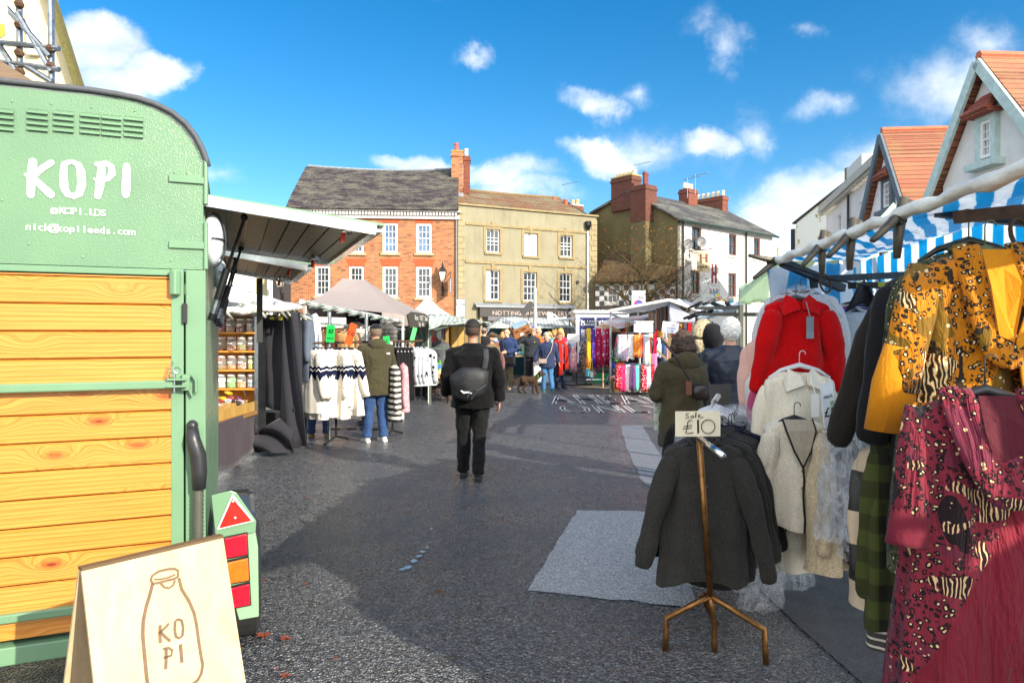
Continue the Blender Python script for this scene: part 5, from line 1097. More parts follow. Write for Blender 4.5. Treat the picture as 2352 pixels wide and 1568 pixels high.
for k in range(46):
    g, h_ = rnd.random(), rnd.random(); p = Vector((-3.52-.75*g, 7.55+1.72*h_, .68+.31*g)); o = bagm[k % 3].obj('sweet_bag', BAGC[k % 8], loc=p, rz=rnd.uniform(0, 6)); o.rotation_euler.x = rnd.uniform(-.4, .4)
    cn = ['silver', 'dark red', 'black', 'yellow', 'pale grey', 'purple', 'clear', 'brown'][k % 8]
    tag(o, f'crinkly {cn} cellophane bag of sweets in the heap below the jar shelves', 'bag', f'{cn} cellophane sweet bags')
# canvas and edges
CANW = canvas('#e8e8e8', .3)
cloth_surf('canvas_roof', [W(440, 722, 7.4), W(690, 706, 9.5), W(650, 694, 11.2), W(440, 622, 11)], CANW, SS, .06, 26, 14, .02, 3.)
MB().tube([W(462+k*23, 716-k*1.1+2.*math.sin(k*2.), 7.45+k*.2) for k in range(11)], [.05+.016*math.sin(k*1.7) for k in range(11)], 8).obj('rolled_edge', plain('#d8d5cc', .6, var=.25, vs=14., bst=.8, bs=14., bd=.03), SS, smooth=True)
b = MB(); b.bar((xs0-.4, 9.0, 2.0), (xs1+.5, 9.45, 1.98), .05).bar((-3.5, 7.3, 2.02), (-3.5, 9.4, 1.98), .05); b.obj('frame_bar', STEEL, SS)
for k in range(1): MB().poly([W(612, 728, 9.3), W(648, 726, 9.3), W(690, 732, 9.3), W(688, 738, 9.3), W(640, 735, 9.3), W(613, 733, 9.3)], (0, .01, 0)).obj('hazard_tape', stripes('#d8c41e', '#1a1a1a', .12, 'x'), SS)
CG = plain('#8f9186', .4, .5, var=.3)
for k, (x, y, d) in enumerate([(508, 706, 7.8), (545, 706, 8.2), (588, 704, 8.5), (612, 712, 8.9), (636, 705, 9.0), (655, 712, 9.2), (675, 714, 9.3), (688, 722, 9.4)]):
    clamp(W(x, y, d), .9+k*.5, 1.5, 1.1 if k % 2 else -.7, f'{["first","second","third","fourth","fifth","sixth","seventh","eighth"][k]} grey clamp from the left gripping the white sweet stall canvas', 'clamps on the sweet stall canvas', CG)
# black side curtain
t = thing('black_curtain', 'charcoal fabric side curtain hanging between the sweet stall and the knitwear rail', 'curtain', (0, 0, 0))
CUR = cloth('#2c2c33', .35, .1, .9, 5.)
b = MB(); b.grid(lambda i, j: Vector((XY(598+100*i, 9.6)[0]+.015*math.sin(j*5+i*3), 9.55-.25*i+.03*math.sin(i*13+j*2)+.02*nz(Vector((i*3, j*3, 0)), 1.5), .62+1.27*j-.1*i*(1-j))), 30, 14); b.obj('upper_panel', CUR, t, smooth=True, solid=.008)
b = MB(); b.grid(lambda i, j: Vector((XY(655+45*i-20*(1-j)**2*(1-i), 9.35)[0]+.05*i*(1-j)*2, 9.3-.2*i+.05*math.sin(i*9+j*6), .12+1.8*j)), 24, 14); b.obj('side_panel', CUR, t, smooth=True, solid=.008)
b = MB(); b.grid(lambda i, j: Vector((XY(606+88*i, 9.5)[0], 9.25+.10*math.sin(i*8+j*9)-.2*(1-j), .02+.62*j*(.45+.55*i)+.05*math.sin(i*3.1)*(1-j))), 30, 14); b.obj('draped_hem', CUR, t, smooth=True, solid=.008)
t = thing('storage_box', 'dark box and folded paper under the side curtain', 'box', (-3.3, 9.75, 0)); MB().box(-.35, .25, 0, .4, 0, .5).obj('box', plain('#17171a', .8), t)
# =====================================================================
# KNITWEAR STALL
# =====================================================================
KS = thing('knitwear_stall', 'knitwear stall frame with brown rail, pale clamp pole and tangle of uprights', 'market stall', (0, 0, 0))
RAILM = plain('#4a3426', .6, .3, var=.3)
r0, r1 = W(703, 788, 9.75), W(962, 783, 11.2); MB().tube([r0, r1], .018, 8).obj('rail', RAILM, KS); MB().tube([r0+Vector((0, .45, 0)), r1+Vector((0, .45, 0))], .018, 8).obj('rail', RAILM, KS)
b = MB()
for xv, dd in ((772, 10.2), (902, 10.8)): p = W(xv, 790, dd); b.tube([p, (p.x, p.y, .1), (p.x-.1, p.y-.25, .02)], .02, 6).tube([(p.x, p.y, .1), (p.x+.1, p.y+.3, .02)], .02, 6)
b.bar(W(760, 985, 10.4), W(905, 985, 11), .03); b.obj('rack_legs', plain('#2b2a28', .5, .5), KS)
b = MB()
for xv, yt, dd in ((757, 712, 10.4), (842, 720, 11.4)): b.tube([W(xv, yt, dd), Vector((*W(xv, yt, dd).xy, 0))], .03, 8)
b.obj('upright', STEEL, KS)
pl = [W(692, 693, 9.4), W(760, 708, 10.6), W(845, 722, 11.8), W(924, 739, 13.)]
MB().tube(pl, [.035, .034, .034, .03], 8).obj('canvas_pole', plain('#cfcfc8', .4, .3, var=.2, vs=25.), KS)
for k in range(9):
    p = pl[0].lerp(pl[3], .03+.115*k); clamp(p, 1.2, 1.35, 1.35, f'pale clamp number {k+1} from the left on the sloping pole of the knitwear stall', 'clamps along the knitwear stall pole', plain('#9aa69f', .4, .5, var=.3))
# nordic jumpers
m_, q, p_, o_ = bsdf('nordic_knit'); c_ = oc(q); x, y, z = q.sep(c_); xx = q.math('ADD', x, q.math('MULTIPLY', y, .6))
tri = lambda per: q.math('ABSOLUTE', q.math('SUBTRACT', q.math('FRACT', q.math('ADD', q.math('DIVIDE', xx, per), 40.)), .5))
t1 = tri(.13); t2 = tri(.09); zz = q.math('MULTIPLY', z, -1.)
lo = q.math('ADD', .36, q.math('MULTIPLY', t1, .20)); hi = q.math('ADD', .235, q.math('MULTIPLY', t2, .06))
band = q.math('MULTIPLY', q.math('GREATER_THAN', zz, hi), q.math('LESS_THAN', zz, lo))
dl = q.math('ABSOLUTE', q.math('SUBTRACT', zz, q.math('ADD', .285, q.math('MULTIPLY', t2, .07)))); line = q.math('LESS_THAN', dl, .009)
band = q.math('MULTIPLY', band, q.math('SUBTRACT', 1., line))
vo = q.n('ShaderNodeTexVoronoi', {'Vector': c_, 'Scale': 45.}); dots = q.math('MULTIPLY', q.math('LESS_THAN', vo.outputs['Distance'], .33), q.math('MULTIPLY', q.math('GREATER_THAN', zz, .10), q.math('LESS_THAN', zz, .235)))
vo2 = q.n('ShaderNodeTexVoronoi', {'Vector': c_, 'Scale': 14., 'Randomness': .3}); d2 = q.math('MULTIPLY', q.math('LESS_THAN', vo2.outputs['Distance'], .16), q.math('MULTIPLY', q.math('GREATER_THAN', zz, .44), q.math('LESS_THAN', zz, .56)))
f = q.math('MAXIMUM', band, q.math('MAXIMUM', dots, d2)); setp(q, p_, col=q.mix(f, hx('#ddd8cc'), hx('#141a34')), rough=.95, spec=.1, nor=bump(q, q.noise(c_, 120.), .4, .005)); NORD = m_
NAVY = plain('#151a33', .9); ords = ['first', 'second', 'third', 'fourth', 'fifth', 'sixth', 'seventh', 'eighth', 'ninth', 'tenth', 'eleventh', 'twelfth']
for k in range(9):
    xv = 716+k*10.6+(2 if k > 5 else 0); p = W(xv, 800, 9.78+.035*k)
    garment('nordic_jumper', f'{ords[k]} white and navy nordic jumper from the left on the brown rail', 'jumper', p, R(-56+rnd.uniform(-16, 16)+(14 if k == 0 else 0)+(42 if k in (5, 8) else 0)), NORD, .42, .93+rnd.uniform(-.12, .08), .62, .07, 'round', 1.3, 9, k*1.7, .2, 'white and navy nordic jumpers', trim=NAVY, sr=.085, nseg=26)
# other hanging clothes on/near this stall
def G_(xv, yv, D, lab, mat, w_=.42, L=.7, sl=.5, rz=0, **k): return garment(k.pop('name', 'jumper'), lab, k.pop('cat', 'jumper'), W(xv, yv, D), R(rz), mat, w_, L, sl, nseg=22, **k)
G_(706, 722, 9.9, 'slate blue chunky knit jumper hanging high beside the black curtain', knit('#5a6474', 60), .42, .95, .6, -65, sr=.10)
G_(722, 722, 10.3, 'off white knit jumper behind the slate blue one', knit('#d8dce0', 60), .45, 1.15, .6, -65, sr=.10)
G_(748, 752, 11.2, 'brown coat with a cream tag hanging inside the knitwear stall', cloth('#6a4020'), .45, .8, .6, -25, name='coat', cat='coat', tagcol=plain('#d8cc90', .6))
G_(778, 762, 11.4, 'tan wool coat with a paper tag in the middle of the knitwear stall', cloth('#b08a5c'), .5, .9, .6, -15, name='coat', cat='coat', tagcol=WHITE)
G_(800, 758, 11.7, 'beige coat just right of the tan wool coat', cloth('#a88a64'), .5, .9, .6, -30, name='coat', cat='coat')
QW = stripes('#e9e6e0', '#b8b4ae', .07, 'z', .86); QG = stripes('#6a655c', '#3c3934', .07, 'z', .8)
G_(838, 752, 11.9, 'white quilted jacket under the taupe gazebo', QW, .55, .8, .6, -10, name='quilted_jacket', cat='jacket')
G_(818, 742, 12.2, 'brown hooded jacket behind the orange price card', cloth('#4d4238'), .5, .8, .6, -20, name='coat', cat='coat')
G_(884, 742, 11.6, 'grey-brown quilted jacket hanging by the man in the cap', QG, .42, .6, .5, -30, name='quilted_jacket', cat='jacket', sr=.1)
G_(903, 838, 10.4, 'cream and black striped shaggy jumper at the right end of the rail', stripes('#e0d8c8', '#1c1a1a', .085, 'z', .52), .42, .85, .6, -60)
G_(922, 835, 10.9, 'pink checked jacket behind the striped jumper', pattern('#c88a92', '#e0b8ba', 22.), .4, .75, .6, -60, name='jacket', cat='jacket')
for k in range(5):
    p = W(908+k*8, 797, 10.9+.05*k); t = thing('skirt', f'{ords[k]} long black pleated skirt from the left beside the man in the cap', 'skirt', p, R(-60), 'long black skirts')
    b = MB(); b.loft([[Vector(((.12+.07*g)*math.cos(a)*(1+.07*math.sin(a*9)), (.035+.02*g)*math.sin(a)*(1+.2*math.sin(a*9)), -.85*g)) for a in [6.283*j/36 for j in range(36)]] for g in (0, .1, .3, .6, .85, 1)]); b.obj('skirt_body', cloth('#17171a', .3), t, smooth=True); hanger((0, 0, .06), 0, .26, HANGW, parent=t)
DOT = pattern('#a9adb3', '#16161a', 9., .26)
for k in range(4): G_(946+k*8.5, 798, 11.2+.05*k, f'{ords[k]} pale grey jumper with black dots from the left, right end of the rail', DOT, .42, .62, .5, -55 if k < 3 else -15, group='grey jumpers with black dots', name='dotted_jumper')
def card(label, xv, yv, D, w_, h, mat, txt=None, tilt=0., rz=0., tcol=None, sz=.09):
    t = thing('price_card', label, 'price card', W(xv, yv, D), rz); b = MB(); b.box(-w_/2, w_/2, 0, .004, -h/2, h/2); M = Matrix.Rotation(tilt, 4, 'Y'); b.xf(M); b.obj('card', mat, t)
    if txt:
        b = MB()
        for s_, x_, z_, k_ in txt: text(b, s_, x_, z_, k_, y=-.003, bold=.02, slant=.15)
        b.xf(M); b.obj('writing', tcol or HANGM, t)
    return t
card('bright green price card clipped to the brown rail', 759, 766, 9.9, .125, .25, plain('#18c856', .5), [('10', 0, 0, .1), ('each', 0, -.08, .05)], .05, -.2)
card('tilted orange price card above the nordic jumpers', 806, 767, 9.8, .11, .31, plain('#f0561c', .5), [('£10', 0, -.02, .08)], .33, -.2)
card('green price card behind the shoulder of the man in the cap', 888, 784, 10.5, .1, .16, plain('#18c856', .5), [('5', 0, -.03, .08)], -.1)
card('white price card below the green one at the man in the cap', 896, 799, 10.6, .07, .2, WHITE, [('£5', 0, -.03, .05)], 0)
card('pale green price card on a stick above the dotted jumpers', 949, 770, 11.2, .07, .26, plain('#5fe07a', .5), None, .25)
# taupe gazebo
TAUPE = canvas('#a79c98', .25, dirt=.12); GZ = thing('taupe_gazebo', 'taupe pop-up gazebo over the coats, with a dark printed banner on its valance', 'gazebo', (0, 0, 0))
FL, FR, BR, BL = W(700, 699, 12.5), W(925, 722, 13.), W(985, 724, 16), W(800, 708, 16); RL, RR = W(787, 640, 14.3), W(838, 643, 14.8)
b = MB()
def quadgrid(b, p, q_, r_, s_, n1=8, n2=8, sg=.05): b.grid(lambda i, j: p.lerp(q_, i).lerp(s_.lerp(r_, i), j)-Vector((0, 0, sg*math.sin(math.pi*j))), n1, n2)
quadgrid(b, FL, FR, RR, RL); quadgrid(b, FR, BR, RR, RR); quadgrid(b, BL, FL, RL, RL); quadgrid(b, BR, BL, RL, RR); b.obj('canopy', TAUPE, GZ, smooth=False, solid=.01)
dz = Vector((0, 0, -.22)); b = MB()
for p, q_ in ((FL.lerp(FR, .78), FR), (FR, BR), (BL, FL)): quadgrid(b, p+dz, q_+dz, q_, p, 10, 2, .0)
b.obj('valance', TAUPE, GZ, solid=.01); b = MB(); b.add([FR.lerp(BR, a)+Vector((.02, -.03, z)) for a, z in ((.12, .0), (.25, .06), (.8, .03), (.95, -.06), (.97, -.26), (.2, -.26))], [(0, 5, 4, 3, 2, 1)]); b.obj('banner', plain('#3a352e', .5), GZ, solid=.01)
tb = MB(); text(tb, 'Boots   FOOT   Shoes', 0, .0, .15); text(tb, 'Bags   Belts', 0, -.12, .12); d_ = (BR-FR).normalized(); ang = math.atan2(d_.y, d_.x)
M = Matrix.Translation(FR.lerp(BR, .6)+Vector((.05, -.06, -.12))) @ Matrix.Rotation(ang, 4, 'Z'); tb.xf(M).obj('banner_lettering', WHITE, GZ)
for p in (FL, FR, BR, BL): MB().bar(p+Vector((0, .03, -.02)), Vector((p.x, p.y+.03, 0)), .04).obj('leg', OFFW, GZ)
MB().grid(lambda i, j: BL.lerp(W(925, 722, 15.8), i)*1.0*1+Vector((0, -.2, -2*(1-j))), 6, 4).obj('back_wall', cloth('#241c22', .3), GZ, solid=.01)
b = MB(); b.bar(FL.lerp(FR, .05)+Vector((0, .4, -.33)), FR+Vector((0, .3, -.28)), .04); b.obj('hanging_bar', STEEL, GZ)
# white peaked gazebo
def peak(label, name, ap, cs, mat, val=.2, legs=True):
    t = thing(name, label, 'gazebo', (0, 0, 0)); b = MB()
    for k in range(4): quadgrid(b, cs[k], cs[(k+1) % 4], ap, ap, 6, 6, .08)
    b.obj('canopy', mat, t, solid=.01); b = MB()
    for k in range(4): quadgrid(b, cs[k]+Vector((0, 0, -val)), cs[(k+1) % 4]+Vector((0, 0, -val)), cs[(k+1) % 4], cs[k], 6, 2, 0)
    b.obj('valance', mat, t, solid=.01)
    if legs:
        for p in cs: MB().bar(p+Vector((0, 0, -.03)), Vector((p.x, p.y, 0)), .045).obj('leg', OFFW, t)
    return t
peak('white pointed gazebo in front of the brick building', 'white_gazebo', W(982, 679, 24), [W(935, 722, 22.5), W(1036, 724, 22.5), W(1030, 722, 26), W(945, 720, 26)], CANW)
# grey-green veg stall
GRN = stripes('#efefe8', '#b4c2b8', .11, 'x', .7, .35, wob=.06); VS = thing('vegetable_stall', 'vegetable stall under a pale green striped sheet with grey steel posts', 'market stall', (0, 0, 0))
cloth_surf('canvas_roof', [W(872, 745, 14.5), W(1128, 742, 17.5), W(1030, 724, 21), W(900, 722, 20)], GRN, VS, .1, 26, 14, .03, 2.)
cloth_surf('side_sheet', [W(905, 742, 14.8), W(985, 745, 16), W(985, 800, 16.6), W(905, 800, 15.6)], stripes('#5f7a70', '#44584f', .1, 'x', .6, .2), VS, 0, 10, 8, .02, 4.)
cloth_surf('edge_drape', [W(985, 758, 15.), W(1040, 738, 15.8), W(1040, 726, 17), W(985, 722, 16)], GRN, VS, .03, 10, 8, .03, 5.)
b = MB()
for xv, dd, yb in ((988, 15.6, 752), (1016, 17.2, 748), (1100, 18.5, 745), (950, 18, 745), (1065, 19, 745)): p = W(xv, yb, dd); b.bar(p, Vector((p.x, p.y, 0)), .05)
for (x0, y0, d0, x1, y1, d1) in ((940, 752, 15.5, 1120, 745, 17.8), (955, 801, 16.4, 1030, 800, 17.4), (1000, 757, 15.2, 1060, 738, 18)): b.bar(W(x0, y0, d0), W(x1, y1, d1), .05)
b.obj('frame', plain('#5d6a62', .5, .4), VS)
MB().bar(W(958, 882, 16.2), W(1068, 842, 19.3), .8, .06).obj('table_top', woodmat('#8a7450', '#a58e66'), VS)
MB().box(*sorted((XY(930, 19)[0], XY(1100, 19)[0])), 20.0, 20.1, 0, 1.95).obj('back_panel', woodmat('#8a6c3c', '#a5854e'), VS)
vegc = [('#3f8f2a', 'cabbages'), ('#2f7a28', 'greens'), ('#c98f50', 'potatoes'), ('#d8702a', 'carrots'), ('#7ac04a', 'lettuces'), ('#b8382a', 'tomatoes'), ('#2c6fb0', 'wrapped greens')]
CRW = woodmat('#a07a42', '#c49c5e')
def crate(label, loc, w_, d, h, mat, fill=None, n=14, name='crate', rz=0, group=None, sd=0):
    t = thing(name, label, 'crate', loc, rz, group); b = MB()
    for k in range(3):
        z = h*(k+.1)/3; 
        for (x0, x1, y0, y1) in ((-w_/2, w_/2, -d/2, -d/2+.012), (-w_/2, w_/2, d/2-.012, d/2), (-w_/2, -w_/2+.012, -d/2, d/2), (w_/2-.012, w_/2, -d/2, d/2)): b.box(x0, x1, y0, y1, z, z+h*.24)
    for a in (-1, 1):
        for c in (-1, 1): b.box(a*w_/2-.015, a*w_/2+.015, c*d/2-.015, c*d/2+.015, 0, h)
    b.box(-w_/2, w_/2, -d/2, d/2, .0, .012); b.obj('crate_body', mat, t)
    if fill:
        b = MB(); r_ = random.Random(sd+5)
        for k in range(n): b.ell((r_.uniform(-.42, .42)*w_, r_.uniform(-.42, .42)*d, h*.8+r_.uniform(-.02, .04)), (w_*.13, w_*.13, w_*.11), 7, 5)
        b.v = [v+Vector((1, 1, 1))*.02*nz(v, 14, sd) for v in b.v]; b.obj('produce', plain(fill, .6, var=.35, vs=20.), t)
    return t
BLUEP = plain('#2c6fc0', .4); k = 0
for (xv, yv, D, mat, col, nm) in [(975, 868, 15.9, CRW, '#b87a44', 'russet potatoes'), (998, 868, 16.1, CRW, '#c9b48a', 'onions'), (1018, 863, 16.6, CRW, '#8fae5a', 'leeks'), (968, 850, 16.8, BLUEP, '#c8d8e8', 'cauliflowers'), (990, 847, 17.2, BLUEP, '#3f9a3a', 'green peppers'),
        (1012, 843, 17.6, CRW, '#46a030', 'lettuces'), (1032, 840, 17.9, CRW, '#3f7a24', 'cabbages'), (1045, 850, 17.4, CRW, '#a5432a', 'beetroots'), (1034, 825, 18.6, CRW, '#2f7a22', 'tall leafy greens'), (1055, 828, 18.8, BLUEP, '#d8702a', 'carrots')]:
    crate(f'{"blue plastic" if mat is BLUEP else "wooden"} crate of {nm} on the vegetable stall', W(xv, yv, D), .36, .3, .13, mat, col, 16, rz=R(35), group='produce crates on the vegetable stall', sd=k); k += 1
for k, (xv, yv, D, nm) in enumerate([(956, 905, 16, 'left'), (974, 900, 16.8, 'right')]): crate(f'{nm} grey plastic crate standing on the road beside the menu board', G(xv, yv)+Vector((0, 0, .004)), .42, .35, .32, plain('#a39a86', .6), '#b04a3a' if k == 0 else None, 8, rz=R(20), sd=k)
for k, (xv, yv, w_, h, c_, nm) in enumerate([(1048, 772, .35, .75, '#b58e4a', 'tall kraft cardboard box'), (1008, 800, .5, .25, '#e8e4dc', 'white cardboard box'), (1040, 805, .45, .2, '#c23a44', 'red printed carton'), (1000, 785, .3, .3, '#d04a5a', 'pink and red packet stack'), (1010, 765, .25, .4, '#6a3f5a', 'plum box of goods')]):
    t = thing('cardboard_box', nm+' at the back of the vegetable stall', 'box', W(xv, yv, 19), .3); b = MB(); b.box(-w_/2, w_/2, -.2, .2, -h/2, h/2); b.obj('box', plain(c_, .8, var=.2), t, bevel=.01); MB().box(-.03, .03, -.203, .203, -h/2, h/2+.002).obj('tape', plain('#8f7446', .4), t)
# menu A-frame
t = thing('menu_board', 'wooden framed black menu board with yellow lines of writing on the road', 'sign', G(1003, 903), R(-6)); WF = woodmat('#7a3f1c', '#a4602c', .4, 1., 'z')
b = MB(); w_, h_ = .42, .64
M = Matrix.Rotation(R(-9), 4, 'X')
b.box(-w_/2, -w_/2+.05, -.02, .02, .0, h_, M).box(w_/2-.05, w_/2, -.02, .02, 0, h_, M).box(-w_/2+.05, w_/2-.05, -.018, .018, h_-.06, h_, M).box(-w_/2+.05, w_/2-.05, -.018, .018, .08, .13, M); b.obj('front_frame', WF, t)
MB().box(-w_/2+.05, w_/2-.05, -.006, .006, .13, h_-.06, M).obj('slate', plain('#16170f', .6), t); b = MB(); text(b, 'Family Run Fruit & Veg', 0, .54, .03); text(b, 'Stall', 0, .505, .03); b2 = MB()
for j in range(12): b2.box(-.02-.07*rnd.uniform(.4, 1), .02+.07*rnd.uniform(.4, 1), -.0065, -.006, .47-.026*j-.010, .47-.026*j)
b.xf(Matrix.Translation((0, -.008, 0))).xf(M); b.obj('title_lettering', WHITE, t); b2.xf(Matrix.Translation((0, -.003, 0))).xf(M); b2.obj('menu_writing', plain('#b9c23a', .7), t)
b = MB(); b.box(-w_/2, -w_/2+.04, .0, .03, 0, h_, Matrix.Translation((0, .26, 0)) @ Matrix.Rotation(R(16), 4, 'X')).box(w_/2-.04, w_/2, .0, .03, 0, h_, Matrix.Translation((0, .26, 0)) @ Matrix.Rotation(R(16), 4, 'X')); b.obj('rear_frame', WF, t)
# =====================================================================
# CENTRE BACKGROUND STALLS
# =====================================================================
CK = stripes('#f2f1ec', '#c6ccc8', .13, 'x', .72, .35, wob=.03); GS = thing('glassware_stall', 'glassware stall with a pale checked awning in front of the jewellers shop', 'market stall', (0, 0, 0))
cloth_surf('awning', [W(1118, 752, 24), W(1318, 752, 25), W(1312, 730, 27), W(1158, 727, 27)], CK, GS, .06, 26, 10, .02, 2.)
cloth_surf('side_drape', [W(1113, 775, 24), W(1128, 748, 24), W(1160, 727, 26.8), W(1122, 742, 26.5)], CK, GS, .0, 8, 8, .02, 6.)
b = MB()
for xv in (1117, 1160, 1205, 1270, 1316): p = W(xv, 752, 24.4); b.bar(p, Vector((p.x, p.y, 0)), .05)
b.bar(W(1117, 754, 24.3), W(1317, 754, 25), .05); b.obj('frame', plain('#4a5550', .5), GS)
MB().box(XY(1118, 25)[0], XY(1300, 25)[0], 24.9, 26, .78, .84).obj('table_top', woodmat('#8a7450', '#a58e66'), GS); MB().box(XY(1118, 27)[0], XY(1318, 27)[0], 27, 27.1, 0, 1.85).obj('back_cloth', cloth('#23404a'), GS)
cs_ = [('#d8dde0', 'clear glass'), ('#e8e8e4', 'white china'), ('#5fa8d8', 'blue glass'), ('#6abf5a', 'green glass'), ('#b8c8d0', 'smoked glass'), ('#e0c85a', 'amber glass')]
for k in range(34):
    xv = 1122+k*5.3; nm = cs_[k % 6]; D = 25+.5*(k % 2); p = Vector((XY(xv, D)[0], D+.2, .84)); h = rnd.uniform(.12, .34); r_ = rnd.uniform(.04, .08)
    o = MB().lathe([(r_*.6, 0), (r_, h*.3), (r_*.9, h*.6), (r_*.45, h*.8), (r_*.6, h)], n=9).obj('glass_vase', plain(nm[0], .15, var=.1, bst=0), loc=p, smooth=True); tag(o, f'{nm[1]} vase in the row along the glassware stall table', 'vase', nm[1]+' vases on the glassware stall')
for k in range(22):
    xv = 1126+(k % 11)*8.2; row = k//11; D = 26.7; o = MB().lathe([(.03, 0), (.09, .04), (.11, .16), (.08, .2)], n=9).obj('bowl', plain('#dfe3e4', .2, bst=0), loc=Vector((XY(xv, D)[0], D, 1.05+.33*row)), smooth=True); tag(o, f'white bowl on the {"upper" if row else "lower"} back shelf of the glassware stall', 'bowl', f'white bowls on the {"upper" if row else "lower"} glassware shelf')
for z in (1.05, 1.38): MB().box(XY(1118, 26.9)[0], XY(1215, 26.9)[0], 26.6, 27, z-.03, z-.002).obj('shelf', OFFW, GS)
for k, xv in enumerate((1156, 1277)): t = thing('hanging_ornament', f'{["left","right"][k]} yellow and green hanging ornament under the checked awning', 'ornament', W(xv, 762, 24.6)); MB().ell((0, 0, 0), (.06, .06, .12), 8, 6).obj('body', plain('#d8b02a', .3), t); MB().ell((0, 0, -.16), (.09, .05, .08), 8, 6).obj('base', plain('#4a9a50', .3), t)
# catering van with raised flap, cheese van
VN = thing('catering_trailer', 'grey-white catering trailer with a raised serving flap beside the cheese van', 'trailer', (0, 0, 0)); GW = plain('#c9c9cc', .4, var=.08)
MB().poly([W(1272, 742, 26.5), W(1334, 742, 26.5), W(1334, 840, 26.5), W(1272, 840, 26.5)], (0, 2, 0)).obj('body', plain('#97979f', .5, var=.15), VN); MB().poly([W(1312, 716, 26.3), W(1336, 716, 26.3), W(1336, 840, 26.3), W(1324, 840, 26.3), W(1324, 742, 26.3), W(1312, 742, 26.3)], (0, .15, 0)).obj('end_wall', plain('#b7a488', .5), VN)
b = MB(); b.poly([W(1257, 716, 25), W(1270, 718, 25), W(1272, 735, 25), W(1258, 734, 25)], (0, .3, 0)).bar(W(1272, 735, 25), W(1322, 731, 24.8), .5, .05).bar(W(1268, 720, 25), W(1286, 732, 25), .05).bar(W(1262, 733, 25), W(1300, 729, 25.6), .05); b.obj('serving_flap', GW, VN)
MB().bar(W(1308, 735, 25), W(1309, 765, 25.4), .05).bar(W(1292, 738, 25), W(1310, 762, 26.3), .03).bar(W(1312, 738, 25), W(1325, 765, 26.3), .03).obj('strut', STEEL, VN)
CV = thing('cheese_van', 'white cheese van with dark blue lettered side panels behind the scarves', 'van', (0, 0, 0)); D = 26.; WV = plain('#dfe1e6', .35, var=.05)
MB().poly([W(1322, 716, D), W(1445, 718, D), W(1445, 850, D), W(1322, 850, D)], (0, 2.2, 0)).obj('body', WV, CV, bevel=.03); MB().poly([W(1318, 712, D-.1), W(1447, 713, D-.1), W(1447, 719, D-.1), W(1318, 718, D-.1)], (0, 2.4, 0)).obj('roof', WV, CV)
BLU = plain('#16245e', .35, var=.08)
for k, (x0, x1) in enumerate(((1332, 1366), (1371, 1402), (1407, 1438))):
    o = MB().poly([W(x0, 729, D-.03), W(x1, 729, D-.03), W(x1, 792, D-.03), W(x0, 792, D-.03)], (0, .02, 0)).obj('side_panel', BLU, CV); tb = MB(); c = W((x0+x1)/2, 740, D-.05); S_ = F/D
    L = [[('The Little', 9.5, .155), ('Cheese', 16.5, .16)], [('Yorkshire', 9.5, .15), ('Store', 16.5, .16)], [('', 0, .1)]][k]
    for s_, dy, z_ in L: text(tb, s_, c.x, H0-(731+dy-766)/F*D+.0, z_, y=c.y, slant=.25, bold=.03)
    if k < 2:
        for j, s_ in enumerate(('Markets', 'Mon: Pickering', 'Tues: Settle', 'Wed: Knaresborough', 'Thurs: Otley', 'Fri: Ripon', 'Sat: York')): text(tb, s_, W(x0+2.5, 0, D).x, H0-(758+j*5.-766)/F*D-.02, .075, y=c.y, align='L', bold=.03)
        tb.box(W(x0+2.5, 0, D).x, W(x0+26, 0, D).x, c.y-.002, c.y, H0-(759.5-766)/F*D-.02, H0-(759.-766)/F*D-.02)
    if tb.v: tb.obj('lettering', WHITE, o)
# lamp post and road signs
t = thing('lamp_post', 'grey steel post with a dark ornate finger sign in front of the stone building', 'post', (*XY(1229, 25), 0)); MB().tube([(0, 0, 0), (0, 0, 3.3)], .07, 10).obj('pole', plain('#9a9c9a', .6, var=.1), t, smooth=True)
b = MB(); b.bar((-.1, -.1, 2.75), (-.48, -.3, 2.35), .04, .22).bar((-.2, -.1, 2.45), (-.25, -.1, 2.1), .03); b.obj('finger_sign', plain('#2a2a2c', .5, var=.5, vs=20.), t)
def roadsign(label, xv, y0, y1, wv, D, lines, kind):
    t = thing('road_sign', label, 'sign', (*XY(xv, D), 0)); S_ = D/F; w2 = wv*S_/2; zt = H0-(y0-766)*S_; zb = H0-(y1-766)*S_
    MB().tube([(0, .05, 0), (0, .05, zt-.1)], .04, 8).obj('pole', STEEL, t); MB().box(-w2, w2, -.01, .01, zb, zt).obj('panel_rim', plain('#77797c', .5), t); MB().box(-w2+.02, w2-.02, -.014, -.01, zb+.02, zt-.02).obj('panel', plain('#dfe3e8', .4, bst=0), t)
    tb = MB()
    for s_, dz, k_ in lines: text(tb, s_, 0, zt-dz, k_, y=-.018, bold=.03)
    tb.obj('lettering', HANGM, t); cz = zb+.36*(zt-zb); r_ = w2*.66
    disc = lambda r, y: [Vector((r*math.cos(6.283*j/28), y, cz+r*math.sin(6.283*j/28))) for j in range(28)]
    MB().add(disc(r_, -.017), [tuple(range(27, -1, -1))]).obj('red_ring', plain('#c22a2c', .4, bst=0), t); MB().add(disc(r_*.80, -.020), [tuple(range(27, -1, -1))]).obj('roundel', plain('#1e4fbe' if kind else '#e8eaee', .4, bst=0), t)
    if kind: b = MB(); M = Matrix.Translation((0, 0, cz)) @ Matrix.Rotation(R(45), 4, 'Y'); b.box(-r_*.82, r_*.82, -.024, -.021, -r_*.09, r_*.09, M); b.obj('red_bar', plain('#c22a2c', .4, bst=0), t)
roadsign('white Restricted ZONE sign with blue no-waiting roundel', 1466.5, 667, 717, 33, 24.5, [('Restricted', .16, .115), ('ZONE', .31, .155)], 1)
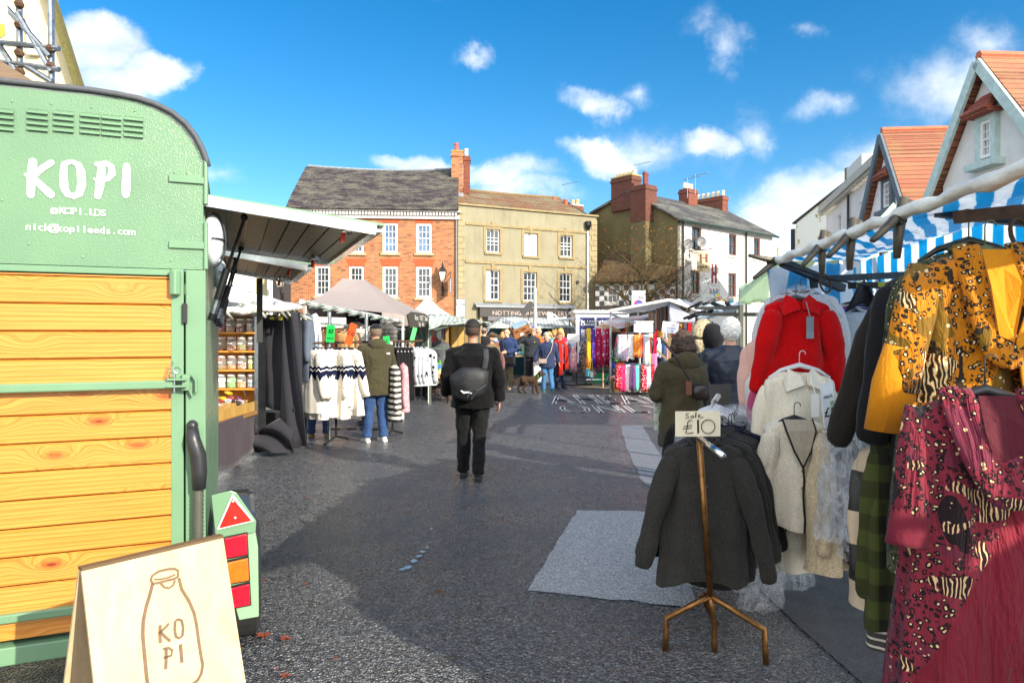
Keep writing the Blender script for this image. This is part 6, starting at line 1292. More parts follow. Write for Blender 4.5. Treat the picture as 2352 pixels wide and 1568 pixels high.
roadsign('white PEDESTRIAN ZONE sign with an empty red ring', 1058, 687, 728, 21, 24, [('PEDESTRIAN', .10, .05), ('ZONE', .22, .11)], 0)
# =====================================================================
# SCARF STALLS (centre right)
# =====================================================================
rnd = random.Random(5)
def drape(label, xv, y0, y1, wv, D, mat, cat='scarf', name='scarf', group=None, rz=0., flare=1.15, fringe=None, folds=4, knot=False, dep=.05, sd=0):
    p = W(xv, y0, D); L = (y1-y0)/F*D; w_ = wv/F*D/2; t = thing(name, label, cat, p, rz, group); b = MB(); n = 22; rings = []
    for g in (0, .06, .2, .4, .6, .8, 1.):
        k = (1+(flare-1)*g); 
        if knot and abs(g-.2) < .01: k *= .55
        rings.append([Vector((w_*k*math.cos(a)+.012*nz(Vector((a, g*3, sd)), 1.5), dep*math.sin(a)*(.6+.5*g)+math.sin(a*folds+sd+g)*.018*(.3+g), -L*g+(.02*math.sin(a*3+sd) if g == 1 else 0))) for a in [6.283*j/n for j in range(n)]])
    b.loft(rings); b.obj('cloth', mat, t, smooth=True)
    if fringe:
        b = MB()
        for j in range(9): x = w_*flare*(-1+2*(j+.5)/9); b.tube([(x, 0, -L+.01), (x*1.03, .01, -L-.09)], [.012, .005], 4)
        b.obj('fringe', fringe, t)
    return t
SF = THW = None
WS = thing('scarf_stall', 'scarf stall under a white pitched awning behind the curly haired woman', 'market stall', (0, 0, 0))
CANP = canvas('#eaebee', .35)
PK = stripes('#e8c8c4', '#e9e6e4', .22, 'z', .4, .35, wob=.1)
A1, A2_, A3, A4, A5 = W(1402, 714, 19), W(1536, 689, 18.5), W(1612, 716, 18.5), W(1655, 722, 21), W(1440, 716, 22.5); AR = W(1575, 690, 22)
cloth_surf('awning', [A1, A2_, AR, A5], CANP, WS, .10, 22, 10, .03, 2.); cloth_surf('awning', [A2_, A3+Vector((.2, 0, .1)), A4, AR], CANP, WS, .1, 14, 10, .03, 7.)
cloth_surf('side_flap', [W(1538, 692, 18.6), W(1614, 742, 18.6), W(1538, 740, 18.6), W(1537, 716, 18.6)], canvas('#b9bcc8', .3), WS, 0, 10, 8, .01, 3.)
MB().tube([A1, A2_], .045, 8).tube([A2_, A3], .04, 8).obj('rolled_edge', plain('#e3e1de', .6, var=.2, vs=10.), WS)
b = MB()
for xv, yt, D in ((1536, 695, 18.7), (1402, 716, 19.2), (1498, 735, 19), (1640, 735, 19.5)): p = W(xv, yt, D); MB().bar(p, Vector((p.x, p.y, 0)), .05).obj('post', STEEL, WS)
b.bar(W(1498, 739, 18.9), W(1632, 739, 19.4), .04).bar(W(1402, 722, 19.4), W(1460, 742, 18.4), .05).bar(W(1498, 810, 19), W(1640, 810, 19.4), .03); b.obj('frame', STEEL, WS)
cloth_surf('striped_canopy', [W(1345, 765, 21), W(1455, 748, 21.5), W(1515, 716, 23), W(1400, 733, 23)], PK, WS, .08, 16, 8, .03, 3.)
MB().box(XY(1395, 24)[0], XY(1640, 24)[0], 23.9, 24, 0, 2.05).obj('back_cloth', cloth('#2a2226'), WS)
for k in range(9):   # belts under the ridge
    tag(MB().box(-.035, .035, -.01, .01, -.55-.04*(k % 3), 0).obj('hanging_belt', plain(['#241a18', '#4a2c20', '#1b1d24', '#6a4030'][k % 4], .4), loc=W(1492+k*5, 715-k*1.6, 18.9)), f'{ords[k]} dark leather belt from the left hanging under the white awning', 'belt', 'leather belts under the white awning')
row1 = [('cream', '#e0d2b8'), ('deep red', '#a01a22'), ('ochre', '#c8862c'), ('silver grey', '#a9b0b2'), ('charcoal', '#2b2a30'), ('burnt orange', '#d8541e'), ('caramel', '#b07a34'), ('slate', '#4d4a58'), ('crimson', '#b0121e'), ('lilac grey', '#8d88a0'), ('rust brown', '#85481e'), ('dusty pink', '#c99a98'), ('stone', '#a3927a')]
for k, (n_, c_) in enumerate(row1): drape(f'{n_} scarf in the top row under the white awning', 1494+k*11.2, 742, 775+rnd.uniform(-3, 4), 10.5, 18.95, cloth(c_, .6), group='scarves on the top rail', sd=k)
row2 = [('black', '#1c1a1e', 1478, 776, 868), ('brown knotted', '#8a3c14', 1491, 774, 836), ('raspberry knotted', '#a8143c', 1504, 776, 850), ('white knotted', '#dfe2ea', 1514, 776, 820), ('teal', '#2c4a6a', 1524, 782, 850), ('baby pink', '#dca0a8', 1534, 776, 850), ('cream knotted', '#e5d9c2', 1600, 774, 820), ('scarlet knotted', '#cf2118', 1612, 774, 850), ('amber knotted', '#d89018', 1624, 774, 850), ('yellow ochre', '#dba95a', 1490, 812, 905), ('mauve pink', '#c870a0', 1503, 812, 880), ('pale blue', '#a9bcd8', 1641, 776, 850)]
for k, (n_, c_, x, y0, y1) in enumerate(row2): drape(f'{n_} scarf in the lower rows of the white awning stall', x, y0, y1, 10 if k < 9 else 12, 18.7 if k < 9 else 18.5, cloth(c_, .6), knot='knotted' in n_, group='scarves on the lower rails', sd=k)
card('white printed scarf shop banner with pink bag logo', 1478, 750, 18.6, .52, .30, WHITE, [('Scarves & Snoods', .06, .06, .055), ('WINTER SCARVES 2 for £7', 0, -.13, .035)]); 
t = bpy.data.objects[-1] if False else None
MB().box(-.26, .26, -.006, -.003, -.11, -.03).obj('grey_band', plain('#4d4d50', .5), None, loc=W(1478, 750, 18.59)) if False else None
card('white SALE All items £5.00 card on a wooden peg stand', 1540, 752, 12.5, .3, .2, plain('#eef0f6', .5), [('SALE', 0, .035, .05), ('All items', 0, -.025, .045), ('£5.00', 0, -.08, .05)], .12, 0, plain('#3a55b0', .5))
t = thing('peg_stand', 'pale wooden branching peg stand holding the sale card', 'stand', (*XY(1538, 12.7), 0)); zt = H0-(765-766)/F*12.7; b = MB(); b.bar((0, 0, 0), (0, 0, zt), .045)
for s_, z, l in ((-1, 1.1, .25), (1, 1.25, .22), (-1, 1.42, .18), (1, 1.5, .15), (1, .95, .3)): b.bar((0, 0, z), (s_*l, -.02, z+l*.9), .035)
b.obj('stand_body', woodmat('#c09a62', '#dab680'), t)
# tall scarves on chrome stand
for k, (n_, m_, x, y1, w_) in enumerate([('yellow grey-starred', pattern('#d8b020', '#8a8a60', 9., .2), 1352, 842, 9), ('purple pink-starred', pattern('#46368a', '#c83a8a', 9., .2), 1363, 838, 9), ('maroon white-starred', pattern('#9c1c48', '#c8a0b0', 8., .2), 1375, 838, 12), ('faded maroon starred', pattern('#a83a60', '#c8b0bc', 8., .26), 1388, 832, 9), ('dark pink starred', pattern('#8a1a3a', '#b898a8', 8., .2), 1396, 836, 8), ('mustard', cloth('#b8861c'), 1402, 820, 5)]):
    drape(f'long {n_} scarf hanging from the wooden hangers', x, 754+(k % 2)*2, y1, w_, 20.2, m_, group='long starred scarves', sd=k, fringe=m_)
SC1 = thing('hanger_stand', 'cluster of pale wooden hangers on a tall stand above the starred scarves', 'stand', (*XY(1385, 20.4), 0)); b = MB(); b.tube([(0, 0, 0), (0, 0, 1.95)], .02, 6)
for k in range(8): a = k*.45; b.tube([(-.3+.07*k, -.1, 1.72), (-.1+.05*k, -.15, 1.92-.01*k), (.1+.06*k, -.1, 1.68)], .014, 5)
b.obj('hangers', HANGWOOD, SC1)
SR = thing('chrome_rail', 'chrome wheeled clothes rail with looped feet behind the floral scarves', 'clothes rail', (0, 0, 0)); D = 22.; z = W(0, 765, D).z; b = MB(); x0, x1 = XY(1352, D)[0], XY(1400, D)[0]
for x in (x0, x1): b.tube([(x, D, z), (x, D, .35), (x-.12, D-.25, .1)], .018, 6).tube([(x, D, .35), (x+.1, D+.25, .1)], .018, 6)
b.tube([(x0, D, z), (x1, D, z)], .018, 6).tube([(x0-.1, D-.2, .16), (x1-.1, D-.2, .16)], .018, 6); b.obj('rail_frame', CHROME, SR)
b = MB(); [b.ell((x, y, .05), .045, 8, 6) for x in (x0-.12, x1-.12) for y in (D-.25,)]; b.obj('castors', HANGM, SR)
fl = [('dark floral', pattern('#3a3440', '#c8bcc0', 28., .36, '#b84a50'), 1352, 852), ('navy floral', pattern('#2a3050', '#c0c8e0', 26., .36, '#c06a70'), 1362, 866), ('leopard', pattern('#8a6a50', '#2a2018', 30., .4), 1370, 846), ('scarlet', cloth('#d42a14'), 1379, 842), ('brick', cloth('#a83a2c'), 1386, 838)]
for k, (n_, m_, x, y1) in enumerate(fl): drape(f'{n_} scarf on wooden hangers along the chrome rail', x, 772, y1, 9, 21.8, m_, group='scarves on the chrome rail', sd=k, rz=.3)
# black T stand with soft scarves
TS = thing('display_stand', 'black T-shaped display stand with chrome bar and a white card', 'stand', (*XY(1324, 21.4), 0)); b = MB(); zz = W(0, 786, 21.4).z; b.bar((0, 0, .03), (0, 0, zz), .05).bar((-.45, -.1, .03), (.35, -.1, .03), .06, .05).bar((.5, .1, .03), (.0, .0, .03), .06, .05); b.obj('stand_frame', BLACKM, TS); MB().bar((-.55, 0, zz), (.35, 0, zz), .03, .04).obj('top_bar', CHROME, TS); MB().box(-.28, .1, -.01, 0, zz+.04, zz+.26).obj('card', WHITE, TS)
for k, (n_, m_, x, y1) in enumerate([('pale blue and sage checked', pattern('#a8b8b4', '#7a9aa4', 10., .4, '#c8c0a0'), 1297, 855), ('pink, cream and blue checked', pattern('#d890a4', '#e0d0b0', 8., .35, '#9ab4d4'), 1317, 858), ('black and white snakeskin', pattern('#302a34', '#b8b0b4', 30., .4), 1338, 850), ('brown spotted', pattern('#6a4638', '#c8b8a8', 34., .35), 1345, 868), ('berry tasselled', cloth('#7a2440'), 1288, 858)]):
    drape(f'{n_} scarf looped over the black T stand', x, 788, y1-9, 15, 21.2-.05*k, m_, group='scarves on the T stand', sd=k, fringe=m_, knot=True, flare=1.2, dep=.08)
# handbags
for k, (n_, c_, x, y, w_, h_) in enumerate([('grey square', '#3e4246', 1420, 808, .28, .26), ('orange', '#d8521c', 1425, 843, .26, .26), ('small red', '#c8202c', 1445, 803, .24, .2), ('navy drawstring', '#1c2044', 1409, 866, .3, .3), ('teal', '#2a8a9a', 1350, 856, .14, .24), ('grey-blue', '#4a5a60', 1358, 860, .16, .2), ('tan tassel', '#a85a2c', 1435, 862, .1, .22), ('blue', '#2a3488', 1408, 838, .18, .18), ('pale leather', '#a8a090', 1432, 795, .16, .2), ('green strap', '#5a9a4a', 1418, 825, .2, .14)]):
    t = thing('handbag', f'{n_} handbag hanging in the bag display', 'bag', W(x, y, 19.6), .1*k, 'handbags on the bag display'); b = MB(); b.loft([[Vector((w_/2*kx*(1 if c > 0 else -1)*abs(c)**.5, dd*(1 if s_ > 0 else -1)*abs(s_)**.5, z)) for c, s_ in [(math.cos(a), math.sin(a)) for a in [6.283*j/16 for j in range(16)]]] for z, kx, dd in ((-h_/2, .8, .03), (-h_*.4, 1, .06), (h_*.3, .95, .05), (h_/2, .85, .02))]); b.obj('bag_body', plain(c_, .4, var=.12), t, smooth=False, bevel=.01)
    MB().tube([(-w_*.35, 0, h_*.45), (-w_*.1, 0, h_*.5+.35), (w_*.08, 0, h_*.5+.36), (w_*.35, 0, h_*.45)], .008, 5).obj('strap', plain(['#c83a24', '#c8a030', '#8a5a3a', '#3a6a4a'][k % 4], .6), t)
for k in range(5): tag(MB().tube([(0, 0, 0), (.03*k-.05, 0, -.75)], [.01, .006], 5).obj('bag_strap', plain(['#c83a24', '#c8a030', '#7a8a5a', '#b06a4a', '#3a6a4a'][k], .6), loc=W(1437+k*2, 738, 19.5)), f'{ords[k]} coloured woven strap from the left in the bundle of straps', 'strap', 'woven bag straps')
# carousel of small patterned scarves
CR = thing('scarf_carousel', 'two-tier chrome carousel on a black cross base full of patterned snoods', 'carousel', (*XY(1470, 18.3), 0)); b = MB(); z1, z2 = W(0, 764, 18.3).z, W(0, 836, 18.3).z; b.tube([(0, 0, 0), (0, 0, z1)], .025, 8)
for z in (z1, z2):
    for k in range(10): a = k*.628; b.tube([(0, 0, z), (.42*math.cos(a), .42*math.sin(a), z)], .009, 4)
b.obj('arms', CHROME, CR); MB().bar((-.4, 0, .03), (.4, 0, .03), .06, .05).bar((0, -.4, .03), (0, .4, .03), .06, .045).obj('base', BLACKM, CR)
up = [('grey bird print', '#a8a4b0', '#6a6878', 1424, 824), ('lilac feather print', '#b8a4b8', '#e4d8e4', 1434, 828), ('white sketch print', '#e8e6e4', '#8a8a94', 1449, 824), ('orange leaf print', '#d8701c', '#f0d8b0', 1463, 818), ('coral', '#e0603c', '#e88a60', 1470, 820), ('pale blue spotted', '#9ab4d0', '#e0e4ec', 1477, 812), ('silver', '#b0b4bc', '#d8dae0', 1485, 838)]
lo = [('red heart print', '#b01830', '#e8a8b0', 1420, 893), ('cerise', '#c02860', '#d85a88', 1430, 898), ('white dotted', '#ece8e4', '#9aa8a8', 1442, 898), ('plum', '#5a3a64', '#8a6a94', 1453, 894), ('turquoise dotted', '#58c8bc', '#c8d88a', 1462, 896), ('taupe', '#8a8084', '#b0a8ac', 1470, 892), ('red dog print', '#b8142c', '#f0dcd8', 1479, 897), ('lavender', '#b8b4c8', '#dcdce6', 1488, 893), ('dark red', '#a01024', '#d88a8a', 1497, 898)]
for tier, nm, y0, w_ in ((up, 'upper', 768, 13), (lo, 'lower', 838, 12)):
    for k, (n_, c1, c2_, x, y1) in enumerate(tier): drape(f'{n_} snood on the {nm} tier of the carousel', x, y0, y1, w_, 17.95+.05*(k % 3), pattern(c1, c2_, 24., .3), 'snood', 'patterned_snood', f'snoods on the {nm} carousel tier', sd=k, flare=1.35)
# basket of blankets, wooden box
t = thing('wicker_basket', 'wicker basket holding folded blankets at the foot of the carousel', 'basket', G(1431, 899)); WK = plain('#8f6a40', .8, var=.5, vs=50., bst=.9, bs=90., bd=.02)
m_, q, p_, o_ = bsdf('wicker'); c_ = oc(q); ck = q.n('ShaderNodeTexBrick', {'Vector': q.com(q.math('ADD', q.sep(c_)[0], q.sep(c_)[1]), q.sep(c_)[2], 0.), 'Color1': hx('#b08a58'), 'Color2': hx('#94703f'), 'Mortar': hx('#3a2814'), 'Scale': 1., 'Brick Width': .05, 'Row Height': .022, 'Mortar Size': .006}); setp(q, p_, col=ck.outputs[0], rough=.8, nor=bump(q, q.math('SUBTRACT', 1., ck.outputs['Fac']), .8, .01))
MB().loft([[Vector((.36*k*(1 if c > 0 else -1)*abs(c)**.5, .22*k*(1 if s_ > 0 else -1)*abs(s_)**.5, z)) for c, s_ in [(math.cos(a), math.sin(a)) for a in [6.283*j/24 for j in range(24)]]] for z, k in ((0, .86), (.3, 1), (.3, .93), (.05, .8))], caps=True).obj('basket_body', m_, t)
MB().tube([(-.25+.13*math.cos(a), -.05, .28+.17*math.sin(a)) for a in [math.pi*j/8 for j in range(9)]], .018, 6).obj('basket_handle', WK, t)
for k, (c_, x, z, n_) in enumerate([('#7a6a84', .1, .42, 'heather check'), ('#8a5a64', -.2, .38, 'plum check'), ('#c8c8d0', .0, .33, 'white'), ('#6a7088', .22, .36, 'slate')]): o = MB().ell((0, 0, 0), (.17, .13, .08), 12, 6).obj('folded_blanket', pattern(c_, '#d0c4c4', 14., .2), loc=G(1431, 899)+Vector((x, 0, z)), smooth=True); tag(o, f'{n_} folded blanket in the wicker basket', 'blanket', 'blankets in the basket')
t = thing('wooden_crate', 'plain wooden crate between the wicker basket and the carousel base', 'crate', G(1453, 897)+Vector((.1, .15, 0))); MB().box(-.2, .24, 0, .3, 0, .29).obj('crate_body', woodmat('#9a5c20', '#c07c34', .5, 1., 'z'), t)
t = thing('folding_shelf', 'small open shelf with folded scarves beside the carousel', 'shelf', G(1412, 880)); b = MB(); b.box(-.03, .45, 0, .3, .83, .86).box(-.03, .45, 0, .3, .4, .42).bar((-.02, 0, 0), (-.02, 0, .86), .03).bar((.44, 0, 0), (.44, 0, .86), .03); b.obj('shelf_frame', OFFW, t)
for k in range(4): o = MB().box(-.13, .13, -.1, .1, 0, .05).obj('folded_scarf', cloth(['#7ab8b0', '#e0d8a0', '#c8888c', '#8aa8c8'][k]), loc=G(1412, 880)+Vector((.2, .14, .425+.055*k)), bevel=.012); tag(o, f'{["teal","cream","rose","blue"][k]} folded scarf in the stack on the small shelf', 'scarf', 'folded scarves on the small shelf')
t = thing('storage_crate', 'green and grey plastic storage crates under the bag display', 'crate', (*XY(1405, 22.5), 0)); MB().box(-.6, .15, 0, .5, 0, .3).obj('green_tub', plain('#1f9a6a', .5), t); MB().box(-1.2, 1.6, .6, 1.1, 0, .62).obj('grey_crates', stripes('#3c3e42', '#54575c', .2, 'z'), t)
# white clamps tangle + right mid stalls
MS = thing('green_canopy_stall', 'market stall with a pale green sheet roof beyond the blue striped awning', 'market stall', (0, 0, 0)); PG = canvas('#dcecd2', .45)
cloth_surf('canopy', [W(1697, 668, 8.2), W(1790, 600, 6.6), W(2060, 560, 9.5), W(1765, 640, 11)], PG, MS, .05, 16, 10, .02, 2.)
cloth_surf('valance', [W(1697, 706, 8.2), W(1765, 692, 7.0), W(1770, 622, 6.95), W(1697, 662, 8.2)], PG, MS, 0, 12, 6, .02, 3.)
b = MB(); p = W(1702, 700, 8.3); b.bar(p, Vector((p.x, p.y, 0)), .05); p = W(1765, 690, 7.2); b.bar(p, Vector((p.x, p.y, 0)), .05); b.bar(W(1600, 708, 14), W(1702, 706, 8.3), .05).bar(W(1600, 722, 13.5), W(1740, 722, 8.3), .05); b.obj('frame', plain('#4d5348', .6, .3), MS)
peak('pale mint pointed gazebo behind the blue and white awning', 'mint_gazebo', W(2052, 466, 10.5), [W(1930, 560, 8.5), W(2200, 570, 8.5), W(2150, 530, 12.5), W(1980, 530, 12.5)], canvas('#cdebd0', .45))
LS = thing('cream_canopy_stall', 'row of white canopies with black clamps in front of the white bar', 'market stall', (0, 0, 0))
cloth_surf('canopy', [W(1590, 728, 14), W(1700, 716, 12), W(1710, 694, 15), W(1630, 697, 17.5)], canvas('#e4eef0', .35), LS, .05, 14, 8, .06, 3.); b = MB()
for xv, D in ((1600, 14.2), (1690, 12.6)): p = W(xv, 722, D); MB().bar(p, Vector((p.x, p.y, 0)), .05).obj('post', plain('#4d5348', .6, .3), LS)
for k, (x, y, D) in enumerate([(1598, 722, 13.8), (1618, 716, 13.6), (1634, 712, 13.4), (1645, 700, 13.3), (1660, 706, 13.1), (1672, 700, 13.), (1605, 698, 15), (1640, 690, 15)]): clamp(W(x, y, D), .8+k, 2.0, 1.2, f'{ords[k]} black clamp from the left on the pale canopies before the white bar', 'black clamps on the pale canopies', HANGM)
# =====================================================================
# PEOPLE
# =====================================================================
FLEECE = knit('#0e0e10', 120., .3, False)
P = lambda **k: k
def fx(xv, D): return XY(xv, D)
x, y = fx(1086, 7.62)
man, J, S_ = person('man seen from behind in a black fleece and black trousers walking away', x, y, 1.77, R(180), FLEECE, cloth('#101012', .5), plain('#161514', .4), plain('#17110e', .8, var=.3, vs=60.), 'crop', P(shoL=(.225, .01, 1.40), shoR=(-.225, .01, 1.40), elbL=(.295, .05, 1.14), elbR=(-.30, .04, 1.13), wriL=(.30, -.06, .93), wriR=(-.295, -.03, .875), hanL=(.29, -.12, .88), hanR=(-.29, -.05, .80), kneL=(.11, -.09, .50), ankL=(.115, -.16, .09), kneR=(-.075, -.02, .5), ankR=(-.06, .06, .09)), .80, 1.2, plain('#a87a60', .6), collar=FLEECE, face=False, vox=.007)
BP = plain('#191a1e', .6, var=.4, vs=9., bst=.4, bs=20., bd=.01); t = thing('backpack', 'black backpack slung low across the back of the man in black', 'bag', (x, y, 0), R(180))
b = MB(); n_ = 22; rings = []
for g in range(9):
    u = g/8; c = Vector((.225-.40*u, .215+.03*math.sin(u*3), 1.09+.07*u+.015*math.sin(u*5)-.04*(1-abs(2*u-1)))); h_ = (.07+.115*math.sin(math.pi*min(1, u*.9+.06))**.6)
    rings.append([c+Vector((.0, .075*math.sin(a)*(h_/.18), h_*1.0*math.cos(a)*(1.1 if math.cos(a) < 0 else .9))) for a in [6.283*j/n_ for j in range(n_)]])
b.loft(rings); b.v = [v+Vector((1, 1, 1))*.02*nz(v, 8, 2) for v in b.v]; o = b.obj('bag_body', BP, t, smooth=True)
MB().tube([(-.135, .17, 1.25), (-.155, .165, 1.36), (-.15, .10, 1.455), (-.14, .0, 1.475), (-.13, -.12, 1.40)], .03, 8, flat=.25).obj('strap', plain('#23252b', .5), t); b = MB(); b.tube([(.11, .305, 1.02), (.08, .315, 1.0), (.03, .32, 1.005), (-.01, .315, .99)], [.006, .012, .008, .002], 5, flat=.4); b.obj('white_mark', WHITE, t)
MB().tube([(-.05, .30, 1.13), (.0, .315, 1.05), (.04, .32, .95)], .006, 5).tube([(-.16, .29, 1.08), (-.06, .315, 1.02), (.0, .31, .93)], .005, 5).obj('zips', plain('#3a3f4a', .4), t)
t = thing('mobile_phone', 'small dark phone held in the right hand of the man in black', 'phone', (x, y, 0), R(180)); MB().box(-.30, -.285, -.10, -.02, .78, .86).obj('phone_body', HANGM, t, bevel=.004)
# man in cap
x, y = fx(863, 10.3); OLV = cloth('#3c3826', .5, .2)
man2, J, S_ = person('man in dark olive hooded jacket, jeans and black cap at the knitwear rail', x, y, 1.76, R(212), OLV, cloth('#2b4570', .6, .3), plain('#d8d6d2', .5), plain('#6a5a4c', .8), 'fringe', P(shoL=(.21, .01, 1.40), shoR=(-.21, .01, 1.40), elbL=(.28, -.02, 1.14), elbR=(-.28, -.02, 1.14), wriL=(.2, -.22, 1.07), wriR=(-.2, -.22, 1.07), hanL=(.14, -.28, 1.1), hanR=(-.14, -.28, 1.1), ankL=(.13, -.02, .09), ankR=(-.12, .02, .09)), .70, 1.16, hood=OLV, vox=.008)
hd = J['head']; b = MB(); b.ell(hd+Vector((0, .012, .045)), (.088, .107, .085), 16, 10, keep=lambda d: d.z > -.03); o = b.obj('cap', cloth('#14161a'), man2, smooth=True, solid=.008); MB().grid(lambda i, j: hd+Vector(((i-.5)*.14*(1-.2*j), -.085-.075*j, .03-.012*j-.02*(2*i-1)**2)), 8, 4).obj('cap_peak', cloth('#14161a'), man2, smooth=True, solid=.008)
MB().tube([hd+Vector((s_*.03*1, -.095, .008)) for s_ in (-1, 0, 1)], .008, 5).tube([hd+Vector((.04, -.09, .01)), hd+Vector((.085, -.01, .01))], .003, 4).tube([hd+Vector((-.04, -.09, .01)), hd+Vector((-.085, -.01, .01))], .003, 4).obj('glasses', HANGM, man2)
MB().box(-.16, -.11, .165, .17, 1.32, 1.345).obj('jacket_emblem', WHITE, man2)
# woman behind jumpers
x, y = fx(737, 10.75); person('person in jeans and tan ankle boots mostly hidden behind the nordic jumpers', x, y, 1.62, R(190), cloth('#8a9098'), cloth('#34456a', .5), plain('#8f7048', .7), plain('#5a4030', .8), 'bob', P(ankL=(.16, 0, .09), kneL=(.14, 0, .5)), .95, 1.1, face=False, vox=.012)
x, y = fx(838, 12.3); person('brown haired shopper peeping above the knitwear rail', x, y, 1.56, R(-70), cloth('#4a4a52'), cloth('#2a2c34'), BLACKM, plain('#5d4030', .8), 'bob', vox=.012)
# blue parka man
x, y = fx(1166, 20.); NV = cloth('#25365c', .45, .2)
m3, J, S_ = person('balding man in glasses and a navy parka with a black shoulder bag, looking left', x, y, 1.76, R(-25), NV, cloth('#6a6248', .4), plain('#8a7a64', .6), plain('#a09080', .8), 'fringe', P(head=(-.02, -.02, 1.63), shoL=(.21, .01, 1.4), shoR=(-.2, .01, 1.4), elbL=(.33, .02, 1.15), wriL=(.10, -.24, 1.08), hanL=(.02, -.27, 1.08), elbR=(-.28, .03, 1.14), wriR=(-.28, -.06, .90), hanR=(-.28, -.08, .82)), .68, 1.22, hood=NV, vox=.009)
hd = J['head']; MB().tube([hd+Vector((-.08, -.02, .012)), hd+Vector((-.045, -.1, .01)), hd+Vector((0, -.108, .01)), hd+Vector((.045, -.1, .01)), hd+Vector((.08, -.02, .012))], .005, 4).obj('glasses', plain('#a03020', .4), m3)
t = thing('shoulder_bag', 'black shoulder bag at the hip of the man in the navy parka', 'bag', (x, y, 0), R(-25)); MB().box(.04, .36, -.32, -.2, .74, .98).obj('bag_body', plain('#141416', .6, var=.3), t, bevel=.03); MB().tube([(.06, -.25, .97), (-.02, -.24, 1.2), (-.12, -.12, 1.44), (-.14, .05, 1.46)], .018, 6).obj('strap', BLACKM, t)
# hoodie man
x, y = fx(1221, 21.6); HD_ = cloth('#2c3038', .4)
m4, J, S_ = person('man in a charcoal hoodie and bobble hat carrying a cardboard box on his shoulder', x, y, 1.80, R(-8), HD_, cloth('#1f1c22', .4), plain('#b8a898', .6), None, 'short', P(shoR=(-.2, .0, 1.43), elbR=(-.40, -.05, 1.32), wriR=(-.27, -.05, 1.56), hanR=(-.22, -.05, 1.64), elbL=(.27, .03, 1.13), wriL=(.26, -.02, .88), hanL=(.25, -.03, .80), head=(.05, -.02, 1.63)), .86, 1.2, hood=HD_, vox=.009)
hd = J['head']; b = MB(); b.ell(hd+Vector((0, .01, .05)), (.095, .112, .10), 14, 10, keep=lambda d: d.z > -.035); b.obj('bobble_hat', stripes('#27409c', '#c8a030', .055, 'z', .5), m4, smooth=True, solid=.01); MB().ell(hd+Vector((0, .01, .165)), .035, 10, 8).obj('bobble', cloth('#2a3cb0'), m4)
MB().ell((.09, -.155, 1.36), (.035, .01, .035), 8, 6).obj('hoodie_badge', plain('#b09038', .6), m4)
t = thing('cardboard_box', 'brown cardboard produce box tilted on the shoulder of the man in the bobble hat', 'box', (x-.36, y-.05, 1.74), R(10)); CB = plain('#8f5c34', .85, var=.2, vs=6.); M = Matrix.Rotation(R(-22), 4, 'Y') @ Matrix.Rotation(R(20), 4, 'X')
b = MB(); b.M = M; b.box(-.28, .28, -.2, .2, -.14, .05, M).box(-.28, .28, -.2, -.18, .05, .17, M).box(-.28, -.26, -.2, .2, .05, .17, M).box(.26, .28, -.2, .2, .05, .17, M); b.obj('box', CB, t); MB().box(-.08, .02, -.206, -.2, -.10, -.02, M).obj('white_sticker', WHITE, t); MB().box(-.22, -.1, -.207, -.2, .06, .10, M).box(.0, .14, -.207, -.2, .06, .1, M).box(.1, .24, -.207, -.2, -.11, -.04, M).obj('handle_holes', plain('#2c180c', .8), t); MB().box(-.2, .25, -.1, .2, .1, .2, M).obj('blue_liner', plain('#8fa8b8', .5), t)
t = thing('white_case', 'large white panel case carried at the side of the man in the bobble hat', 'case', (x+.26, y-.2, 0), R(12)); MB().box(-.22, .42, -.06, .06, .08, .78).obj('case_body', plain('#c9cccc', .4, var=.05), t, bevel=.03); MB().tube([(.02, 0, .77), (.03, 0, .83), (.16, 0, .83), (.17, 0, .77)], .012, 6).obj('handle', OFFW, t)
# woman in blue coat
x, y = fx(1257, 19.1); BC = cloth('#26314e', .45, .25)
m5, J, S_ = person('grey haired woman in a navy coat and blue jeans walking with a beige crossbody bag', x, y, 1.64, R(4), BC, cloth('#3c6a96', .5, .2), plain('#2f5f5c', .5), plain('#a8a29a', .8), 'bob', P(shoL=(.2, .01, 1.40), shoR=(-.2, .01, 1.40), elbL=(.3, .02, 1.12), elbR=(-.33, .03, 1.12), wriL=(.34, -.06, .88), hanL=(.345, -.09, .8), wriR=(-.38, -.05, .90), hanR=(-.385, -.08, .82), kneL=(.1, -.02, .5), ankL=(.14, -.10, .09), ankR=(-.11, .06, .09), head=(-.03, -.015, 1.635)), .73, 1.18, vox=.008)
t = thing('crossbody_bag', 'small beige crossbody bag on the woman in the navy coat', 'bag', (x, y, 0), R(4)); MB().box(-.27, -.04, -.22, -.13, .80, .93).obj('bag_body', plain('#8f7d74', .5), t, bevel=.02); MB().tube([(-.05, -.18, .93), (.08, -.20, 1.15), (.14, -.13, 1.36), (.13, -.02, 1.45)], .010, 5).obj('strap', plain('#b09a84', .5), t)
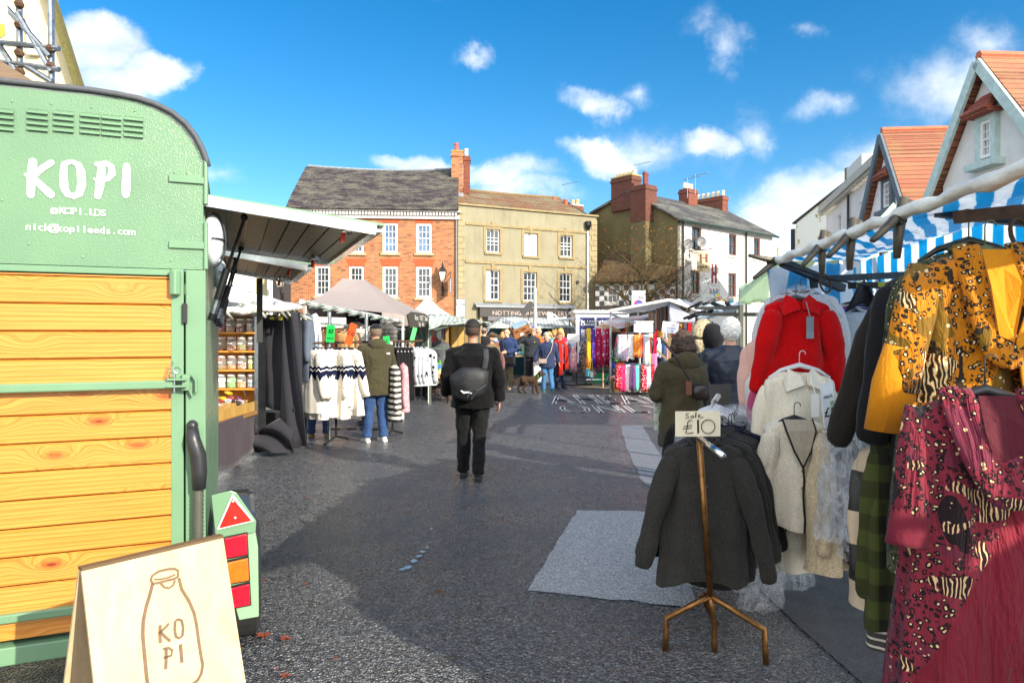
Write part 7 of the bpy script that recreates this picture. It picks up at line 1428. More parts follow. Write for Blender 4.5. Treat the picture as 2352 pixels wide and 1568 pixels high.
# woman red scarf
x, y = fx(1285, 20.2); m6, J, S_ = person('woman with brown bob, glasses and a long red scarf looking right', x, y, 1.64, R(38), cloth('#56506a', .4), cloth('#232c48', .4), plain('#14141a', .5), plain('#7a4f30', .8), 'bob', P(ankL=(.12, -.05, .09), ankR=(-.1, .08, .09)), .80, 1.12, vox=.009)
hd = J['head']; MB().tube([hd+Vector((-.08, -.02, .012)), hd+Vector((-.045, -.1, .01)), hd+Vector((0, -.108, .01)), hd+Vector((.045, -.1, .01)), hd+Vector((.08, -.02, .012))], .005, 4).obj('glasses', HANGM, m6)
t = thing('red_scarf', 'long knitted red scarf worn by the woman with the brown bob', 'scarf', (x, y, 0), R(38)); RK = knit('#c2200f', 50., .2); b = MB(); b.tube([(.11*math.cos(a), .01+.10*math.sin(a), 1.37) for a in [6.283*j/14 for j in range(15)]], .055, 8); b.obj('neck_wrap', RK, t, smooth=True)
for s_ in (-1, 1): b = MB(); b.tube([(s_*.08, -.10, 1.38), (s_*.11, -.175, 1.2), (s_*.11, -.19, .9), (s_*.12, -.18, .5+.08*s_)], [.05, .065, .075, .085], 10, flat=.35); b.obj('scarf_end', RK, t, smooth=True)
# background shoppers
bgp = [('man in a brown cap and blue face mask behind the man in black', 1131, 15.5, 1.63, 60, '#6f5c40', '#3a3630', '#6a5a4a', 'short', 1.15), ('curly haired child-height shopper between two men', 1139, 18., 1.36, -20, '#6a4a44', '#33343a', '#7d4a28', 'curly', .95), ('man in a black coat facing the glassware stall', 1112, 22., 1.80, 160, '#1e1f24', '#22242a', '#807468', 'crop', 1.15),
    ('blonde woman in a patterned coat facing the glassware stall', 1155, 23., 1.66, 170, '#8a7f8c', '#2c2c34', '#b08f5c', 'bob', 1.), ('bald man in an orange hi-vis jacket at the glassware stall', 1237, 23., 1.82, 60, '#cf5f1e', '#2a2c34', None, 'short', 1.15), ('short haired blonde shopper in pale blue beside the bald man', 1261, 23.5, 1.66, 190, '#7fa6b8', '#2c2c34', '#b8925c', 'curly', 1.),
    ('shopper with sandy hair and a turquoise top', 1272, 24., 1.72, 200, '#3fa8a0', '#2c2c34', '#a88250', 'bob', 1.), ('long haired blonde woman in a pink coat by the catering trailer', 1288, 23., 1.78, 150, '#c03050', '#2c2c34', '#d0a068', 'long', 1.), ('trader in a dark cap among the hanging handbags', 1433, 22.2, 1.78, -15, '#3a2422', '#222', '#3a2a22', 'short', 1.1),
    ('dark haired trader bending over the vegetables', 921, 15.9, 1.70, 40, '#17161a', '#1c1c20', '#1e1612', 'bob', 1.1), ('trader in a brown coat and hat behind the vegetable stall', 934, 18., 1.78, 10, '#3a2c22', '#222226', '#3a2a1c', 'full', 1.2), ('shopper in a white beanie behind the vegetable stall', 1011, 17.8, 1.68, 170, '#5a5a62', '#2c2c34', '#e6e4e0', 'full', 1.), ('dark coated trader in the back of the knitwear stall', 968, 17., 1.72, 30, '#221c22', '#222226', '#4a342a', 'bob', 1.1)]
for lab, xv, D, h, rz, tc, lc, hc, hs, bk in bgp:
    pose = {}
    if 'bending' in lab: pose = dict(wai=(0, -.04, 1.05), che=(0, -.2, 1.22), nec=(0, -.36, 1.34), head=(0, -.46, 1.45), shoL=(.19, -.3, 1.3), shoR=(-.19, -.3, 1.3), elbL=(.25, -.42, 1.05), elbR=(-.25, -.42, 1.05), wriL=(.2, -.6, .95), wriR=(-.2, -.6, .95), hanL=(.18, -.68, .9), hanR=(-.18, -.68, .9))
    t_, J, S_ = person(lab, *fx(xv, D), h, R(rz), cloth(tc, .4), cloth(lc if len(lc) > 4 else '#222222'), plain('#1a1a1c', .5), plain(hc, .85, var=.25, vs=40.) if hc else None, hs, pose, .82, bk, vox=.012)
    hd = J['head']
    if 'cap' in lab: b = MB(); b.ell(hd+Vector((0, -.01, .06)), (.1, .125, .06), 14, 8); b.obj('flat_cap', cloth('#4f3d26' if 'mask' in lab else '#1c1a1c'), t_, smooth=True)
    if 'mask' in lab: MB().ell(hd+Vector((0, -.06, -.045)), (.06, .06, .045), 12, 8).obj('face_mask', plain('#8fc4d8', .7), t_, smooth=True)
# olive coat woman, fur hood, leather jacket man
x, y = fx(1567, 6.35); OC = cloth('#47412c', .6, .25)
m7, J, S_ = person('woman with curly brown hair in a long olive hooded coat seen from behind', x, y, 1.66, R(196), OC, cloth('#2c1c16'), BLACKM, plain('#4a3a32', .9, var=.5, vs=50.), 'curly', P(head=(-.02, -.035, 1.59), nec=(0, 0, 1.46), shoL=(.2, 0, 1.39), shoR=(-.2, 0, 1.39), elbL=(.27, -.03, 1.12), elbR=(-.27, -.03, 1.12), wriL=(.15, -.24, 1.08), wriR=(-.15, -.24, 1.08), hanL=(.08, -.3, 1.1), hanR=(-.08, -.3, 1.1)), .62, 1.18, hood=OC, vox=.008)
hd = J['head']; MB().ell(hd+Vector((0, -.065, -.045)), (.06, .05, .045), 12, 8).obj('face_mask', HANGM, m7)
t = thing('shopping_bag', 'cream floral carrier bag hanging beside the woman in the olive coat', 'bag', W(1516, 935, 6.5)); MB().box(-.06, .13, -.03, .03, -.22, .13).obj('bag_body', pattern('#d9dccb', '#c98a6a', 22., .2, '#a8c0a0'), t, bevel=.01); MB().tube([(-.02, 0, .13), (0, 0, .26), (.06, 0, .27), (.09, 0, .13)], .006, 5).obj('handle', OFFW, t)
t = thing('handbag', 'dark brown leather handbag on the hip of the woman in the olive coat', 'bag', W(1608, 900, 6.1)); MB().ell((0, 0, 0), (.10, .06, .075), 14, 8).obj('bag_body', plain('#2a1c1a', .35, var=.3), t, smooth=True); MB().tube([(-.06, 0, .05), (-.2, .02, .3), (-.33, .1, .48)], .01, 6).obj('strap', plain('#2c2220', .5), t); MB().box(-.14, -.09, -.06, -.04, -.02, .10).obj('leather_tag', plain('#7a4a30', .6), t)
x, y = fx(1632, 7.4); FURM = plain('#a89c80', .95, var=.55, vs=60., bst=1., bs=90., bd=.02)
m8, J, S_ = person('shopper in a black puffer coat with a thick fur trimmed hood up', x, y, 1.70, R(-140), cloth('#15161c', .5), cloth('#1a1c24'), BLACKM, None, 'short', P(), .72, 1.12, vox=.012)
hd = J['head']; b = MB(); b.ell(hd+Vector((0, .03, .01)), (.125, .14, .15), 16, 12); o = b.obj('hood', cloth('#14141a'), m8, smooth=True); b = MB(); b.tube([hd+Vector((.125*math.cos(a), -.075, .145*math.sin(a)-.01)) for a in [6.283*j/24 for j in range(25)]], .075, 14); o = b.obj('fur_trim', FURM, m8, smooth=True); o.modifiers.new('u', 'SUBSURF').levels = 2; md = o.modifiers.new('d', 'DISPLACE'); md.texture = ctex(.03); md.strength = .028; md.texture_coords = 'LOCAL'
x, y = fx(1678, 6.6); LJ = plain('#2a3040', .5, var=.25, vs=7., bst=.3, bs=16., bd=.01)
m9, J, S_ = person('white haired man in a dark navy leather jacket and jeans seen from behind', x, y, 1.76, R(178), LJ, cloth('#1c2438', .5), BLACKM, plain('#f0ebe0', .9, var=.15, vs=50.), 'full', P(shoL=(.21, 0, 1.41), shoR=(-.21, 0, 1.41), elbL=(.29, .0, 1.14), elbR=(-.29, 0, 1.14), wriL=(.22, -.2, 1.05), wriR=(-.22, -.2, 1.05), hanL=(.16, -.26, 1.06), hanR=(-.16, -.26, 1.06)), .84, 1.2, collar=LJ, face=False, vox=.008)
# dog
dx, dy = fx(1217, 18.7); DG = thing('dog', 'shaggy brown cockapoo with a fluffy tail walking beside the woman in the navy coat', 'dog', (dx, dy, 0), R(8)); b = MB()
def ch(pts, rs, n=10): b.tube(pts, rs, n); [b.ell(p, r, 9, 6) for p, r in zip(pts, rs)]
rg = [(-.26, .40, .05), (-.22, .40, .085), (-.08, .38, .085), (.05, .36, .10), (.14, .365, .105), (.21, .39, .08)]
b.loft([[Vector((x, r*.82*math.sin(a), z+r*math.cos(a))) for a in [6.283*j/12 for j in range(12)]] for x, z, r in rg])
ch([Vector((.18, 0, .42)), Vector((.27, 0, .51))], [.075, .06]); b.ell((.30, 0, .545), (.075, .065, .07), 12, 8); ch([Vector((.33, 0, .53)), Vector((.41, 0, .515))], [.042, .028])
for s_ in (-1, 1): ch([Vector((.28, s_*.055, .575)), Vector((.27, s_*.085, .53)), Vector((.275, s_*.08, .47))], [.02, .032, .03])
for (s_, o_) in ((-1, .06), (1, -.06)):
    ch([Vector((-.20, s_*.055, .36)), Vector((-.15+o_, s_*.06, .25)), Vector((-.26+o_, s_*.06, .14)), Vector((-.22+o_*1.3, s_*.06, .03)), Vector((-.18+o_*1.3, s_*.06, .025))], [.075, .055, .032, .028, .026])
    ch([Vector((.15, s_*.05, .34)), Vector((.14-o_*.8, s_*.055, .2)), Vector((.145-o_*1.2, s_*.055, .04)), Vector((.175-o_*1.2, s_*.055, .028))], [.055, .04, .032, .03])
ch([Vector((-.25, 0, .42)), Vector((-.34, 0, .36)), Vector((-.42, 0, .29)), Vector((-.47, 0, .28))], [.03, .045, .055, .03])
bo = b.obj('body', plain('#3b2818', .95, var=.5, vs=14., bst=1., bs=70., bd=.02), DG, smooth=True); md = bo.modifiers.new('r', 'REMESH'); md.mode = 'VOXEL'; md.voxel_size = .008; md.use_smooth_shade = True; md = bo.modifiers.new('d', 'DISPLACE'); md.texture = ctex(.02); md.strength = .03; md.texture_coords = 'LOCAL'
MB().ell((.435, 0, .52), (.014, .014, .012), 8, 6).obj('nose', HANGM, DG); MB().ell((.355, -.045, .57), .009, 6, 4).ell((.355, .045, .57), .009, 6, 4).obj('eyes', HANGM, DG); MB().tube([(.22+.0*math.cos(a), .078*math.cos(a), .455+.075*math.sin(a)) for a in [6.283*j/12 for j in range(13)]], .008, 5).obj('dog_collar', plain('#5fae30', .5), DG)
# =====================================================================
# RIGHT FOREGROUND STALL
# =====================================================================
rnd = random.Random(9)
FS = thing('striped_awning_stall', 'market stall with a blue and white striped awning and dark steel frame at the right', 'market stall', (0, 0, 0))
pn, pf_ = Vector((1.40, 1.42, 2.1)), W(1782, 600, 4.44)
m_, q, p_, o_ = bsdf('blue_stripe_sheet'); c_ = oc(q); x, y, z = q.sep(c_)
v = q.math('ADD', y, q.math('MULTIPLY', x, -1.5)); v = q.math('ADD', v, q.math('MULTIPLY', q.math('SUBTRACT', q.noise(c_, 3.), .5), .05))
f = q.mr(q.math('ABSOLUTE', q.math('SUBTRACT', q.math('FRACT', q.math('ADD', q.math('DIVIDE', v, .19), 50.)), .5)), .245, .255)
cl = q.mix(f, (.02, .47, .74), (.9, .93, .96)); cl = q.mix(q.mr(q.noise(c_, 5., 6., .7), .5, .8, 0, .25), cl, (.45, .5, .55))
nr = bump(q, q.math('ADD', q.noise(c_, 7., 5., .6, 1.5), q.math('MULTIPLY', q.noise(c_, 60., 2.), .1)), .5, .04); setp(q, p_, col=cl, rough=.45, nor=nr)
tr = q.n('ShaderNodeBsdfTranslucent', {'Color': q.mix(.0, cl, cl), 'Normal': nr}); mx = q.n('ShaderNodeMixShader', {0: .7, 1: p_.outputs[0], 2: tr.outputs[0]}); q.t.links.new(mx.outputs[0], o_.inputs[0]); BST = m_
rf_, rn_ = Vector((3.0, 5.9, 2.27)), Vector((2.85, 1.75, 2.40))
cloth_surf('awning', [pn, pf_, rf_, rn_], BST, FS, .05, 60, 24, .010, 2.)
cloth_surf('back_curtain', [rn_, rf_, Vector((3.15, 6.0, 1.1)), Vector((3.1, 1.75, 1.1))], BST, FS, 0, 60, 12, .012, 5.)
m2_ = BST.copy(); 
cloth_surf('end_flap', [pf_+Vector((-.05, .02, -.03)), rf_+Vector((0, .05, -.05)), rf_+Vector((0, .05, -.6)), pf_+Vector((-.02, .02, -.30))], BST, FS, 0, 30, 8, .02, 9.)
pts = [pn.lerp(pf_, k/40)+Vector((.004*math.sin(k*2.1), 0, .006*math.sin(k*1.3))) for k in range(41)]
MB().tube(pts, [.025+.004*math.sin(k*2.3)+.003*math.sin(k*.9) for k in range(41)], 12).obj('rolled_edge', plain('#efe9dc', .4, var=.22, vs=12., bst=.9, bs=18., bd=.02, stretch=(1, .4, 1)), FS, smooth=True)
b = MB(); b.grid(lambda i, j: pn.lerp(pf_, i)+Vector((.05+.42*j, 0, .045*math.sin(math.pi*j)+.03-.02*j+.012*nz(Vector((i*14, j*4, 0)), 1.))), 40, 8); b.obj('polythene_cover', POLY, FS, smooth=True)
FRM = plain('#33393e', .5, .5, var=.35, vs=25.)
b = MB()
b.bar(W(1798, 603, 4.4), W(1935, 662, 4.7), .05).bar(W(1868, 642, 4.6), W(2330, 618, 5.2), .045).bar(W(1868, 640, 4.6), W(1870, 662, 4.6), .04)
b.bar(W(2148, 486, 2.75), W(2420, 515, 2.55), .05, .04).bar(W(1782, 604, 4.42), Vector((1.72, 4.44, 0)), .0001); b.obj('frame', FRM, FS)
MB().bar((3.05, 5.6, 0), (3.05, 5.6, 2.3), .05).obj('post', FRM, FS)
MB().bar(W(1952, 656, 4.9), W(2260, 650, 5.1), .045).obj('hazard_bar', stripes('#b8b41e', '#17181a', .17, 'x', .5, 0), FS)
b = MB(); b.bar(W(2190, 500, 2.5), W(2352, 484, 2.42), .012, .045); b.obj('rusty_bracket', RUST, FS)
b = MB(); b.tube([W(2040, 640, 4.3)+Vector((0, 0, .02*math.sin(k))) for k in (0, 1)], .01, 5); b = MB(); b.tube([W(1800, 606, 4.3), W(1900, 640, 4.2), W(2060, 668, 4.0), W(2150, 690, 3.6)], .006, 5); b.obj('tie_cord', HANGM, FS)
for k, (xv, yv, h_) in enumerate([(1896, 651, .09), (2345, 540, .1)]):
    D = (4.5, 2.4)[k]; p = W(xv, yv, D); MB().tube([p+Vector((.035*math.cos(a)*1., .02*math.sin(a), .06*math.sin(a))) for a in [6.283*j/14 for j in range(15)]], .008, 6).obj('iron_hook', RUST, FS)
for k, (xv, yv, D, rz, s_, tl) in enumerate([(1783, 600, 4.42, .2, 1.5, 1.5), (1888, 559, 3.58, 1.2, 1.35, .3), (1955, 534, 3.18, 1.3, 1.35, .25), (2068, 492, 2.69, 1.2, 1.35, .15)]):
    clamp(W(xv, yv, D), 0 if k else .1, s_, 0, f'{["far end horizontal","second","third","nearest large"][k]} grey steel clamp on the rolled edge of the striped awning', 'steel clamps on the striped awning').rotation_euler = ((0, .35+.05*k, .3) if k else (0, 1.35, .2))
# polythene shells
def bagshell(label, loc, w_, h, dep, rz=0, seed=0, flare=1.1):
    t = thing('garment_bag', label, 'garment bag', loc, rz, 'clear plastic garment bags'); rings = []; n = 30
    for g in [0, .03, .08, .16, .3, .45, .6, .75, .9, 1]:
        k = min(1, (g/.14)**.55) if g < .14 else 1+(flare-1)*g; ww = w_/2*max(.12, k)
        rings.append([Vector((ww*math.cos(a)+.02*nz(Vector((a*2, g*6, seed)), 1.4), dep*math.sin(a)*(.4+.6*min(1, g*4))+.02*nz(Vector((a*2, g*5, seed+9)), 1.5), -h*g+.03*nz(Vector((a*2, 3, seed)), 2.)*(g > .9))) for a in [6.283*j/n for j in range(n)]])
    b = MB(); b.loft(rings, caps=False); b.obj('plastic_film', POLY, t, smooth=True); return t
# ---- far end cluster (red cardigan etc.)
REDK = knit('#c4070c', 70., .18); CRM = knit('#e6dcc6', 60., .1); CRM2 = knit('#ddd3be', 50., .14); BEI = knit('#c4ab8c', 55., .12); GRY = knit('#b4babe', 55., .2); BLKT = plain('#141416', .9)
garment('knit_jacket', 'pale grey knit garment in clear plastic behind the red cardigan', 'jumper', W(1838, 668, 4.5), R(-8), knit('#d6d4d2', 60.), .46, .95, .85, .08, seed=3, lean=.10, sr=.08)
garment('blouse', 'pale pink blouse showing below the plastic covers left of the cream cardigan', 'blouse', W(1782, 770, 4.45), R(-12), cloth('#dcaea0', .4), .36, .75, .4, .07, seed=5, flare=1.3, hang=False)
tag(MB().ell((0, 0, 0), (.075, .02, .16), 16, 10).obj('pink_print', plain('#c84a78', .7), loc=W(1742, 940, 4.28)), 'pink balloon shaped print on a pale garment beside the cream cardigan', 'garment')
garment('cardigan', 'pale cream garment with a pink print in plastic at the left end of the rail', 'cardigan', W(1752, 860, 4.38), R(-5), cloth('#d8d2c8', .4), .22, .72, 0, .05, seed=6, hang=False, flare=1.4)
bagshell('large clear plastic cover over the garments behind the red cardigan', W(1834, 655, 4.4), .50, 1.2, .11, R(-8), 2)
garment('red_cardigan', 'bright red knitted cardigan with pointed collar and zip pull', 'cardigan', W(1828, 682, 4.12), R(4), REDK, .40, .50, .50, .055, seed=1, lean=.13, collar=True, neck='', tagcol=plain('#7d868c', .3), sr=.072, hem=.01, hangmat=plain('#4a4a4c', .4))
hanger(W(1836, 838, 4.0), 0, .36, HANGW, 'white plastic hanger above the cream cable cardigan')
garment('cream_cardigan', 'cream cable knit cardigan with a wide collar and blank paper tag', 'cardigan', W(1833, 852, 3.98), R(3), CRM, .40, .72, .62, .075, seed=4, lean=.12, collar=True, neck='', tagcol=WHITE, sr=.07, hang=False)
garment('v_neck_cardigan', 'oatmeal cable cardigan with black whipstitched V neck and buttons', 'cardigan', W(1824, 958, 3.8), R(-3), CRM2, .345, .60, .50, .08, seed=2, lean=.08, neck='v', trim=BLKT, neckmat=knit('#a89d88', 50.), buttons=(5, plain('#a08048', .4)), sr=.066, flare=1.05, hem=.015, hangmat=HANGM)
# cable detail on the two front cardigans
def cables(xv, yv, D, xs, z0, z1, mat, rz=0, label='twisted cable knit panel down the front'):
    pass
garment('cable_jumper', 'beige cable knit jumper seen side on beside the oatmeal cardigan', 'jumper', W(1900, 990, 3.75), R(62), knit('#cbb795', 34., .2), .40, .72, .55, .085, seed=8, lean=.1, sr=.075, hang=False)
garment('brown_jumper', 'tan jumper with its sleeve beside the cable knit jumper', 'jumper', W(1893, 985, 3.95), R(66), BEI, .4, .62, .5, .06, seed=9, hang=False)
garment('cream_jumper', 'ivory jumper showing below the oatmeal cardigan hem', 'jumper', W(1850, 1010, 4.0), R(20), CRM, .38, .74, .5, .07, seed=11, hang=False)
t = card('white handwritten half price £5 card hanging beside the cream cardigan', 1903, 930, 3.72, .085, .24, plain('#eceef0', .5), [('£5', 0, -.06, .07), ('each', 0, .04, .03)], -.12, R(20))
garment('grey_jumper', 'speckled pale grey chunky jumper with a white tag', 'jumper', W(1993, 708, 4.55), R(5), GRY, .42, .62, .52, .08, seed=5, lean=.12, trim=knit('#b9bec2', 90.), tagcol=WHITE, sr=.082, neckmat=knit('#6a5fa0', 60.))
for k, (n_, c_) in enumerate([('lilac', '#7266b8'), ('magenta', '#9a3a8a'), ('coral pink', '#c04a5c'), ('pale cream', '#cfc7b8'), ('pale blue', '#9fc0d4')]): garment('jumper', f'{n_} jumper in the bunch behind the speckled grey one', 'jumper', W(1990+3*k*(-1)**k, 702-4*k, 4.68+.07*k), R(5), knit(c_, 60.), .46+.02*k, .62 if k else .7, .55, .06, seed=k+2, lean=.14, sr=.07, group='jumpers bunched behind the grey one')
for k in range(8): hanger(W(1984-.3*k, 648+6.2*k, 4.46+.02*k), R(10), .12+.02*k, HANGM, f'{ords[k]} black hanger from the top in the hanging bunch over the grey jumper', 'bunched black hangers', hook=.05)
hanger(W(1987, 868, 4.3), 0, .3, HANGM, 'black hanger holding the mustard jumper'); garment('mustard_jumper', 'mustard cable knit jumper below the speckled grey one', 'jumper', W(1998, 878, 4.32), R(-8), knit('#c08a0a', 60., .18), .42, .55, .3, .07, seed=7, hang=False)
t = thing('clothes_rail', 'chrome clothes rail with bent dark legs carrying plastic wrapped clothes', 'clothes rail', (0, 0, 0)); MB().tube([W(1912, 926, 3.6), W(2100, 930, 3.9)], .016, 8).obj('rail', CHROME, t)
b = MB(); b.tube([W(1938, 930, 3.65), W(1940, 1200, 3.65), W(1938, 1260, 3.62), G(1932, 1312)], .017, 7).tube([W(1940, 1215, 3.65), W(1952, 1290, 3.6), W(1985, 1320, 3.5)], .016, 7).tube([W(1972, 1290, 3.5), G(1976, 1360)], .016, 7).tube([W(1958, 1210, 3.6), W(1972, 1290, 3.5)], .014, 7); b.obj('legs', plain('#3a3230', .6, .3, var=.3), t, smooth=True)
for k in range(7):
    n_, c_ = [('black', '#141518'), ('black', '#17181c'), ('dark grey', '#2c2f33'), ('stone', '#a89f92'), ('charcoal', '#2a2c30'), ('navy', '#1a2236'), ('cobalt', '#1f5a9a')][k]
    garment('wrapped_garment', f'{ords[k]} {n_} folded garment in plastic from the left on the chrome rail', 'garment', W(1940+12.5*k, 960+3*k, 3.55+.03*k), R(72), cloth(c_, .5), .3, .52+.06*(k % 3), .45, .05, seed=k, lean=.02, group='plastic wrapped clothes on the chrome rail', hangmat=HANGW)
for k, (xv, yv, w_, h) in enumerate([(1938, 950, .22, .62), (1962, 948, .24, .60), (1992, 948, .26, .72), (1925, 1060, .2, .38)]): bagshell(f'{["first","second","third","lower"][k]} crinkled clear garment bag from the left under the chrome rail', W(xv, yv, 3.45), w_, h, .09, R(20), k+3, 1.3)
# ---- near right dresses
def animal(base, dark, light, mid, sc=1., plainc=None, zone=(.05, -.35), seed=0.):
    m, q, p, o = bsdf('animal_print'); c = oc(q); c = q.n('ShaderNodeVectorMath', {0: c, 1: (seed, seed*.3, 0)}, operation='ADD').outputs[0]; x, y, z = q.sep(c)
    wn = q.n('ShaderNodeTexNoise', {'Vector': c, 'Scale': 30.*sc, 'Detail': 2.}).outputs['Color']; cw = q.n('ShaderNodeVectorMath', {0: c, 1: q.n('ShaderNodeVectorMath', {0: wn, 3: .022}, operation='SCALE').outputs[0]}, operation='ADD').outputs[0]
    vo = q.n('ShaderNodeTexVoronoi', {'Vector': q.vscale(cw, 1, .6, 1), 'Scale': 42.*sc}); d = vo.outputs['Distance']; rc = q.sep(vo.outputs['Color'])[0]
    ring = q.math('MULTIPLY', q.math('GREATER_THAN', d, .21), q.math('LESS_THAN', d, .47)); brk = q.math('GREATER_THAN', q.noise(c, 90.*sc, 1.), .38); leo = q.mix(q.math('MULTIPLY', ring, brk), base, dark); leo = q.mix(q.math('MULTIPLY', q.math('LESS_THAN', d, .20), q.math('GREATER_THAN', rc, .3)), leo, light)
    zb = q.n('ShaderNodeTexWave', {'Vector': q.vscale(c, 1, 1, .6), 'Scale': 19.*sc, 'Distortion': 9., 'Detail': 2., 'Detail Scale': 1.2}).outputs['Fac']; zeb = q.mix(q.math('GREATER_THAN', zb, .52), dark, q.mix(q.math('GREATER_THAN', zb, .8), base, light)) if True else None
    vd = q.n('ShaderNodeTexVoronoi', {'Vector': c, 'Scale': 38.*sc}); rr = q.sep(vd.outputs['Color'])[1]; dot = q.math('LESS_THAN', vd.outputs['Distance'], q.math('MULTIPLY', rr, .33)); dts = q.mix(dot, dark, q.mix(q.math('GREATER_THAN', rr, .65), base, light))
    cam_ = q.mix(q.math('GREATER_THAN', q.noise(c, 26.*sc, 4., .6), .52), mid, dark); dt2 = q.mix(dot, mid, light)
    zn = q.noise(q.vscale(c, 1.8, 1, .7), 6., 1.); zm = q.noise(q.vscale(c, 1, 1, 1.2), 7., 1.)
    r_ = q.mix(q.math('GREATER_THAN', zn, .37), dts, leo); r_ = q.mix(q.math('GREATER_THAN', zn, .60), r_, cam_); r_ = q.mix(q.math('GREATER_THAN', zm, .64), r_, zeb); r_ = q.mix(q.math('LESS_THAN', zm, .38), r_, dt2)
    if plainc:
        sxx = q.math('SUBTRACT', x, seed); pz = q.math('MULTIPLY', q.math('GREATER_THAN', q.math('SUBTRACT', sxx, q.math('MULTIPLY', q.math('ADD', z, -zone[1]), .5)), zone[0]), q.math('LESS_THAN', z, zone[1]+.1)); r_ = q.mix(pz, r_, plainc)
    nr = bump(q, q.math('ADD', q.noise(q.vscale(c, 1.6, 1, .28), 9., 4., .6, .8), q.math('MULTIPLY', q.noise(c, 420., 1.), .03)), .8, .09); setp(q, p, col=r_, rough=.85, spec=.2, nor=nr, sheen=.1); return m
AO = animal(hx('#c67a12'), hx('#2c2418'), hx('#e8d9a8'), hx('#7c5c18'), 1.3); AM = animal(hx('#7c2434'), hx('#1e1216'), hx('#dcc08c'), hx('#6a2438'), 1.35, hx('#761a2a'), (.02, -.36), 3.); AG = animal(hx('#4d5434'), hx('#14160f'), hx('#c8c8a8'), hx('#3a3f26'), 1.6, seed=7.)
MUST = cloth('#cf8410', .4); BLK = cloth('#17171a', .5)
def sleeve(t, pts, rs, mat): MB().tube([Vector(p) for p in pts], rs, 16, flat=.6).obj('sleeve', mat, t, smooth=True)
def cowl(t, w0, drop, r_, mat, y=-.12, n=30, top=.02):
    b = MB(); P_ = []
    for j in range(n+1):
        a = math.pi*j/n; P_.append(Vector((-w0*math.cos(a)*(1-.18*math.sin(a)), y*(.25+.75*math.sin(a)), top-drop*math.sin(a)**1.3)))
    b.tube(P_, [r_*(.75+.55*math.sin(math.pi*j/n)) for j in range(n+1)], 12, flat=.4)
    b.tube([p*.72+Vector((0, -.02, -.0)) for p in P_], [r_*.7]*(n+1), 10, flat=.5); b.v = [v+Vector((0, 1, 1))*.014*nz(v, 14, 1) for v in b.v]; b.obj('cowl_collar', mat, t, smooth=True)
# leopard dress
DL = garment('animal_print_dress', 'mustard and black mixed animal print dress with a draped cowl neck', 'dress', W(2262, 578, 2.28), R(-6), AO, .40, .98, 0, .07, neck='', seed=3, flare=1.3, folds=9, hang=False, nseg=48)
sleeve(DL, [(-.18, 0, -.06), (-.235, -.03, -.2), (-.275, -.05, -.34), (-.29, -.03, -.46)], [.066, .068, .064, .068], AO); sleeve(DL, [(-.272, -.045, -.32), (-.30, -.03, -.44), (-.315, -.02, -.60)], [.067, .072, .078], MUST); sleeve(DL, [(.18, 0, -.06), (.24, -.03, -.25), (.27, -.03, -.58)], [.066, .068, .07], AO)
cowl(DL, .09, .36, .040, AO, -.12); b = MB(); b.poly([(.02, -.125, -.3), (.10, -.115, -.06), (.2, -.09, -.09), (.2, -.125, -.95), (.10, -.15, -.95)], (0, -.01, 0)); b.obj('plain_panel', MUST, DL, bevel=.004)
MB().poly([(-.045, -.06, .0), (.045, -.06, .0), (.05, -.125, -.12), (.015, -.128, -.30), (-.03, -.128, -.28), (-.05, -.12, -.12)], (0, -.006, 0)).obj('lining', MUST, DL)
hanger(W(2262, 572, 2.28), R(-6), .34, plain('#6a7040', .3), 'olive plastic hanger holding the mustard animal print dress', hook=.12)
hanger(W(2225, 552, 2.5), R(-10), .34, plain('#2a2c22', .3), 'dark hanger just behind the olive one', hook=.12)
D2 = garment('printed_top', 'dark olive zebra and floral print top behind the mustard dress', 'top', W(2236, 575, 2.42), R(-12), AG, .44, 1.15, .58, .08, seed=4, lean=.10, hang=False, nseg=40, sr=.075, flare=1.2)
D3 = garment('black_coat', 'long black wool coat with wide sleeves left of the mustard dress', 'coat', W(2196, 606, 2.58), R(-14), BLK, .44, 1.0, .62, .09, seed=6, lean=.15, hang=False, nseg=40, sr=.095, flare=1.2)
D4 = garment('grey_coat', 'charcoal coat whose sleeve hangs left of the black coat', 'coat', W(2168, 616, 2.72), R(-16), cloth('#26231f', .5), .44, .8, .66, .08, seed=8, lean=.26, hang=False, nseg=36, sr=.075)
D5 = garment('blouse', 'cream blouse showing as a thin pale edge left of the charcoal sleeve', 'top', W(2160, 646, 2.86), R(-16), cloth('#cfc6bc', .4), .44, .72, .6, .07, seed=9, lean=.26, hang=False, sr=.07)
# plaid
m_, q, p_, o_ = bsdf('plaid'); c_ = oc(q); x, y, z = q.sep(c_); fx_ = q.math('LESS_THAN', q.math('FRACT', q.math('ADD', q.math('DIVIDE', x, .13), 20.2)), .5); fz_ = q.math('LESS_THAN', q.math('FRACT', q.math('ADD', q.math('DIVIDE', z, .13), 20.)), .5); tw = q.math('GREATER_THAN', q.math('SINE', q.math('MULTIPLY', q.math('ADD', x, z), 900.)), 0.)
mixv = q.math('DIVIDE', q.math('ADD', fx_, fz_), 2.); cl = q.mix(q.math('MULTIPLY', mixv, q.mr(tw, 0, 1, .8, 1.1)), hx('#454c1c'), hx('#101209')); setp(q, p_, col=cl, rough=.95, nor=bump(q, q.noise(q.vscale(c_, 1, 1, .3), 12.), .4, .03)); PLAID = m_
TW = stripes('#cdb89a', '#1c1a18', .30, 'z', .55)
garment('tweed_coat', 'cream and black block tweed coat edge behind the olive plaid shirt', 'coat', W(2092, 1010, 2.8), R(-18), TW, .38, .70, .5, .07, seed=5, hang=False, lean=.06, sr=.06)
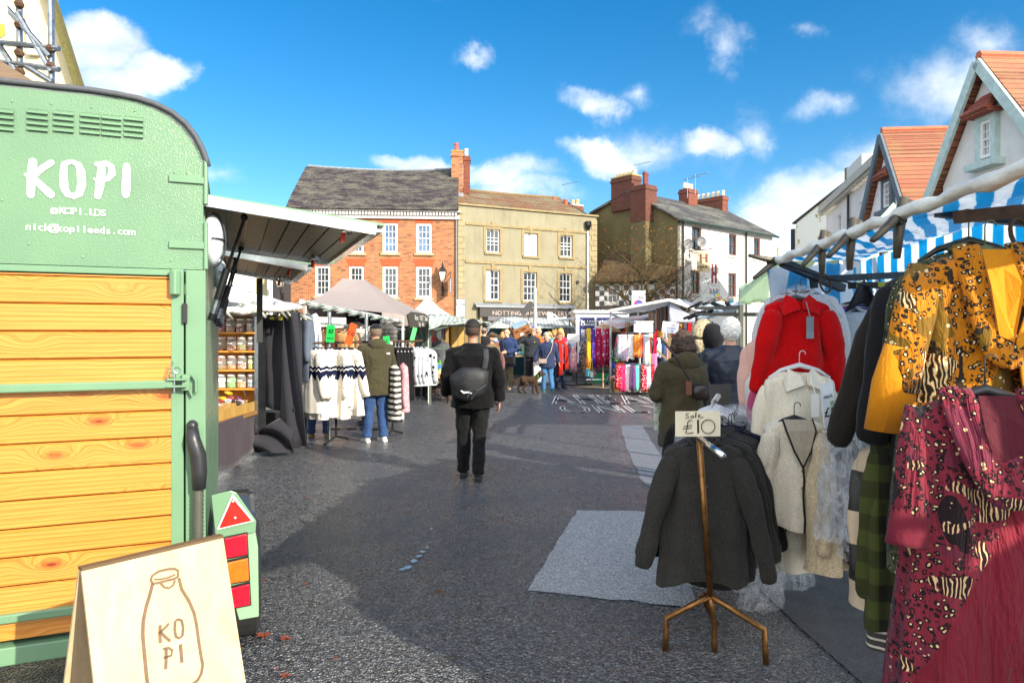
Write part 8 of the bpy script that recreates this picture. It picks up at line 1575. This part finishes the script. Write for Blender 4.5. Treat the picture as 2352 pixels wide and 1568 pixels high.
garment('plaid_shirt', 'olive and black plaid long shirt hanging below the black coat', 'shirt', W(2108, 985, 2.62), R(-14), PLAID, .34, .76, .6, .09, seed=2, hang=False, lean=.04, sr=.062, flare=1.1, nseg=36)
garment('striped_skirt', 'cream skirt with black stripes under the plaid shirt', 'skirt', W(2105, 1200, 2.7), R(-14), stripes('#ded6c4', '#2a2624', .03, 'z', .7), .3, .5, 0, .06, seed=3, hang=False)
# maroon dress
DM = garment('maroon_dress', 'long maroon mixed animal print dress with cowl neck and plain wine panel', 'dress', W(2262, 905, 2.02), R(-8), AM, .38, 1.16, 0, .075, neck='', seed=7, flare=1.5, folds=9, hang=False, nseg=52)
sleeve(DM, [(-.16, 0, -.05), (-.195, -.03, -.18), (-.215, -.04, -.30), (-.225, -.03, -.43)], [.062, .062, .056, .056], AM); sleeve(DM, [(-.214, -.036, -.33), (-.226, -.03, -.43), (-.227, -.03, -.445)], [.058, .06, .062], cloth('#661a2a', .4)); sleeve(DM, [(.17, 0, -.05), (.2, -.05, -.2), (.215, -.08, -.4), (.22, -.08, -.62)], [.065, .066, .07, .07], cloth('#761a2a', .6))
cowl(DM, .12, .28, .042, AM, -.14)
MB().poly([(-.05, -.06, .0), (.05, -.06, .0), (.06, -.125, -.10), (.02, -.13, -.22), (-.03, -.13, -.21), (-.06, -.12, -.10)], (0, -.006, 0)).obj('lining', cloth('#4e1622', .5), DM)
b = MB(); b.grid(lambda i, j: Vector((.095+.085*i-.01*j, -.19-.02*math.sin(math.pi*i)-.03*j*0, -.66-.20*j+.02*(2*i-1)**2*(j == 0))), 8, 8); b.obj('pocket', AO if False else AM, DM, smooth=True, solid=.012)
hanger(W(2262, 893, 2.02), R(-8), .32, plain('#3a3a3c', .3), 'grey hanger with a silver hook holding the maroon dress', hook=.13)
sleeve_r = None
# ---- dark cardigan rack with price card
RK_ = plain('#8a6238', .35, .85, var=.35, vs=30.); RT = thing('cardigan_rack', 'tarnished brass clothes rack with splayed legs holding dark cardigans', 'clothes rail', (0, 0, 0))
jt = W(1632, 1368, 3.45); tpz = W(1606, 1004, 3.38)
MB().tube([jt, tpz], .0165, 10).obj('post', RK_, RT, smooth=True)
rl0, rl1 = tpz+Vector((0, 0, 0)), Vector((1.36, 4.55, 1.13)); MB().tube([rl0, rl1], .013, 8).tube([tpz, W(1662, 1048, 3.12)], .0155, 8).obj('rail', CHROME, RT, smooth=True)
for k, (kx, ky, fxv, fyv) in enumerate([(1548, 1440, 1528, 1496), (1735, 1440, 1760, 1528), (1636, 1470, 1641, 1498)]):
    f = G(fxv, fyv); kn = Vector((f.x*.97+.03*jt.x, f.y+(jt.y-f.y)*.08, .155 if k < 2 else .11)); MB().tube([jt, jt.lerp(kn, .5)+Vector((0, 0, .01)), kn+Vector((0, 0, .02)), f.lerp(kn, .55), f+Vector((0, 0, .008))], .0155, 10).obj('leg', RK_, RT, smooth=True)
MB().tube([jt+Vector((.0, .05, -.02)), Vector((1.04, 3.75, .2)), G(1646, 1442)+Vector((0, 0, .02))], .0155, 10).obj('leg', RK_, RT, smooth=True)
CH = knit('#3b3936', 100., .4, False); CH2 = knit('#302f2d', 100., .4, False); NV2 = knit('#10142a', 120., .2, False)
gpos = [rl0.lerp(rl1, t_) for t_ in (.16, .22, .28, .335, .39, .445, .51, .58, .66)]
for k, p in enumerate(gpos):
    nv = k >= 6
    garment('dark_cardigan', f'{ords[k]} cardigan from the front on the £10 rack, {"navy" if nv else "charcoal grey"}', 'cardigan', p+Vector((.013*k+(.035 if nv else 0), 0, -.045)), R(-4+rnd.uniform(-4, 4)), NV2 if nv else (CH if k % 2 == 0 else CH2), .40+.03*(k > 0), .735+rnd.uniform(-.02, .03)*(k > 0), .60, .06, neck='round', seed=k*2.1+.4, lean=.2, group='dark cardigans on the £10 rack', buttons=(7, plain('#4a3a34', .4)) if k == 0 else None, sr=.064, flare=1.12, folds=6, hem=.028, nseg=44, sleeve_len2=.66 if k == 0 else None, neckmat=plain('#1a1b1d', .9))
for k in range(3): bagshell(f'{["front","middle","rear"][k]} crumpled clear plastic cover hanging at the back of the £10 rack', rl0.lerp(rl1, .74+.11*k)+Vector((.12, -.12, .05)), .74, 1.05, .13, R(-5), k+11, 1.2)
for k in range(2): garment('wrapped_cardigan', f'{["nearer","farther"][k]} black cardigan inside plastic at the back of the £10 rack', 'cardigan', rl0.lerp(rl1, .76+.12*k), R(-5), cloth('#101014', .5), .5, .9, .6, .07, seed=k+4, sr=.075)
for k in range(7): hanger(rl0.lerp(rl1, .66+.045*k)+Vector((0, 0, .03)), R(-5), .3, HANGW, f'{ords[k]} pale hanger hook from the front above the plastic covers of the £10 rack', 'pale hanger hooks on the £10 rack', hook=.09)
t = thing('sale_card', 'cream card reading Sale £10 in black marker on the cardigan rack', 'price card', W(1603, 973, 3.36), R(2)); MB().box(-.112, .112, 0, .004, -.062, .062).obj('card', plain('#e6dcc0', .6, var=.05, bst=.03), t)
b = MB()
def pen(pts, wd=.0055): b.tube([Vector((x, -.002, z)) for x, z in pts], wd, 6, flat=.4)
pen([(-.045, .052), (-.058, .050), (-.060, .043), (-.048, .038), (-.046, .030), (-.062, .030)], .003); pen([(-.024, .042), (-.034, .040), (-.036, .031), (-.026, .031), (-.023, .043), (-.022, .030)], .003); pen([(-.010, .056), (-.012, .031)], .003); pen([(.002, .038), (.012, .041), (.010, .047), (.002, .045), (.001, .034), (.014, .031), (.026, .035)], .003)
pen([(-.030, .016), (-.040, .020), (-.052, .008), (-.053, -.015), (-.062, -.044), (-.045, -.046), (-.024, -.042)], .0042); pen([(-.072, -.012), (-.030, -.006)], .0036); pen([(-.076, -.024), (-.032, -.018)], .0036); pen([(.000, .020), (.001, -.046)], .0045)
pen([(.05+.034*math.cos(a), -.013+.034*math.sin(a)) for a in [1.2+6.283*j/18 for j in range(19)]], .0045); b.obj('handwriting', plain('#1a1a18', .5, bst=0), t)
t = thing('display_board', 'plain dark grey square board standing behind the £10 card', 'board', W(1656, 922, 5.)); MB().box(-.077, .077, 0, .02, -.125, .125).bar((0, .01, -.12), (0, .01, -1.1), .02).obj('board', plain('#4e4b47', .6), t)
# ---- neighbouring stall outside the frame (its shadow falls on the road)
NS = thing('neighbouring_stall', 'neighbouring stall just beyond the lower right corner whose frame throws a shadow on the road', 'market stall', (0, 0, 0)); b = MB(); b.grid(lambda i, j: Vector((3.05+3.4*i, -4+5.4*j, 2.1+.4*i+.02*math.sin(j*14))), 6, 20); b.obj('awning', stripes('#2a6ab0', '#e8e8e8', .2, 'y'), NS, solid=.01)
b = MB(); b.bar((2.32, 1.10, 2.1), (3.3, 1.10, 2.1), .06).bar((2.32, 1.10, 2.1), (3.05, .2, 2.1), .06).bar((2.32, 1.1, 2.1), (2.45, 1.75, 2.1), .05).bar((3.3, 1.1, 0), (3.3, 1.1, 2.2), .05); b.obj('frame', FRM, NS)
for k in range(4): clamp((3.02-.03*k, 1.3-.28*k, 2.1), 1.6, 1.6, 0, f'{ords[k]} clamp from the far end on the awning edge of the neighbouring stall', 'clamps on the neighbouring stall').rotation_euler = (0, 1.4, .3)
bagshell('torn clear plastic hanging low at the right of the £10 rack', W(1748, 1215, 3.75), .22, .42, .08, R(10), 31, 1.2)
